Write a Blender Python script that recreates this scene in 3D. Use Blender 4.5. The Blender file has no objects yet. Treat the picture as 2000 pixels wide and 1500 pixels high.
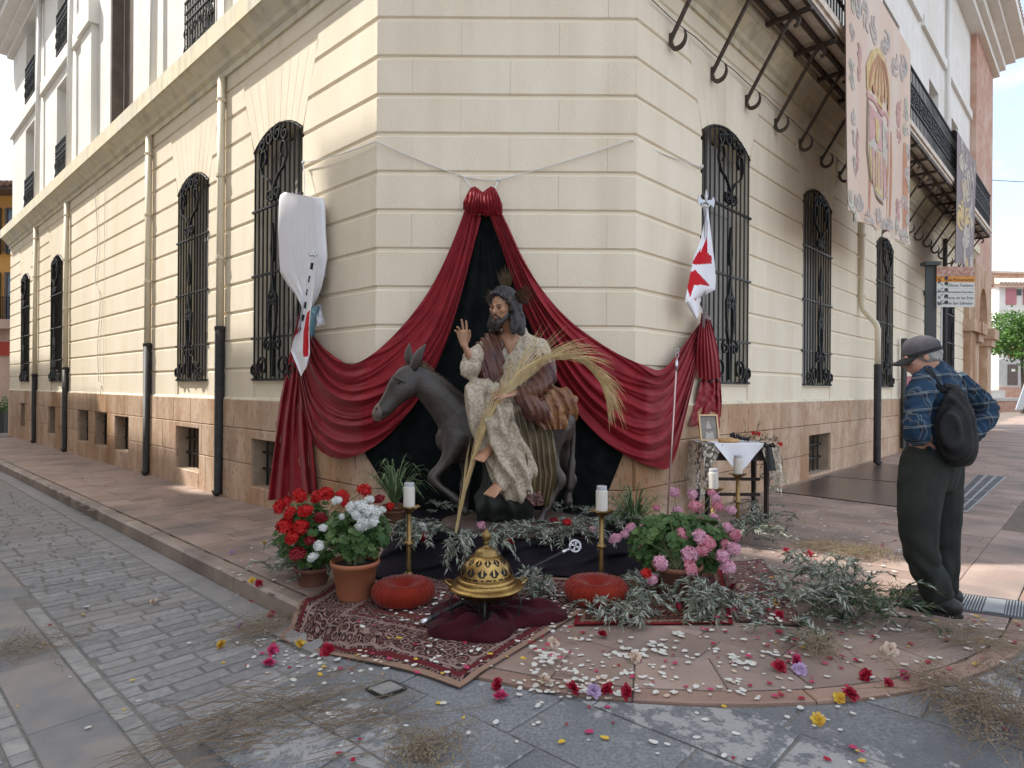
import bpy, bmesh, math, random, zlib
from mathutils import Vector, Matrix, noise as mnoise
random.seed(7)
R = math.radians
SC = bpy.context.scene
COL = SC.collection

# ------------------------------------------------------------------ camera
FPX, EYE, ROLL, HOR = 1236.0, 1.4, R(.4), 757.0       # focal length and horizon in photo pixels (2000 wide)
cd = bpy.data.cameras.new('camera'); cam = bpy.data.objects.new('camera', cd); COL.objects.link(cam)
cd.sensor_width = 36; cd.lens = 36*FPX/2000; cd.shift_y = (HOR-750)/2000
cd.clip_start = .05; cd.clip_end = 2000
cam.matrix_world = Matrix.Translation((0, 0, EYE)) @ Matrix.Rotation(R(90), 4, 'X') @ Matrix.Rotation(ROLL, 4, 'Z')
SC.camera = cam

# ------------------------------------------------------------------ sky and sun
SUN_H = Vector((-1, .2, 0)).normalized(); SUN_E = R(51)
W = bpy.data.worlds.new('World'); SC.world = W; W.use_nodes = True
wn, wl = W.node_tree.nodes, W.node_tree.links
for n_ in list(wn): wn.remove(n_)
wo = wn.new('ShaderNodeOutputWorld'); bg = wn.new('ShaderNodeBackground'); bg.inputs[1].default_value = .15
sky = wn.new('ShaderNodeTexSky'); sky.sky_type = 'NISHITA'; sky.sun_disc = False
sky.sun_elevation = SUN_E; sky.sun_rotation = math.atan2(SUN_H.x, SUN_H.y); sky.air_density = 1.0; sky.dust_density = 1.6; sky.ozone_density = 1
tc = wn.new('ShaderNodeTexCoord'); mp = wn.new('ShaderNodeMapping'); mp.inputs['Scale'].default_value = (1, 1, 3.2)
cn = wn.new('ShaderNodeTexNoise'); cn.inputs['Scale'].default_value = 2.1; cn.inputs['Detail'].default_value = 5; cn.inputs['Roughness'].default_value = .58
cr = wn.new('ShaderNodeValToRGB'); cr.color_ramp.elements[0].position = .40; cr.color_ramp.elements[1].position = .66
cr.color_ramp.elements[0].color = (.22, .22, .22, 1); cr.color_ramp.elements[1].color = (.9, .9, .9, 1)
cm = wn.new('ShaderNodeMixRGB'); cm.inputs[2].default_value = (7.6, 7.8, 8.2, 1)
wl.new(tc.outputs['Generated'], mp.inputs[0]); wl.new(mp.outputs[0], cn.inputs[0]); wl.new(cn.outputs[0], cr.inputs[0])
wl.new(cr.outputs[0], cm.inputs[0]); wl.new(sky.outputs[0], cm.inputs[1]); wl.new(cm.outputs[0], bg.inputs[0]); wl.new(bg.outputs[0], wo.inputs[0])
sd = bpy.data.lights.new('sun', 'SUN'); sd.energy = 4.0; sd.angle = R(.6); sd.color = (1, .965, .90)
so = bpy.data.objects.new('sun', sd); COL.objects.link(so)
SUN_D = SUN_H*math.cos(SUN_E) + Vector((0, 0, math.sin(SUN_E)))
so.rotation_euler = SUN_D.to_track_quat('Z', 'Y').to_euler(); so.location = SUN_D*30
SC.view_settings.view_transform = 'Standard'; SC.view_settings.look = 'None'
SC.view_settings.exposure = .92; SC.view_settings.gamma = 1; SC.view_settings.use_curve_mapping = False
SC.cycles.use_adaptive_sampling = True; SC.cycles.adaptive_threshold = .02; SC.cycles.max_bounces = 5; SC.cycles.diffuse_bounces = 4; SC.cycles.glossy_bounces = 2; SC.cycles.transparent_max_bounces = 12; SC.cycles.caustics_reflective = False; SC.cycles.caustics_refractive = False

# ------------------------------------------------------------------ survey helpers
CT, ST = math.cos(ROLL), math.sin(ROLL)
def ray(px, py):
    dx, dz = (px-1000)/FPX, (HOR-py)/FPX
    return dx*CT-dz*ST, dx*ST+dz*CT
def at(px, py, Y):
    a, b = ray(px, py); return Vector((a*Y, Y, EYE+b*Y))
PA, PB = Vector((-1.31, 6.1)), Vector((1.17, 6.1))
DL, NL = Vector((-.727, .6866)), Vector((-.6866, -.727))
DR, NR = Vector((.6866, .727)), Vector((.727, -.6866))
FR = {'L': (PA, DL, NL), 'R': (PB, DR, NR), 'C': (PA, Vector((1, 0)), Vector((0, -1)))}
def fp(side, t, z, o=0.0):
    O, d, n = FR[side]; p = O+d*t+n*o; return Vector((p.x, p.y, z))
def fac(px, py, side, o=0.0):
    a, b = ray(px, py); O, d, n = FR[side]
    Y = (n.dot(O)+o)/(n.x*a+n.y); return Vector((a*Y, Y, EYE+b*Y))
def wallpt(px, py, o=0.0):                       # first point of the corner building (grown by o) on a line of sight
    a, b = ray(px, py); best = 0
    for s in 'LCR':
        O, d, n = FR[s]; den = n.x*a+n.y
        if den < -1e-4: best = max(best, (n.dot(O)+o)/den)
    return Vector((a*best, best, EYE+b*best))
def smooth(x, a, b):
    x = min(1, max(0, (x-a)/(b-a))); return x*x*(3-2*x)
def dl(x, y): return (Vector((x, y))-PA).dot(NL)
def dr(x, y): return (Vector((x, y))-PB).dot(NR)
def ul(x, y): return (Vector((x, y))-PA).dot(DL)
def ur(x, y): return (Vector((x, y))-PB).dot(DR)
def pz(x, y):                                    # pavement height
    return .06*math.tanh(x/1.5) - .006*max(0, ul(x, y)-2)
KERB = 1.47
def rz(x, y):                                    # carriageway height
    return pz(x, y) - .012 - .11*(1-smooth(x, -1.35, -.35))
def ground(px, py, fn=pz, dz=0.0):
    a, b = ray(px, py); Y = 4.0
    for _ in range(40):
        z = fn(a*Y, Y)+dz; Y = .5*Y+.5*(EYE-z)/max(1e-4, -b)
    return Vector((a*Y, Y, fn(a*Y, Y)+dz))
def hsh(*k):
    return (zlib.crc32(repr(k).encode())*2654435761 % 4294967296)/4294967296
def nz(p, s=1.0, seed=0): return mnoise.noise(Vector(p)*s+Vector((seed*7.3, seed*3.1, seed)))

# ------------------------------------------------------------------ mesh helpers
class MB:
    def __init__(s): s.v, s.f, s.m = [], [], []
    def add(s, vs, fs, mi=0):
        b = len(s.v); s.v += [Vector(v) for v in vs]; s.f += [tuple(b+i for i in f) for f in fs]; s.m += [mi]*len(fs); return s
    def box(s, c, size, M=None, mi=0):
        x, y, z = [k/2 for k in size]; c = Vector(c)
        vs = [Vector(p) for p in ((-x,-y,-z),(x,-y,-z),(x,y,-z),(-x,y,-z),(-x,-y,z),(x,-y,z),(x,y,z),(-x,y,z))]
        if M is not None: vs = [M @ v for v in vs]
        return s.add([c+v for v in vs], [(0,3,2,1),(4,5,6,7),(0,1,5,4),(1,2,6,5),(2,3,7,6),(3,0,4,7)], mi)
    def prism(s, bot, top, mi=0):
        n = len(bot); return s.add(list(bot)+list(top), [tuple(range(n))[::-1], tuple(range(n, 2*n))]+[(i, (i+1) % n, n+(i+1) % n, n+i) for i in range(n)], mi)
    def fbox(s, side, t0, t1, z0, z1, o0, o1, mi=0):
        return s.prism([fp(side, t0, z0, o0), fp(side, t1, z0, o0), fp(side, t1, z1, o0), fp(side, t0, z1, o0)],
                       [fp(side, t0, z0, o1), fp(side, t1, z0, o1), fp(side, t1, z1, o1), fp(side, t0, z1, o1)], mi)
    def bar(s, a, b, r, mi=0, n=4):
        return s.tube([a, b], r, n, mi)
    def tube(s, path, r, n=8, mi=0, ref=None, cap=True, flat=None):
        P = [Vector(p) for p in path]; k = len(P)
        rr = list(r) if hasattr(r, '__len__') else [r]*k
        up = Vector(ref) if ref is not None else None; vs, fs = [], []; S = None
        for i in range(k):
            T = (P[min(i+1, k-1)]-P[max(i-1, 0)])
            T = T.normalized() if T.length > 1e-9 else Vector((0, 0, 1))
            if up is not None: S = up-up.dot(T)*T
            elif S is None: S = T.orthogonal()
            else: S = S-S.dot(T)*T
            S = S.normalized() if S.length > 1e-7 else T.orthogonal().normalized()
            U = T.cross(S); ra, rb = (rr[i] if hasattr(rr[i], '__len__') else (rr[i], rr[i]*(flat or 1)))
            for j in range(n):
                a = 2*math.pi*(j+.5)/n; vs.append(P[i]+S*math.cos(a)*ra+U*math.sin(a)*rb)
        for i in range(k-1):
            for j in range(n): fs.append((i*n+j, i*n+(j+1) % n, (i+1)*n+(j+1) % n, (i+1)*n+j))
        if cap: fs += [tuple(range(n))[::-1], tuple(range((k-1)*n, k*n))]
        return s.add(vs, fs, mi)
    def lathe(s, prof, c, n=24, mi=0, M=None, cap=False):
        c = Vector(c); vs, fs = [], []
        for r, z in prof:
            for j in range(n):
                a = 2*math.pi*j/n; v = Vector((r*math.cos(a), r*math.sin(a), z)); vs.append(c+(M @ v if M is not None else v))
        for i in range(len(prof)-1):
            for j in range(n): fs.append((i*n+j, i*n+(j+1) % n, (i+1)*n+(j+1) % n, (i+1)*n+j))
        if cap: fs += [tuple(range(n))[::-1], tuple(range((len(prof)-1)*n, len(prof)*n))]
        return s.add(vs, fs, mi)
    def grid(s, fn, nu, nv, mi=None, cu=False):
        vs = [fn(i/nu, j/nv) for j in range(nv+1) for i in range(nu+(0 if cu else 1))]
        w = nu if cu else nu+1; fs = []; b = len(s.v); s.v += [Vector(v) for v in vs]
        for j in range(nv):
            for i in range(nu):
                i2 = (i+1) % w if cu else i+1
                s.f.append((b+j*w+i, b+j*w+i2, b+(j+1)*w+i2, b+(j+1)*w+i))
                s.m.append(mi((i+.5)/nu, (j+.5)/nv) if callable(mi) else (mi or 0))
        return s
    def ball(s, c, r, nu=10, nv=6, mi=0, M=None):
        c = Vector(c); r = r if hasattr(r, '__len__') else (r, r, r)
        def f(u, v):
            a, b = 2*math.pi*u, math.pi*(v-.5); q = Vector((r[0]*math.cos(b)*math.cos(a), r[1]*math.cos(b)*math.sin(a), r[2]*math.sin(b)))
            return c+(M @ q if M is not None else q)
        return s.grid(f, nu, nv, mi, True)
    def build(s, name, mat, parent=None, smooth=False, origin=None, kind=None):
        return link_mesh(name, mesh_of(name, s.v, s.f, mat, s.m, smooth, wpos(parent) if parent is not None else (origin or Vector((0, 0, 0)))),
                         parent, origin, kind)
def wpos(o):
    p = Vector((0, 0, 0))
    while o is not None: p += Vector(o.location); o = o.parent
    return p
def mesh_of(name, v, f, mat, mi=None, smooth=False, org=Vector((0, 0, 0))):
    me = bpy.data.meshes.new(name); me.from_pydata([tuple(p-org) for p in v], [], f)
    for m in (mat if isinstance(mat, (list, tuple)) else [mat]): me.materials.append(m)
    if mi and any(mi): me.polygons.foreach_set('material_index', mi)
    if smooth: me.polygons.foreach_set('use_smooth', [True]*len(f))
    me.update(); return me
def link_mesh(name, me, parent=None, origin=None, kind=None):
    o = bpy.data.objects.new(name, me); COL.objects.link(o)
    if parent is not None: o.parent = parent
    elif origin is not None: o.location = origin
    if kind: o['kind'] = kind
    return o
def tag(o, label, cat, group=None):
    o['label'] = label; o['category'] = cat
    if group: o['group'] = group
    return o
def thing(name, loc, label, cat, group=None):
    o = bpy.data.objects.new(name, None); COL.objects.link(o); o.location = loc; o.empty_display_size = .1
    return tag(o, label, cat, group)
def struct(o): o['kind'] = 'structure'; return o
def fix_normals(o):
    bm = bmesh.new(); bm.from_mesh(o.data); bmesh.ops.recalc_face_normals(bm, faces=bm.faces); bm.to_mesh(o.data); bm.free(); return o
def inset(poly, d):
    n = len(poly); area = sum(poly[i][0]*poly[(i+1) % n][1]-poly[(i+1) % n][0]*poly[i][1] for i in range(n))
    sg = 1 if area > 0 else -1; out = []; L = []
    for i in range(n):
        a, b = Vector(poly[i]), Vector(poly[(i+1) % n]); e = (b-a)
        e = e.normalized() if e.length > 1e-9 else Vector((1, 0)); L.append((a+Vector((-e.y, e.x))*d*sg, e))
    for i in range(n):
        (p, e), (q, g) = L[i-1], L[i]; den = e.x*g.y-e.y*g.x
        if abs(den) < 1e-6: out.append((q.x, q.y)); continue
        k = ((q.x-p.x)*g.y-(q.y-p.y)*g.x)/den; r_ = p+e*k; out.append((r_.x, r_.y))
    return out
def clip(poly, n, c):                            # keep n.p <= c
    out = []
    for i in range(len(poly)):
        a, b = poly[i], poly[(i+1) % len(poly)]; da, db = n[0]*a[0]+n[1]*a[1]-c, n[0]*b[0]+n[1]*b[1]-c
        if da <= 0: out.append(a)
        if da*db < 0: k = da/(da-db); out.append((a[0]+(b[0]-a[0])*k, a[1]+(b[1]-a[1])*k))
    return out
def parea(p): return abs(sum(p[i][0]*p[(i+1) % len(p)][1]-p[(i+1) % len(p)][0]*p[i][1] for i in range(len(p))))/2
def crom(pts, n):                                # Catmull-Rom through tuples of any length, n samples
    k = len(pts); out = []
    for q in range(n):
        s = q/(n-1)*(k-1); i = min(int(s), k-2); u = s-i
        p0, p1, p2, p3 = pts[max(i-1, 0)], pts[i], pts[i+1], pts[min(i+2, k-1)]
        out.append(tuple(.5*((2*b)+(-a+c)*u+(2*a-5*b+4*c-d)*u*u+(-a+3*b-3*c+d)*u**3) for a, b, c, d in zip(p0, p1, p2, p3)))
    return out
def limb(mb, pts, ref=(0, 1, 0), n=14, seg=None, mi=0):   # pts (x,y,z,ra,rb): a rounded, tapering, elliptical limb
    c = crom([tuple(p) if len(p) == 5 else (p[0], p[1], p[2], p[3], p[3]) for p in pts], seg or (len(pts)-1)*5+1)
    P = [Vector(q[:3]) for q in c]; r = [(max(q[3], .001), max(q[4], .001)) for q in c]
    t0, t1 = (P[0]-P[1]).normalized(), (P[-1]-P[-2]).normalized(); m0, m1 = min(r[0]), min(r[-1])
    P = [P[0]+t0*m0*.9, P[0]+t0*m0*.6]+P+[P[-1]+t1*m1*.6, P[-1]+t1*m1*.9]
    r = [(r[0][0]*.35, r[0][1]*.35), (r[0][0]*.8, r[0][1]*.8)]+r+[(r[-1][0]*.8, r[-1][1]*.8), (r[-1][0]*.35, r[-1][1]*.35)]
    return mb.tube(P, r, n, mi, ref=ref)
def organic(name, mb, mat, parent=None, voxel=.012, smooth_it=6, disp=None, origin=None, sub=0, sfac=.5):
    me = mesh_of(name, mb.v, mb.f, mat); o = bpy.data.objects.new(name, me); COL.objects.link(o)
    bm = bmesh.new(); bm.from_mesh(me); bmesh.ops.recalc_face_normals(bm, faces=bm.faces); bm.to_mesh(me); bm.free()
    md = o.modifiers.new('r', 'REMESH'); md.mode = 'VOXEL'; md.voxel_size = voxel; md.use_smooth_shade = True
    if smooth_it:
        ms = o.modifiers.new('s', 'SMOOTH'); ms.iterations = smooth_it; ms.factor = sfac
    dg = bpy.context.evaluated_depsgraph_get(); m2 = bpy.data.meshes.new_from_object(o.evaluated_get(dg))
    bpy.data.objects.remove(o); bpy.data.meshes.remove(me); m2.name = name
    org = wpos(parent) if parent is not None else (origin or Vector((0, 0, 0)))
    nn = [v.normal.copy() for v in m2.vertices]
    for v, nv in zip(m2.vertices, nn):
        if disp: v.co += nv*disp(v.co, nv)
        v.co -= org
    m2.materials.clear()
    for m in (mat if isinstance(mat, (list, tuple)) else [mat]): m2.materials.append(m)
    m2.polygons.foreach_set('use_smooth', [True]*len(m2.polygons)); m2.update()
    return link_mesh(name, m2, parent, origin)
def text_mesh(name, body, size, mat, M, parent):
    cu = bpy.data.curves.new(name, 'FONT'); cu.body = body; cu.size = size; cu.extrude = .0008
    t = bpy.data.objects.new(name, cu); COL.objects.link(t)
    me = bpy.data.meshes.new_from_object(t.evaluated_get(bpy.context.evaluated_depsgraph_get())); bpy.data.objects.remove(t)
    me.transform(Matrix.Translation(-wpos(parent)) @ M); me.materials.clear(); me.materials.append(mat); return link_mesh(name, me, parent)

# ------------------------------------------------------------------ materials
def mat(name, c1, c2=None, scale=6, rough=.75, bump=0.0, bscale=40, metal=0.0, rnd=0.0, c3=None, s3=1.2, spec=.4, detail=5, stretch=None, sheen=0, alpha=None, lo=.35, hi=.65, tr=0.0):
    m = bpy.data.materials.new(name); m.use_nodes = True; N, L = m.node_tree.nodes, m.node_tree.links
    b = N['Principled BSDF']; b.inputs['Roughness'].default_value = rough; b.inputs['Metallic'].default_value = metal
    b.inputs['Specular IOR Level'].default_value = spec
    if sheen: b.inputs['Sheen Weight'].default_value = sheen; b.inputs['Sheen Roughness'].default_value = .4
    tcn = N.new('ShaderNodeTexCoord'); vec = tcn.outputs['Object']
    if stretch:
        mpn = N.new('ShaderNodeMapping'); mpn.inputs['Scale'].default_value = stretch; L.new(vec, mpn.inputs[0]); vec = mpn.outputs[0]
    col = None
    def ns(sc, d=3):
        t = N.new('ShaderNodeTexNoise'); t.inputs['Scale'].default_value = sc; t.inputs['Detail'].default_value = d; L.new(vec, t.inputs[0]); return t.outputs[0]
    def ramp(src, a, b_):
        r_ = N.new('ShaderNodeMapRange'); r_.inputs[1].default_value = a; r_.inputs[2].default_value = b_; L.new(src, r_.inputs[0]); return r_.outputs[0]
    def mix(f, a, b_, mode='MIX'):
        x = N.new('ShaderNodeMixRGB'); x.blend_type = mode
        for k, q in ((0, f), (1, a), (2, b_)):
            if hasattr(q, 'is_linked') or hasattr(q, 'links'): L.new(q, x.inputs[k])
            else: x.inputs[k].default_value = q if k == 0 else (*q, 1)
        return x.outputs[0]
    if c2: col = mix(ramp(ns(scale), lo, hi), c1, c2)
    if c3: col = mix(ramp(ns(s3, 3), .45, .7), col or c1, c3)
    if rnd:
        oi = N.new('ShaderNodeObjectInfo'); mr = N.new('ShaderNodeMapRange'); mr.inputs[3].default_value = 1-rnd; mr.inputs[4].default_value = 1+rnd
        L.new(oi.outputs['Random'], mr.inputs[0]); cc = N.new('ShaderNodeCombineXYZ')
        for k in range(3): L.new(mr.outputs[0], cc.inputs[k])
        col = mix(1.0, col or c1, cc.outputs[0], 'MULTIPLY')
    if col is not None: L.new(col, b.inputs['Base Color'])
    else: b.inputs['Base Color'].default_value = (*c1, 1)
    if bump:
        bp = N.new('ShaderNodeBump'); bp.inputs['Strength'].default_value = min(1, bump); bp.inputs['Distance'].default_value = .01*max(1, bump)
        L.new(ns(bscale, 2), bp.inputs['Height']); L.new(bp.outputs[0], b.inputs['Normal'])
    if alpha is not None: b.inputs['Alpha'].default_value = alpha
    if tr:
        t = N.new('ShaderNodeBsdfTranslucent'); mx = N.new('ShaderNodeMixShader'); mx.inputs[0].default_value = tr
        if col is not None: L.new(col, t.inputs[0])
        else: t.inputs[0].default_value = (*c1, 1)
        L.new(b.outputs[0], mx.inputs[1]); L.new(t.outputs[0], mx.inputs[2]); L.new(mx.outputs[0], N['Material Output'].inputs[0])
    return m
def nodes(m): return m.node_tree.nodes, m.node_tree.links, m.node_tree.nodes['Principled BSDF']
M = {}
M['cream'] = mat('cream_render', (.765, .665, .51), (.81, .72, .575), 3, .9, .45, 140, rnd=.018, c3=(.715, .62, .47), s3=.9, spec=.2, stretch=(1, 1, .3))
M['cream_back'] = mat('cream_groove', (.77, .67, .51), (.80, .71, .56), 3, .9, .2, 100, spec=.2)
M['white_wall'] = mat('white_render', (.74, .71, .66), (.79, .77, .73), 2.2, .9, .3, 110, c3=(.70, .67, .61), s3=.5, spec=.2)
M['cornice'] = mat('cornice_render', (.68, .60, .42), (.72, .66, .50), 4, .9, .2, 60, c3=(.60, .56, .47), s3=1.5, spec=.2)
M['stone'] = mat('travertine', (.45, .30, .20), (.56, .41, .295), 5, .85, .6, 60, rnd=.08, c3=(.33, .18, .085), s3=1.1, spec=.25, stretch=(1, 1, .45))
def pitted(m, col=(.17, .10, .06), sc=34, thr=.62, wd=.06, k=.75, zs=.28):
    N, L, b = nodes(m); src = b.inputs['Base Color'].links[0].from_socket; t = N.new('ShaderNodeTexCoord'); mp_ = N.new('ShaderNodeMapping'); mp_.inputs['Scale'].default_value = (1, 1, zs); L.new(t.outputs['Object'], mp_.inputs[0])
    n1 = N.new('ShaderNodeTexNoise'); n1.inputs['Scale'].default_value = sc; n1.inputs['Detail'].default_value = 2; L.new(mp_.outputs[0], n1.inputs[0]); r_ = N.new('ShaderNodeMapRange'); r_.inputs[1].default_value = thr; r_.inputs[2].default_value = thr+wd; r_.inputs[4].default_value = k; L.new(n1.outputs[0], r_.inputs[0])
    x = N.new('ShaderNodeMixRGB'); x.inputs[2].default_value = (*col, 1); L.new(r_.outputs[0], x.inputs[0]); L.new(src, x.inputs[1]); L.new(x.outputs[0], b.inputs['Base Color']); return m
pitted(M['stone'])
pitted(M['cream'], (.58, .49, .37), 5, .52, .22, .22, .07); pitted(M['white_wall'], (.58, .54, .48), 4, .52, .2, .22, .06); pitted(M['cornice'], (.40, .36, .29), 6, .5, .2, .5, .2)
M['stone_dark'] = mat('plinth_joint', (.30, .22, .15), (.38, .28, .2), 6, .9)
M['iron'] = mat('black_iron', (.018, .018, .018), (.03, .028, .026), 30, .5, .2, 120, metal=.3)
M['rust'] = mat('brown_iron', (.05, .036, .028), (.085, .06, .045), 20, .6, .3, 120, metal=.2)
M['pipe_cream'] = mat('cream_pipe', (.68, .60, .44), (.64, .56, .42), 4, .6, 0)
M['pipe_white'] = mat('white_pipe', (.74, .72, .68), (.70, .68, .64), 4, .6, 0)
M['pipe_dark'] = mat('dark_pipe', (.018, .016, .015), (.032, .028, .025), 10, .6, .2, 60)
M['glass'] = mat('dark_glass', (.012, .013, .015), None, rough=.12, spec=.6)
M['shutter'] = mat('grey_shutter', (.30, .285, .255), (.36, .34, .31), 9, .6, .1, 40, stretch=(1, 1, .1))
M['brown_shutter'] = mat('brown_shutter', (.10, .075, .06), (.14, .11, .09), 5, .5, .1, 40)
M['underside'] = mat('balcony_tiles', (.72, .65, .56), (.58, .47, .38), 7, .9, .3, 50)
M['brick_wall'] = mat('pink_brick', (.45, .25, .18), (.52, .33, .25), 4, .9, .4, 60, c3=(.55, .40, .32), s3=1)
M['roof'] = mat('roof_tile', (.16, .10, .07), (.25, .16, .11), 9, .9, .4, 40, rnd=.15)
M['cable'] = mat('white_cable', (.66, .63, .56), rough=.6)
# ================================================================== ground
M['paver'] = mat('reddish_paver', (.275, .192, .15), (.33, .245, .20), 3.5, .62, .35, 70, rnd=.17, c3=(.18, .14, .12), s3=1.3, spec=.35)
M['border'] = mat('orange_border_stone', (.265, .168, .12), (.31, .205, .155), 4, .65, .3, 70, rnd=.1, c3=(.22, .14, .11), s3=2)
M['paver_joint'] = mat('paver_joint', (.13, .10, .082), (.17, .135, .11), 12, .95, .3, 60)
M['kerb'] = mat('kerb_stone', (.25, .19, .155), (.32, .25, .2), 5, .6, .4, 60, rnd=.1, c3=(.17, .13, .11), s3=2)
M['sett'] = mat('granite_sett', (.20, .192, .188), (.27, .26, .25), 24, .7, .5, 120, rnd=.16, c3=(.235, .21, .19), s3=1.5)
M['sett_joint'] = mat('sett_joint', (.165, .152, .138), (.205, .19, .172), 20, .95, .4, 80)
M['gutter'] = mat('gutter_slab', (.21, .2, .19), (.26, .245, .23), 9, .75, .3, 80, rnd=.08)
M['slab'] = mat('pale_slab', (.27, .235, .205), (.21, .195, .185), 5, .75, .35, 60, rnd=.08, c3=(.155, .16, .165), s3=2.2)
M['cube'] = mat('white_cube_stone', (.31, .295, .27), (.235, .225, .21), 14, .8, .4, 70, rnd=.14)
def flag_material():
    m = mat('slate_flag', (.13, .135, .14), (.225, .23, .233), 70, .62, .5, 130, rnd=.10, c3=(.115, .12, .128), s3=2.0)
    N, L, b = nodes(m); src = b.inputs['Base Color'].links[0].from_socket
    g = N.new('ShaderNodeNewGeometry'); n1 = N.new('ShaderNodeTexNoise'); n1.inputs['Scale'].default_value = 9; n1.inputs['Detail'].default_value = 8; n1.inputs['Roughness'].default_value = .72
    L.new(g.outputs['Position'], n1.inputs[0])
    # worn crossing stripes, parallel to the side street
    dt = N.new('ShaderNodeVectorMath'); dt.operation = 'DOT_PRODUCT'; dt.inputs[1].default_value = (NL.x, NL.y, 0); L.new(g.outputs['Position'], dt.inputs[0])
    w = N.new('ShaderNodeMath'); w.operation = 'SINE'; mu = N.new('ShaderNodeMath'); mu.operation = 'MULTIPLY_ADD'; mu.inputs[1].default_value = 5.6; mu.inputs[2].default_value = 2.9
    L.new(dt.outputs['Value'], mu.inputs[0]); L.new(mu.outputs[0], w.inputs[0])
    ad = N.new('ShaderNodeMath'); ad.operation = 'MULTIPLY_ADD'; ad.inputs[1].default_value = .10; L.new(w.outputs[0], ad.inputs[0]); L.new(n1.outputs[0], ad.inputs[2])
    r_ = N.new('ShaderNodeMapRange'); r_.inputs[1].default_value = .56; r_.inputs[2].default_value = .60; r_.inputs[4].default_value = .78; L.new(ad.outputs[0], r_.inputs[0])
    mx = N.new('ShaderNodeMixRGB'); mx.inputs[2].default_value = (.36, .35, .335, 1); L.new(r_.outputs[0], mx.inputs[0]); L.new(src, mx.inputs[1]); L.new(mx.outputs[0], b.inputs['Base Color'])
    return m
M['flag'] = flag_material()

ARC_R = 2.5
ARC_C = NL*(NL.dot(PA)+KERB-ARC_R) + NR*(NR.dot(PB)+3.03-ARC_R)
def edge_halfplanes(b):                          # the pavement outline moved inwards by b
    hp = [(NL, NL.dot(PA)+KERB-b), (NR, NR.dot(PB)+3.03-b)]
    for k in range(1, 16):
        n_ = (NL*math.cos(k/16*math.pi/2)+NR*math.sin(k/16*math.pi/2)); hp.append((n_, n_.dot(ARC_C)+ARC_R-b))
    return hp
def in_edge(x, y, b): return all(n_.x*x+n_.y*y <= c+1e-6 for n_, c in edge_halfplanes(b))
# far ground sheet out to the horizon, below everything else
g = MB(); g.grid(lambda u, v: Vector((-400+800*u, -30+830*v, -.62 if not (0) else 0)), 8, 8)
struct(g.build('ground', M['paver_joint']))
def sheet(name, m, x0, x1, y0, y1, fn, dz, step=.25, inside=None):
    mb = MB(); nx, ny = int((x1-x0)/step), int((y1-y0)/step); idx = {}
    def vid(i, j):
        if (i, j) not in idx:
            x, y = x0+i*step, y0+j*step; idx[i, j] = len(mb.v); mb.v.append(Vector((x, y, fn(x, y)+dz)))
        return idx[i, j]
    for i in range(nx):
        for j in range(ny):
            if inside is None or inside(x0+(i+.5)*step, y0+(j+.5)*step): mb.f.append((vid(i, j), vid(i+1, j), vid(i+1, j+1), vid(i, j+1))); mb.m.append(0)
    return mb.build(name, m, smooth=True)
road = struct(sheet('road', M['sett_joint'], -30, 5, -3, 36, rz, -.005, .3, lambda x, y: dl(x, y) > KERB-.4 or y < 4))
pave = struct(sheet('pavement', M['paver_joint'], -26, 46, 2.0, 62, pz, -.006, .3, lambda x, y: in_edge(x, y, .09) and (dl(x, y) > -1.5 or dr(x, y) > -1.5 or y < 7.5)))

pieces = []          # (distance, polygon, height fn, top offset, thickness, bevel, material, name, parent)
def piece(poly, fn, top, th, bev, m, name, par):
    if len(poly) < 3 or parea(poly) < .0012: return
    cx, cy = sum(p[0] for p in poly)/len(poly), sum(p[1] for p in poly)/len(poly)
    if cy < 1.9 or abs(cx) > .86*cy+.5: return
    pieces.append((math.hypot(cx, cy), poly, fn, top, th, bev, m, name, par))
# pavers of the pavement: big ones round the corner, narrow rows along each facade
hps = edge_halfplanes(.46)
O_ = NL*(NL.dot(PA)) + NR*(NR.dot(PB))           # where the two facade lines would meet
def pav(u0, u1, v0, v1, key, g=.004):
    P = [O_+DL*a+DR*b for a, b in ((u0+g, v0+g), (u1-g, v0+g), (u1-g, v1-g), (u0+g, v1-g))]; c = (P[0]+P[2])/2; poly = [tuple(p) for p in P]
    if dl(c.x, c.y) < -.15 and dr(c.x, c.y) < -.15 and c.y > 6.2: return
    for n_, cc in hps:
        poly = clip(poly, n_, cc)
        if len(poly) < 3: return
    piece(poly, pz, hsh(*key, 'h')*.005-.002, .03, .005, 'paver', 'paver', 'pave')
v = -3.4; row = 0
while v < .4:
    h_ = .38+.12*hsh(row, 'rh'); h_ = min(h_, .4-v) if .4-v < .55 else h_; u = -5.2+hsh(row, 'o')*.5; k = 0
    while u < .4:
        w = .44+.26*hsh(row, k, 'w'); w = .4-u if .4-u < .85 else w; pav(u, u+w, v, v+h_, (row, k)); u += w; k += 1
    v += h_; row += 1
v = .4
while v < 40:
    h_ = .22+.06*hsh(row, 'rh'); u = -5.2+hsh(row, 'o')*.5; k = 0
    while u < .3:
        w = .36+.24*hsh(row, k, 'w'); pav(u, u+w, v, v+h_, (row, k), .003); u += w; k += 1
    v += h_; row += 1
u = .4
while u < 20:
    h_ = .15+.05*hsh(row, 'rh'); v = -2.6+hsh(row, 'o')*.4; k = 0
    while v < .2:
        w = .28+.26*hsh(row, k, 'w'); pav(u, u+h_, v, v+w, (row, k), .003); v += w; k += 1
    u += h_; row += 1
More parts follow.
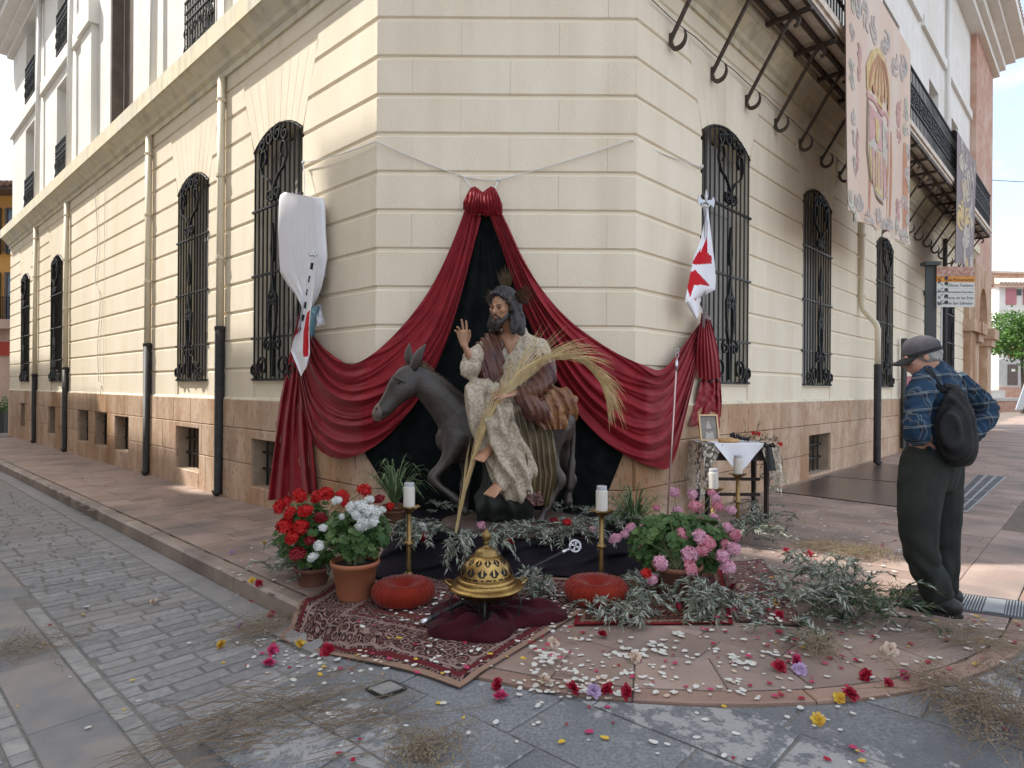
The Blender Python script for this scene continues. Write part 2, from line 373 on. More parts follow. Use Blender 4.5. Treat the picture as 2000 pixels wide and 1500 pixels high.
# curved border: an inner course of tiles and an outer kerb course
def edge_pts(b, s):                              # arc length s from the left tangent point; negative runs along the side street
    T = ARC_C+NL*(ARC_R-b)
    if s < 0: q = T+DL*(-s); return q
    ang = s/ARC_R
    if ang <= math.pi/2: return ARC_C+(NL*math.cos(ang)+NR*math.sin(ang))*(ARC_R-b)
    return ARC_C+NR*(ARC_R-b)+DR*(s-ARC_R*math.pi/2)
def course(b0, b1, ln, s0, s1, m, nm, fn, top, th, bev, seed):
    s = s0; k = 0
    while s < s1:
        l = ln*(.85+.3*hsh(seed, k)); k += 1; nn = max(1, int(l/.25))
        A_ = [edge_pts(b0, s+.004+(l-.008)*i/nn) for i in range(nn+1)]; B_ = [edge_pts(b1, s+.004+(l-.008)*i/nn) for i in range(nn+1)]
        piece([(p.x, p.y) for p in A_]+[(p.x, p.y) for p in reversed(B_)], fn, top+hsh(seed, k, 3)*.004, th, bev, m, nm, 'pave'); s += l
course(.115, .455, .40, -.3, 7.0, 'paver', 'paver', pz, .001, .03, .006, 1)
course(0, .107, .8, -.1, 7.0, 'border', 'border_stone', pz, .001, .1, .008, 2)
course(.155, .455, .45, -22, -.3, 'paver', 'paver', pz, .001, .03, .006, 3)
course(0, .145, .95, -22, -.1, 'kerb', 'kerb_stone', pz, .004, .17, .03, 4)
# carriageway: gutter slabs, granite setts in rows, pale slab band, setts again, slate flags in front
def rect(d0, d1, u0, u1):
    o = PA+NL*0
    return [tuple(PA+NL*d+DL*u) for d, u in ((d0, u0), (d1, u0), (d1, u1), (d0, u1))]
def outside(poly):
    c = Vector((sum(p[0] for p in poly)/len(poly), sum(p[1] for p in poly)/len(poly))); return not in_edge(c.x, c.y, -.02)
UF = -2.0            # flags begin here
u = UF; k = 0
while u < 24:
    l = .7+.35*hsh(k, 'g'); piece(rect(KERB+.005, 1.665, u+.004, u+l-.004), rz, .002, .03, .005, 'gutter', 'gutter_slab', 'road'); u += l; k += 1
for (d0, d1, ub, ue) in ((1.675, 2.555, UF-.25, 24), (3.06, 4.0, -2.6, 24)):
    u = ub; row = 0
    while u < ue:
        h_ = .100+.022*hsh(row, d0, 'sh'); d = d0-(.13*hsh(row, d0, 'so')); k = 0
        while d < d1-.03:
            l = .22+.10*hsh(row, k, d0, 'sl'); a, b = max(d, d0)+.009, min(d+l, d1)-.009; k += 1; d += l
            if b-a > .05: piece(rect(a, b, u+.009, u+h_-.009), rz, .001+hsh(row, k, 'st')*.005, .03, .008, 'sett', 'sett', 'road')
        u += h_; row += 1
for (d0, d1, ue) in ((2.56, 2.655, .35), (2.965, 3.055, .35)):
    u = -3.2; k = 0
    while u < ue:
        l = .10+.06*hsh(k, d0, 'c'); piece(rect(d0+.006, d1-.006, u+.006, u+l-.006), rz, .003+.004*hsh(k, 'cz'), .03, .008, 'cube', 'edging_cube', 'road'); u += l; k += 1
u = -3.2; k = 0
while u < 24:
    l = .55+.35*hsh(k, 'sb'); piece(rect(2.56 if u > .35 else 2.66, 3.055 if u > .35 else 2.96, u+.004, u+l-.004), rz, .002, .03, .006, 'slab', 'pale_slab', 'road'); u += l; k += 1
d = KERB-3.5; row = 0
while d < 5.5:
    h_ = .36+.1*hsh(row, 'fh'); u = UF-.25*hsh(row, 'fo')-6.5; k = 0
    while u < UF-.1:
        l = .5+.3*hsh(row, k, 'fl'); k += 1
        if u+l > UF-.25: l = UF-.004-u
        q = rect(d+.006, d+h_-.006, u+.006, u+l-.006)
        if (d+h_/2 < 2.5 or u+l/2 < -3.2):
            # cut back to the curved pavement edge
            c = Vector((sum(p[0] for p in q)/4, sum(p[1] for p in q)/4)); s_in = [in_edge(p[0], p[1], -.01) for p in q]
            if not all(s_in):
                if any(s_in) or in_edge(c.x, c.y, -.05):
                    best = min(edge_halfplanes(-.012), key=lambda h: h[1]-h[0].dot(c)); q = clip(q, (-best[0].x, -best[0].y), -best[1])
                piece(q, rz, .001+.005*hsh(row, k, 'fz'), .03, .007, 'flag', 'flagstone', 'road')
        u += l
    d += h_; row += 1
pieces.sort(key=lambda p: p[0])
def piece_mesh(mb, pc):
    _, poly, fn, top, th, bev, m, nm, par = pc
    i1 = inset(poly, bev) if bev else poly
    b_ = [Vector((x, y, fn(x, y)+top-th)) for x, y in poly]; s_ = [Vector((x, y, fn(x, y)+top-bev*.6)) for x, y in poly]; t_ = [Vector((x, y, fn(x, y)+top)) for x, y in i1]
    n = len(poly); fs = [tuple(range(2*n, 3*n))]
    for r_ in (0, 1):
        for i in range(n): fs.append((r_*n+i, r_*n+(i+1) % n, (r_+1)*n+(i+1) % n, (r_+1)*n+i))
    mb.add(b_+s_+t_, fs)
cnt = {}; rest = {}
for pc in pieces:
    key = (pc[7], pc[8]); par = pave if pc[8] == 'pave' else road
    cnt[key] = cnt.get(key, 0)+1
    if cnt[key] <= 300: mb = MB(); piece_mesh(mb, pc); fix_normals(mb.build(pc[7], M[pc[6]], par))
    else: piece_mesh(rest.setdefault(key+(pc[6],), MB()), pc)
for (nm, par, m), mb in rest.items():
    fix_normals(mb.build('far_'+nm+'s', M[m], pave if par == 'pave' else road, kind='stuff'))
# ================================================================== corner building
bld = thing('corner_building', (0, 7, 0), 'cream rusticated corner building with stone plinth, barred arched windows and long balcony', 'building')
TL, TR = 19.3, 20.0
CW = (PB-PA).length
# openings (t0, t1, z0, z1, rise)
WIN = {'L': [(1.42, 2.62), (4.05, 5.22), (12.56, 13.76), (16.33, 17.5)], 'R': [(1.34, 2.62), (4.55, 5.85), (8.6, 9.9), (15.9, 17.1)]}
WZ0, WZ1, WRISE = 1.46, 4.30, .2
DOOR = (13.0, 14.3, .3, 3.75)
BASE = {'L': [(1.7, 2.6, .16, .74), (4.27, 5.17, .16, .78), (7.49, 8.31, .2, .82), (8.8, 9.69, .2, .84), (10.15, 11.0, .2, .86), (13.1, 13.85, .2, .86), (16.75, 17.4, .2, .86)],
        'R': [(4.78, 5.8, .1, .70)]}
UP = {'L': [(3.95, 5.05, 6.14, 9.0), (7.6, 8.8, 6.14, 11.4), (12.4, 13.5, 6.14, 8.6), (12.4, 13.5, 9.3, 11.4), (16.1, 17.3, 6.14, 8.6), (16.1, 17.3, 9.3, 11.4)],
      'R': [(1.5, 2.7, 6.14, 9.3), (5.2, 6.5, 6.14, 9.3), (9.1, 10.5, 6.14, 9.3), (13.6, 14.8, 6.14, 9.3), (16.7, 17.8, 6.14, 9.3)]}
TOPZ = 11.8
def backing(mb, side, T0, T1, z0, z1, holes, o0, o1):
    ts = sorted({T0, T1}|{h[0] for h in holes}|{h[1] for h in holes})
    for a, b in zip(ts, ts[1:]):
        m_ = (a+b)/2; hs = sorted([(h[2], h[3]) for h in holes if h[0] <= m_ <= h[1]]); z = z0
        for h0, h1 in hs: mb.fbox(side, a, b, z, h0, o0, o1); z = h1
        if z < z1: mb.fbox(side, a, b, z, z1, o0, o1)
def archz(t, t0, t1):
    c, h = (t0+t1)/2, (t1-t0)/2; r = (h*h+WRISE**2)/(2*WRISE); return WZ1-(r-WRISE)+math.sqrt(max(0, r*r-(t-c)**2))
# --- plinth and ground floor backing
ends = {'L': (-.0, TL), 'C': (-.0, CW), 'R': (0, TR)}
gw = MB(); pl = MB()
for s in 'LCR':
    hs = [(a, b, WZ0, WZ1+WRISE, 0) for a, b in WIN.get(s, [])]+([DOOR] if s == 'R' else [])
    backing(gw, s, ends[s][0], ends[s][1], 1.2, 5.6, [h for h in hs], -.40, 0)
    backing(pl, s, ends[s][0], ends[s][1], -.6, 1.2, [(b[0], b[1], b[2], b[3]) for b in BASE.get(s, [])]+([(DOOR[0], DOOR[1], .05, 1.2)] if s == 'R' else []), -.40, .012)
    for a, b in WIN.get(s, []):                  # spandrel over each segmental arch
        n = 12; pts = [(a, WZ1+WRISE)]+[(a+(b-a)*i/n, archz(a+(b-a)*i/n, a, b)) for i in range(n+1)]+[(b, WZ1+WRISE)]
        for i in range(n):
            q = [pts[i+1], pts[i+2], (pts[i+2][0], WZ1+WRISE+.001), (pts[i+1][0], WZ1+WRISE+.001)]
            gw.prism([fp(s, t, z, -.40) for t, z in q], [fp(s, t, z, 0) for t, z in q])
wall = fix_normals(gw.build('ground_floor_wall', M['cream_back'], bld))
plin = fix_normals(pl.build('plinth', M['stone_dark'], bld))
# --- rusticated courses: each block its own piece
H0, CH, GR, PR = 1.24, .37, .015, .018
blocks = []
def fan(s, a, b):                                # voussoirs over a window
    c, h = (a+b)/2, (b-a)/2; n = 9; zt = WZ1+WRISE+.66
    def top(k): return c-(h+.34)+(2*(h+.34))*k/n
    def bot(k): t = a+(b-a)*k/n; return t, archz(t, a, b)
    for k in range(n):
        q = [bot(k), bot(k+1), (top(k+1), zt), (top(k), zt)]; blocks.append((s, inset(q, .0006), 'voussoir'))
def fan_edge(a, b, z, sg):                       # outer edge of the fan at height z
    c, h = (a+b)/2, (b-a)/2; k = (z-WZ1)/(WRISE+.66); return c+sg*(h+.34*max(0, min(1, k)))
for s in 'LCR':
    T0, T1 = -PR*.414, ends[s][1]+(PR*.414 if s == 'C' else 0)
    for a, b in WIN.get(s, []): fan(s, a, b)
    zt = WZ1+WRISE+.66
    for n in range(12):
        z0, z1 = H0+CH*n+GR, H0+CH*(n+1)-GR
        if n == 0: z0 = H0
        cuts = []
        for a, b in WIN.get(s, []):
            if z1 > WZ0 and z0 < zt:
                zz = (max(z0, WZ1), max(z1, WZ1)); cuts.append((fan_edge(a, b, min(zz[0], zt), -1), fan_edge(a, b, min(zz[1], zt), -1), fan_edge(a, b, min(zz[0], zt), 1), fan_edge(a, b, min(zz[1], zt), 1)))
        if s == 'R' and z0 < DOOR[3]: cuts.append((DOOR[0], DOOR[0], DOOR[1], DOOR[1]))
        cuts.sort(); L0 = L1 = T0; spans = []
        for c in cuts: spans.append((L0, L1, c[0], c[1])); L0, L1 = c[2], c[3]
        spans.append((L0, L1, T1, T1))
        for (l0, l1, r0, r1) in spans:
            if r0-l0 < .03: continue
            # joints at 0.94 m, every second course shifted by half
            xs = []; t = T0+(.47 if n % 2 else .0)+({'L': .55, 'C': .34, 'R': .4}[s]) - .94*2
            while t < T1:
                if max(l0, l1)+.08 < t < min(r0, r1)-.08: xs.append(t)
                t += .94
            e = [(l0, l1)]+[(x, x) for x in xs]+[(r0, r1)]
            zb = z0
            for (a0, a1), (b0, b1) in zip(e, e[1:]):
                blocks.append((s, [(a0+.0004, zb), (b0-.0004, zb), (b1-.0004, z1), (a1+.0004, z1)], 'block'))
def block_mesh(mb, s, q, pr=PR, o0=-.01, bev=.004, bz=.012):
    n = len(q)
    if n == 4 and bz and abs(q[0][1]-q[1][1]) < 1e-6 and abs(q[2][1]-q[3][1]) < 1e-6:
        (a0, z0), (b0, _), (b1, z1), (a1, _) = q; qi = [(a0+.0006, z0+bz), (b0-.0006, z0+bz), (b1-.0006, z1-bz), (a1+.0006, z1-bz)]; lo = pr-bz
    else: qi = inset(q, bev); lo = pr-bev
    vs = [fp(s, t, z, o0) for t, z in q]+[fp(s, t, z, lo) for t, z in q]+[fp(s, t, z, pr) for t, z in qi]
    fs = [tuple(range(2*n, 3*n))]+[(r_*n+i, r_*n+(i+1) % n, (r_+1)*n+(i+1) % n, (r_+1)*n+i) for r_ in (0, 1) for i in range(n)]
    mb.add(vs, fs)
def emit(lst, mname, parent, far_name, **kw):
    lst.sort(key=lambda b: fp(b[0], b[1][0][0], 0).length); c = {}; rest = MB()
    for s, q, nm in lst:
        c[nm] = c.get(nm, 0)+1
        if c[nm] <= 300: mb = MB(); block_mesh(mb, s, q, **kw); fix_normals(mb.build(nm, M[mname], parent))
        else: block_mesh(rest, s, q, **kw)
    if rest.v: fix_normals(rest.build(far_name, M[mname], parent, kind='stuff'))
emit(blocks, 'cream', wall, 'far_blocks')
stones = []
for s in 'LCR':
    T0, T1 = (-.02, ends[s][1]+(.02 if s == 'C' else 0))
    for n, (z0, z1) in enumerate(((-.5, .42), (.42, .86), (.86, 1.225))):
        t = T0; k = 0; js = []
        while t < T1-.25: t += .62+.5*hsh(s, n, k, 'pl'); k += 1; js.append(min(t, T1))
        if js[-1] < T1: js.append(T1)
        a = T0
        for b in js:
            # subtract basement openings and doors
            parts = [(a, b, z0, z1)]
            for h in [(x[0], x[1], x[2], x[3]) for x in BASE.get(s, [])]+([(DOOR[0], DOOR[1], .05, 1.3)] if s == 'R' else []):
                new = []
                for p in parts:
                    if p[1] <= h[0] or p[0] >= h[1] or p[3] <= h[2] or p[2] >= h[3]: new.append(p); continue
                    if p[0] < h[0]: new.append((p[0], h[0], p[2], p[3]))
                    if p[1] > h[1]: new.append((h[1], p[1], p[2], p[3]))
                    lo, hi = max(p[0], h[0]), min(p[1], h[1])
                    if p[2] < h[2]: new.append((lo, hi, p[2], h[2]))
                    if p[3] > h[3]: new.append((lo, hi, h[3], p[3]))
                parts = new
            for p in parts:
                if p[1]-p[0] > .03 and p[3]-p[2] > .03: stones.append((s, [(p[0]+.003, p[2]+.003), (p[1]-.003, p[2]+.003), (p[1]-.003, p[3]-.003), (p[0]+.003, p[3]-.003)], 'stone_block'))
            a = b
emit(stones, 'stone', plin, 'far_stones', pr=.05, o0=.0, bev=.008, bz=0)
# --- cornice swept round the corner
def ringpts(o, zz):
    a = (PA+DL*TL+NL*o); k = o*.4142
    pA = PA+Vector((-k, -o)); pB = PB+Vector((k, -o)); e = PB+DR*TR+NR*o
    return [Vector((p.x, p.y, zz)) for p in (a, pA, pB, e)]
def swept(name, prof, m, par):
    mb = MB(); rows = [ringpts(o, z) for o, z in prof]
    for r0, r1 in zip(rows, rows[1:]):
        for i in range(3): mb.add([r0[i], r0[i+1], r1[i+1], r1[i]], [(0, 1, 2, 3)])
    mb.add([r[0] for r in rows], [tuple(range(len(rows)))]); mb.add([r[3] for r in rows], [tuple(range(len(rows)))])
    return fix_normals(mb.build(name, m, par))
swept('cornice', [(-.02, 5.52), (.05, 5.52), (.05, 5.60), (.10, 5.63), (.12, 5.68), (.24, 5.80), (.27, 5.80), (.27, 6.05), (.23, 6.10), (-.02, 6.13)], M['cornice'], bld)
swept('plinth_ledge', [(0, 1.22), (.045, 1.222), (.03, 1.245), (0, 1.26)], M['cornice'], bld)
# --- upper storeys
um = MB()
for s in 'LCR': backing(um, s, -.0, ends[s][1], 6.1, TOPZ if s != 'R' else 13.2, UP.get(s, []), -.35, -.02)
fix_normals(um.build('upper_wall', M['white_wall'], bld))
mb = MB(); 
for t0, t1 in ((9.85, 11.75), (12.1, 15.1), (15.45, TL)): mb.fbox('L', t0, t1, 8.86, 9.16, -.03, .07)
fix_normals(mb.build('string_course', M['white_wall'], bld))
mb = MB(); mb.fbox('L', 9.9, 10.7, 6.12, 8.84, -.03, .10); mb.fbox('L', 9.82, 10.78, 8.72, 9.2, -.03, .17); mb.fbox('L', 9.95, 10.65, 9.2, TOPZ, -.03, .08); fix_normals(mb.build('pilaster', M['white_wall'], bld))
mb = MB()
for t0, t1 in ((3, 12.4), (12.6, 15.55), (15.9, TR-.1)): mb.fbox('R', t0, t1, 10.2, 10.45, -.03, .06)
fix_normals(mb.build('string_course', M['white_wall'], bld))
mb = MB()                                         # moulded eaves
for o, z0, z1 in ((.12, 11.35, 11.5), (.3, 11.5, 11.62), (.55, 11.62, 11.85), (.7, 11.85, 12.0)): mb.fbox('L', -.5, TL+o, z0, z1, -.3, o)
fix_normals(mb.build('eaves', M['white_wall'], bld))
# --- window joinery and grilles
def spiral(c, ex, ez, r0, turns, sgn, a0=0, n=14):
    return [c+(ex*math.cos(a0+sgn*2*math.pi*turns*i/n)+ez*math.sin(a0+sgn*2*math.pi*turns*i/n))*(r0*(1-.78*i/n)) for i in range(n+1)]
def curl(mb, side, pts, o, r=.011, w=.022):
    P = [fp(side, t, z, o) for t, z in pts]; O, d, n = FR[side]
    mb.tube(P, [(w, r)]*len(P), 4, ref=(n.x, n.y, 0))
def sp2(c, r0, turns, a0, sgn, n=16):            # a scroll in facade coordinates
    return [(c[0]+math.cos(a0+sgn*2*math.pi*turns*i/n)*r0*(1-.7*i/n), c[1]+math.sin(a0+sgn*2*math.pi*turns*i/n)*r0*(1-.7*i/n)) for i in range(n+1)]
def grille(side, a, b, par, full):
    c, w = (a+b)/2, b-a; g = MB(); o = .03
    nb = 11 if full else 7
    for i in range(nb):
        t = a+w*(i+.5)/nb; top = archz(t, a, b)-.012
        g.tube([fp(side, t, WZ0+.01, o), fp(side, t, top, o)], .011, 5)
    for z in (3.55, 2.75, 1.98): g.fbox(side, a-.02, b+.02, z-.012, z+.012, o-.02, o+.012)
    g.fbox(side, a+.003, b-.003, WZ0+.002, WZ0+.03, o-.015, o+.015)
    n = 10; P = [fp(side, a+.012+(w-.024)*i/n, archz(a+w*i/n, a, b)-.02, o) for i in range(n+1)]; g.tube(P, .012, 4)
    g.build('grille', M['iron'], par)
    if not full: return
    sc = MB(); oo = o+.035
    for sg in (-1, 1):                            # foot scrolls
        curl(sc, side, sp2((c+sg*.21*w, WZ0+.17), .15, 1.4, -math.pi/2, sg), oo)
        curl(sc, side, sp2((c+sg*.40*w, WZ0+.12), .10, 1.3, -math.pi/2, -sg), oo)
        curl(sc, side, sp2((c+sg*.10*w, WZ0+.43), .085, 1.2, math.pi/2 if sg > 0 else math.pi/2, -sg), oo)
        curl(sc, side, [(c+sg*.02, WZ0+.05), (c+sg*.04, WZ0+.5), (c+sg*.10, WZ0+.8), (c+sg*.105, WZ0+.98), (c+sg*.05, WZ0+1.06), (c, WZ0+1.0)], oo)
        curl(sc, side, [(c+sg*.015, WZ0+.45), (c+sg*.09, WZ0+.62), (c+sg*.06, WZ0+.95), (c, WZ0+1.25)], oo)
        curl(sc, side, sp2((c+sg*.055, WZ0+.92), .05, 1, 0 if sg > 0 else math.pi, sg), oo)
        # head scrolls
        ztop = WZ1+.02
        curl(sc, side, [(c+sg*.01, 3.58), (c+sg*.02, 3.75), (c+sg*.12, 3.86), (c+sg*.26, 3.93), (c+sg*.33, 4.05), (c+sg*.30, 4.2), (c+sg*.2, 4.22), (c+sg*.17, 4.12), (c+sg*.22, 4.05)], oo)
        curl(sc, side, sp2((c+sg*.09, 3.66), .07, 1.3, -math.pi/2, sg), oo)
        curl(sc, side, sp2((c+sg*.10, ztop+.02), .095, 1.3, math.pi/2, sg), oo)
        curl(sc, side, sp2((c+sg*.28, ztop-.02), .08, 1.2, math.pi/2, sg), oo)
    curl(sc, side, [(c, WZ0+.9), (c, WZ0+1.75)], oo, .01, .014)
    curl(sc, side, [(c-.01, WZ0+1.4), (c-.035, WZ0+1.55), (c, WZ0+1.85), (c+.035, WZ0+1.55), (c+.01, WZ0+1.4)], oo)
    sc.build('scrollwork', M['iron'], par, smooth=False)
def window(side, a, b, full=True, shut=1):
    w = b-a; c = (a+b)/2
    f = MB(); f.fbox(side, a, b, WZ0, WZ1+WRISE, -.30, -.29); root = f.build('window', M['glass'], bld)
    fr = MB()
    for t in (a+.03, c, b-.03): fr.fbox(side, t-.035, t+.035, WZ0, WZ1+WRISE, -.285, -.22)
    for z in (WZ0+.04, 2.2, 3.6): fr.fbox(side, a, b, z-.03, z+.03, -.282, -.225)
    fr.build('frame', M['shutter'], root)
    sh = MB()                                     # folded inner shutters: upright boards
    lo, hi = (c+.05, b-.07) if shut > 0 else (a+.07, c-.05); n = 4
    for i in range(n): sh.fbox(side, lo+(hi-lo)*i/n+.008, lo+(hi-lo)*(i+1)/n-.008, WZ0+.06, WZ1+.1, -.27, -.235)
    sh.build('shutter', M['shutter'], root)
    grille(side, a, b, root, full)
    s_ = MB(); s_.fbox(side, a-.002, b+.002, WZ0-.02, WZ0+.0015, -.28, PR+.006); s_.build('sill', M['cream'], root)
for i, (a, b) in enumerate(WIN['L']): window('L', a, b, True, 1)
for i, (a, b) in enumerate(WIN['R']): window('R', a, b, True, 1)
for s in 'LR':
    for (a, b, z0, z1) in BASE[s]:
        f = MB(); f.fbox(s, a, b, z0, z1, -.36, -.35); root = f.build('basement_opening', M['glass'], bld)
        g = MB(); n = 5
        for i in range(n): g.tube([fp(s, a+(b-a)*(i+.5)/n, z0, -.12), fp(s, a+(b-a)*(i+.5)/n, z1, -.12)], .014, 5)
        for z in (z0+(z1-z0)*.35, z0+(z1-z0)*.7): g.fbox(s, a, b, z-.014, z+.014, -.14, -.10)
        g.build('grille', M['iron'], root)
# dark street door with a small canopy
d_ = MB(); d_.fbox('R', DOOR[0], DOOR[1], .05, DOOR[3], -.3, -.22); dd = d_.build('door', M['iron'], bld)
c_ = MB(); c_.fbox('R', DOOR[0]-.1, DOOR[1]+.1, DOOR[3]-.02, DOOR[3]+.08, -.2, .25); c_.build('canopy', M['iron'], dd)
# upper windows
def upper(side, a, b, z0, z1, dark=False, rail=True):
    f = MB(); f.fbox(side, a, b, z0, z1, -.30, -.29); root = f.build('upper_window', M['glass'], bld)
    fr = MB(); c = (a+b)/2
    for t in (a+.05, c, b-.05): fr.fbox(side, t-.05, t+.05, z0, z1, -.285, -.24)
    for z in (z0+.06, z0+(z1-z0)*.33, z0+(z1-z0)*.75, z1-.06): fr.fbox(side, a, b, z-.04, z+.04, -.282, -.243)
    fr.build('frame', M['brown_shutter'] if dark else M['white_wall'], root)
    if dark:
        p = MB(); p.fbox(side, a, b, z0, z1, -.24, -.20); p.build('shutter', M['brown_shutter'], root)
        p = MB(); p.fbox(side, b-.004, b+.10, z0, z1, -.19, .01); p.build('jamb_lining', M['brown_shutter'], root)
    if rail:
        g = MB(); o = .0; h = 1.02; n = 11
        for i in range(n+1): g.tube([fp(side, a+(b-a)*i/n, z0+.06, o), fp(side, a+(b-a)*i/n, z0+h, o)], .011, 4)
        for z in (z0+.06, z0+h, z0+h-.16, z0+h-.3): g.fbox(side, a, b, z-.014, z+.014, o-.015, o+.015)
        for i in range(6):
            t = a+(b-a)*(i+.5)/6
            for sg in (-1, 1): curl(g, side, sp2((t, z0+.40+.14*sg), .085, 1.1, -sg*math.pi/2, sg if i % 2 else -sg), o+.02, .007, .012)
        g.build('railing', M['iron'], root)
for k, (a, b, z0, z1) in enumerate(UP['L']): upper('L', a, b, z0, z1, k == 1, k != 1)
for (a, b, z0, z1) in UP['R']: upper('R', a, b, z0, z1, False, False)
# --- downpipes
def downpipe(side, t, zdark, bend=None, up=True, z1=5.5):
    r = .05; o = PR+.06
    p = MB()
    if bend: p.tube([fp(side, t, 5.5, o), fp(side, t, 2.95, o), fp(side, t, 2.85, o+.02), fp(side, t, 2.58, o+bend-.03), fp(side, t, 2.48, o+bend), fp(side, t, zdark, o+bend)], r, 10)
    else: p.tube([fp(side, t, 5.52, o), fp(side, t, zdark, o)], r, 10)
    root = p.build('downpipe', M['pipe_cream'], bld, True)
    g = fp(side, t, 0, o+(bend or 0)); zg = pz(g.x, g.y); ob = o+(bend or 0)+.0
    q = MB(); q.tube([fp(side, t, zdark+.01, ob), fp(side, t, zg+.06, ob), fp(side, t, zg+.03, ob+.06)], r+.012, 10); q.build('iron_shoe', M['pipe_dark'], root, True)
    for z in (5.2, 4.2, 3.1):
        k = MB(); k.lathe([(r-.005, -.02), (r+.014, -.02), (r+.014, .02), (r-.005, .02)], fp(side, t, z, o), 10); k.build('pipe_bracket', M['pipe_cream'], root)
    if not bend:
        k = MB(); k.lathe([(r+.005, -.025), (r+.02, -.025), (r+.02, .025), (r+.005, .025)], fp(side, t, zdark-.02, ob), 10); k.build('pipe_collar', M['pipe_dark'], root)
    if up:
        u_ = MB(); u_.tube([fp(side, t-.25, 6.0, .1), fp(side, t-.25, 11.4, .07)], .055, 8); u_.build('upper_pipe', M['pipe_white'], root, True)
for t, z in ((3.49, 2.18), (6.4, 2.08), (11.97, 1.78), (15.3, 1.66)): downpipe('L', t, z)
downpipe('R', 7.4, 1.85, bend=.26, up=False)
u_ = MB(); u_.tube([fp('R', 15.7, 6.1, .06), fp('R', 15.7, 13, .06)], .06, 8); u_.build('upper_pipe', M['pipe_white'], bld, True)
u_ = MB(); u_.tube([fp('R', 15.2, .1, .09), fp('R', 15.2, 5.5, .09)], .055, 8); u_.build('downpipe', M['pipe_dark'], bld, True)
# white cable hanging on the side facade, festoon wire under the balcony
w_ = MB(); pts = [(9.6, 6.1), (9.75, 5.3), (9.55, 4.3), (9.7, 3.5), (9.35, 3.1), (9.5, 2.2), (9.42, 1.5), (9.25, 1.38), (9.3, 1.2)]
w_.tube([fp('L', t, z, .045) for t, z in crom(pts, 40)], .009, 4); w_.tube([fp('L', 9.1, z, .04) for z in (5.5, 3.0, 1.4)], .005, 4); w_.build('hanging_cable', M['cable'], bld)
w_ = MB(); w_.tube([fp('R', .2+.15*i, 5.22-.02*math.sin(math.pi*((.15*i) % .94)/.94), .05) for i in range(60)], .006, 4); w_.build('festoon_wire', M['rust'], bld)
# --- long balcony
BT0, BT1, BP = .25, 17.7, .8
b_ = MB(); b_.fbox('R', BT0, BT1, 5.92, 6.02, -.1, BP); bal = fix_normals(b_.build('balcony', M['underside'], bld))
e_ = MB(); e_.fbox('R', BT0-.02, BT1+.02, 5.98, 6.07, BP-.05, BP+.03); fix_normals(e_.build('slab_edge', M['underside'], bal))
g = MB()
for o in (.36, .58, .77): g.fbox('R', BT0, BT1, 5.865, 5.92, o-.022, o+.022)
g.build('beam', M['rust'], bal)
st = [.61+.936*k for k in range(19)]
for t in st:
    g = MB(); g.fbox('R', t-.022, t+.022, 5.82, 5.87, .27, .80)
    P = [(.03, 4.98), (.06, 5.04), (.30, 5.42), (.50, 5.72), (.56, 5.80), (.62, 5.82), (.655, 5.77), (.64, 5.71), (.60, 5.70)]
    pts = [fp('R', t, z, o) for o, z in crom(P, 24)]; g.tube(pts, .024, 4, ref=(DR.x, DR.y, 0))
    Q = [(.03, 5.06), (.03, 4.97), (.07, 4.89), (.14, 4.885), (.19, 4.93), (.20, 5.0), (.175, 5.06)]
    q = [fp('R', t, z, o) for o, z in crom(Q, 16)]; g.tube(q, [.024+.006*math.sin(math.pi*i/15)-.018*(i/15)**2 for i in range(16)], 4, ref=(DR.x, DR.y, 0))
    g.build('strut', M['rust'], bal)
r_ = MB(); n = int((BT1-BT0)/.115)
for i in range(n+1): r_.tube([fp('R', BT0+(BT1-BT0)*i/n, z, BP-.03) for z in (6.07, 7.08)], .010, 4)
for z in (6.14, 6.42, 6.8, 7.08): r_.fbox('R', BT0, BT1, z-.013, z+.013, BP-.048, BP-.012)
for i in range(0, n, 1):
    t = BT0+(BT1-BT0)*(i+.5)/n
    if t > 6.5:
        for k in range(3): curl(r_, 'R', sp2((t, 6.5+.1*k), .05, .9, hsh(i, k)*6, 1 if k % 2 else -1, 6), BP-.02, .012, .014)
for t in (BT0, BT1):
    for i in range(8): r_.tube([fp('R', t, 6.07, .1*i), fp('R', t, 7.08, .1*i)], .01, 4)
    r_.fbox('R', t-.012, t+.012, 7.07, 7.095, 0, BP)
r_.build('railing', M['iron'], bal)
# --- brick gate tower at the end of the facade
tw = thing('gate_tower', fp('R', 21.5, 0), 'pink brick gate tower with stone archway at the end of the cream facade', 'tower')
T0, T1, TP = 20.0, 23.9, .15
def twall(z0, z1, hole=None):
    mb = MB(); hs = [hole] if hole else []
    backing(mb, 'R', T0, T1, z0, z1, hs, -4.2 if not hole else -1.2, TP); return mb
m_ = twall(5.6, 13.2); fix_normals(m_.build('brick_wall', M['brick_wall'], tw))
m_ = twall(-.3, 5.6, (20.9, 22.9, -.3, 4.95))
nA = 12; cz, ca, hw = 3.6, 21.9, 1.0
for i in range(nA):
    a0, a1 = math.pi*i/nA, math.pi*(i+1)/nA; q = [(ca+hw*math.cos(a0), cz+1.35*math.sin(a0)), (ca+hw*math.cos(a1), cz+1.35*math.sin(a1)), (ca+hw*math.cos(a1), 4.955), (ca+hw*math.cos(a0), 4.955)]
    m_.prism([fp('R', t, z, -1.2) for t, z in q], [fp('R', t, z, TP) for t, z in q])
fix_normals(m_.build('stone_gate', M['stone'], tw))
m_ = MB()
for t0, t1 in ((20.0, 20.9), (22.9, 23.9)): m_.fbox('R', t0-.12, t1+.1, 3.25, 3.62, -1.2, TP+.22); m_.fbox('R', t0-.06, t1+.06, 3.0, 3.25, -1.2, TP+.12)
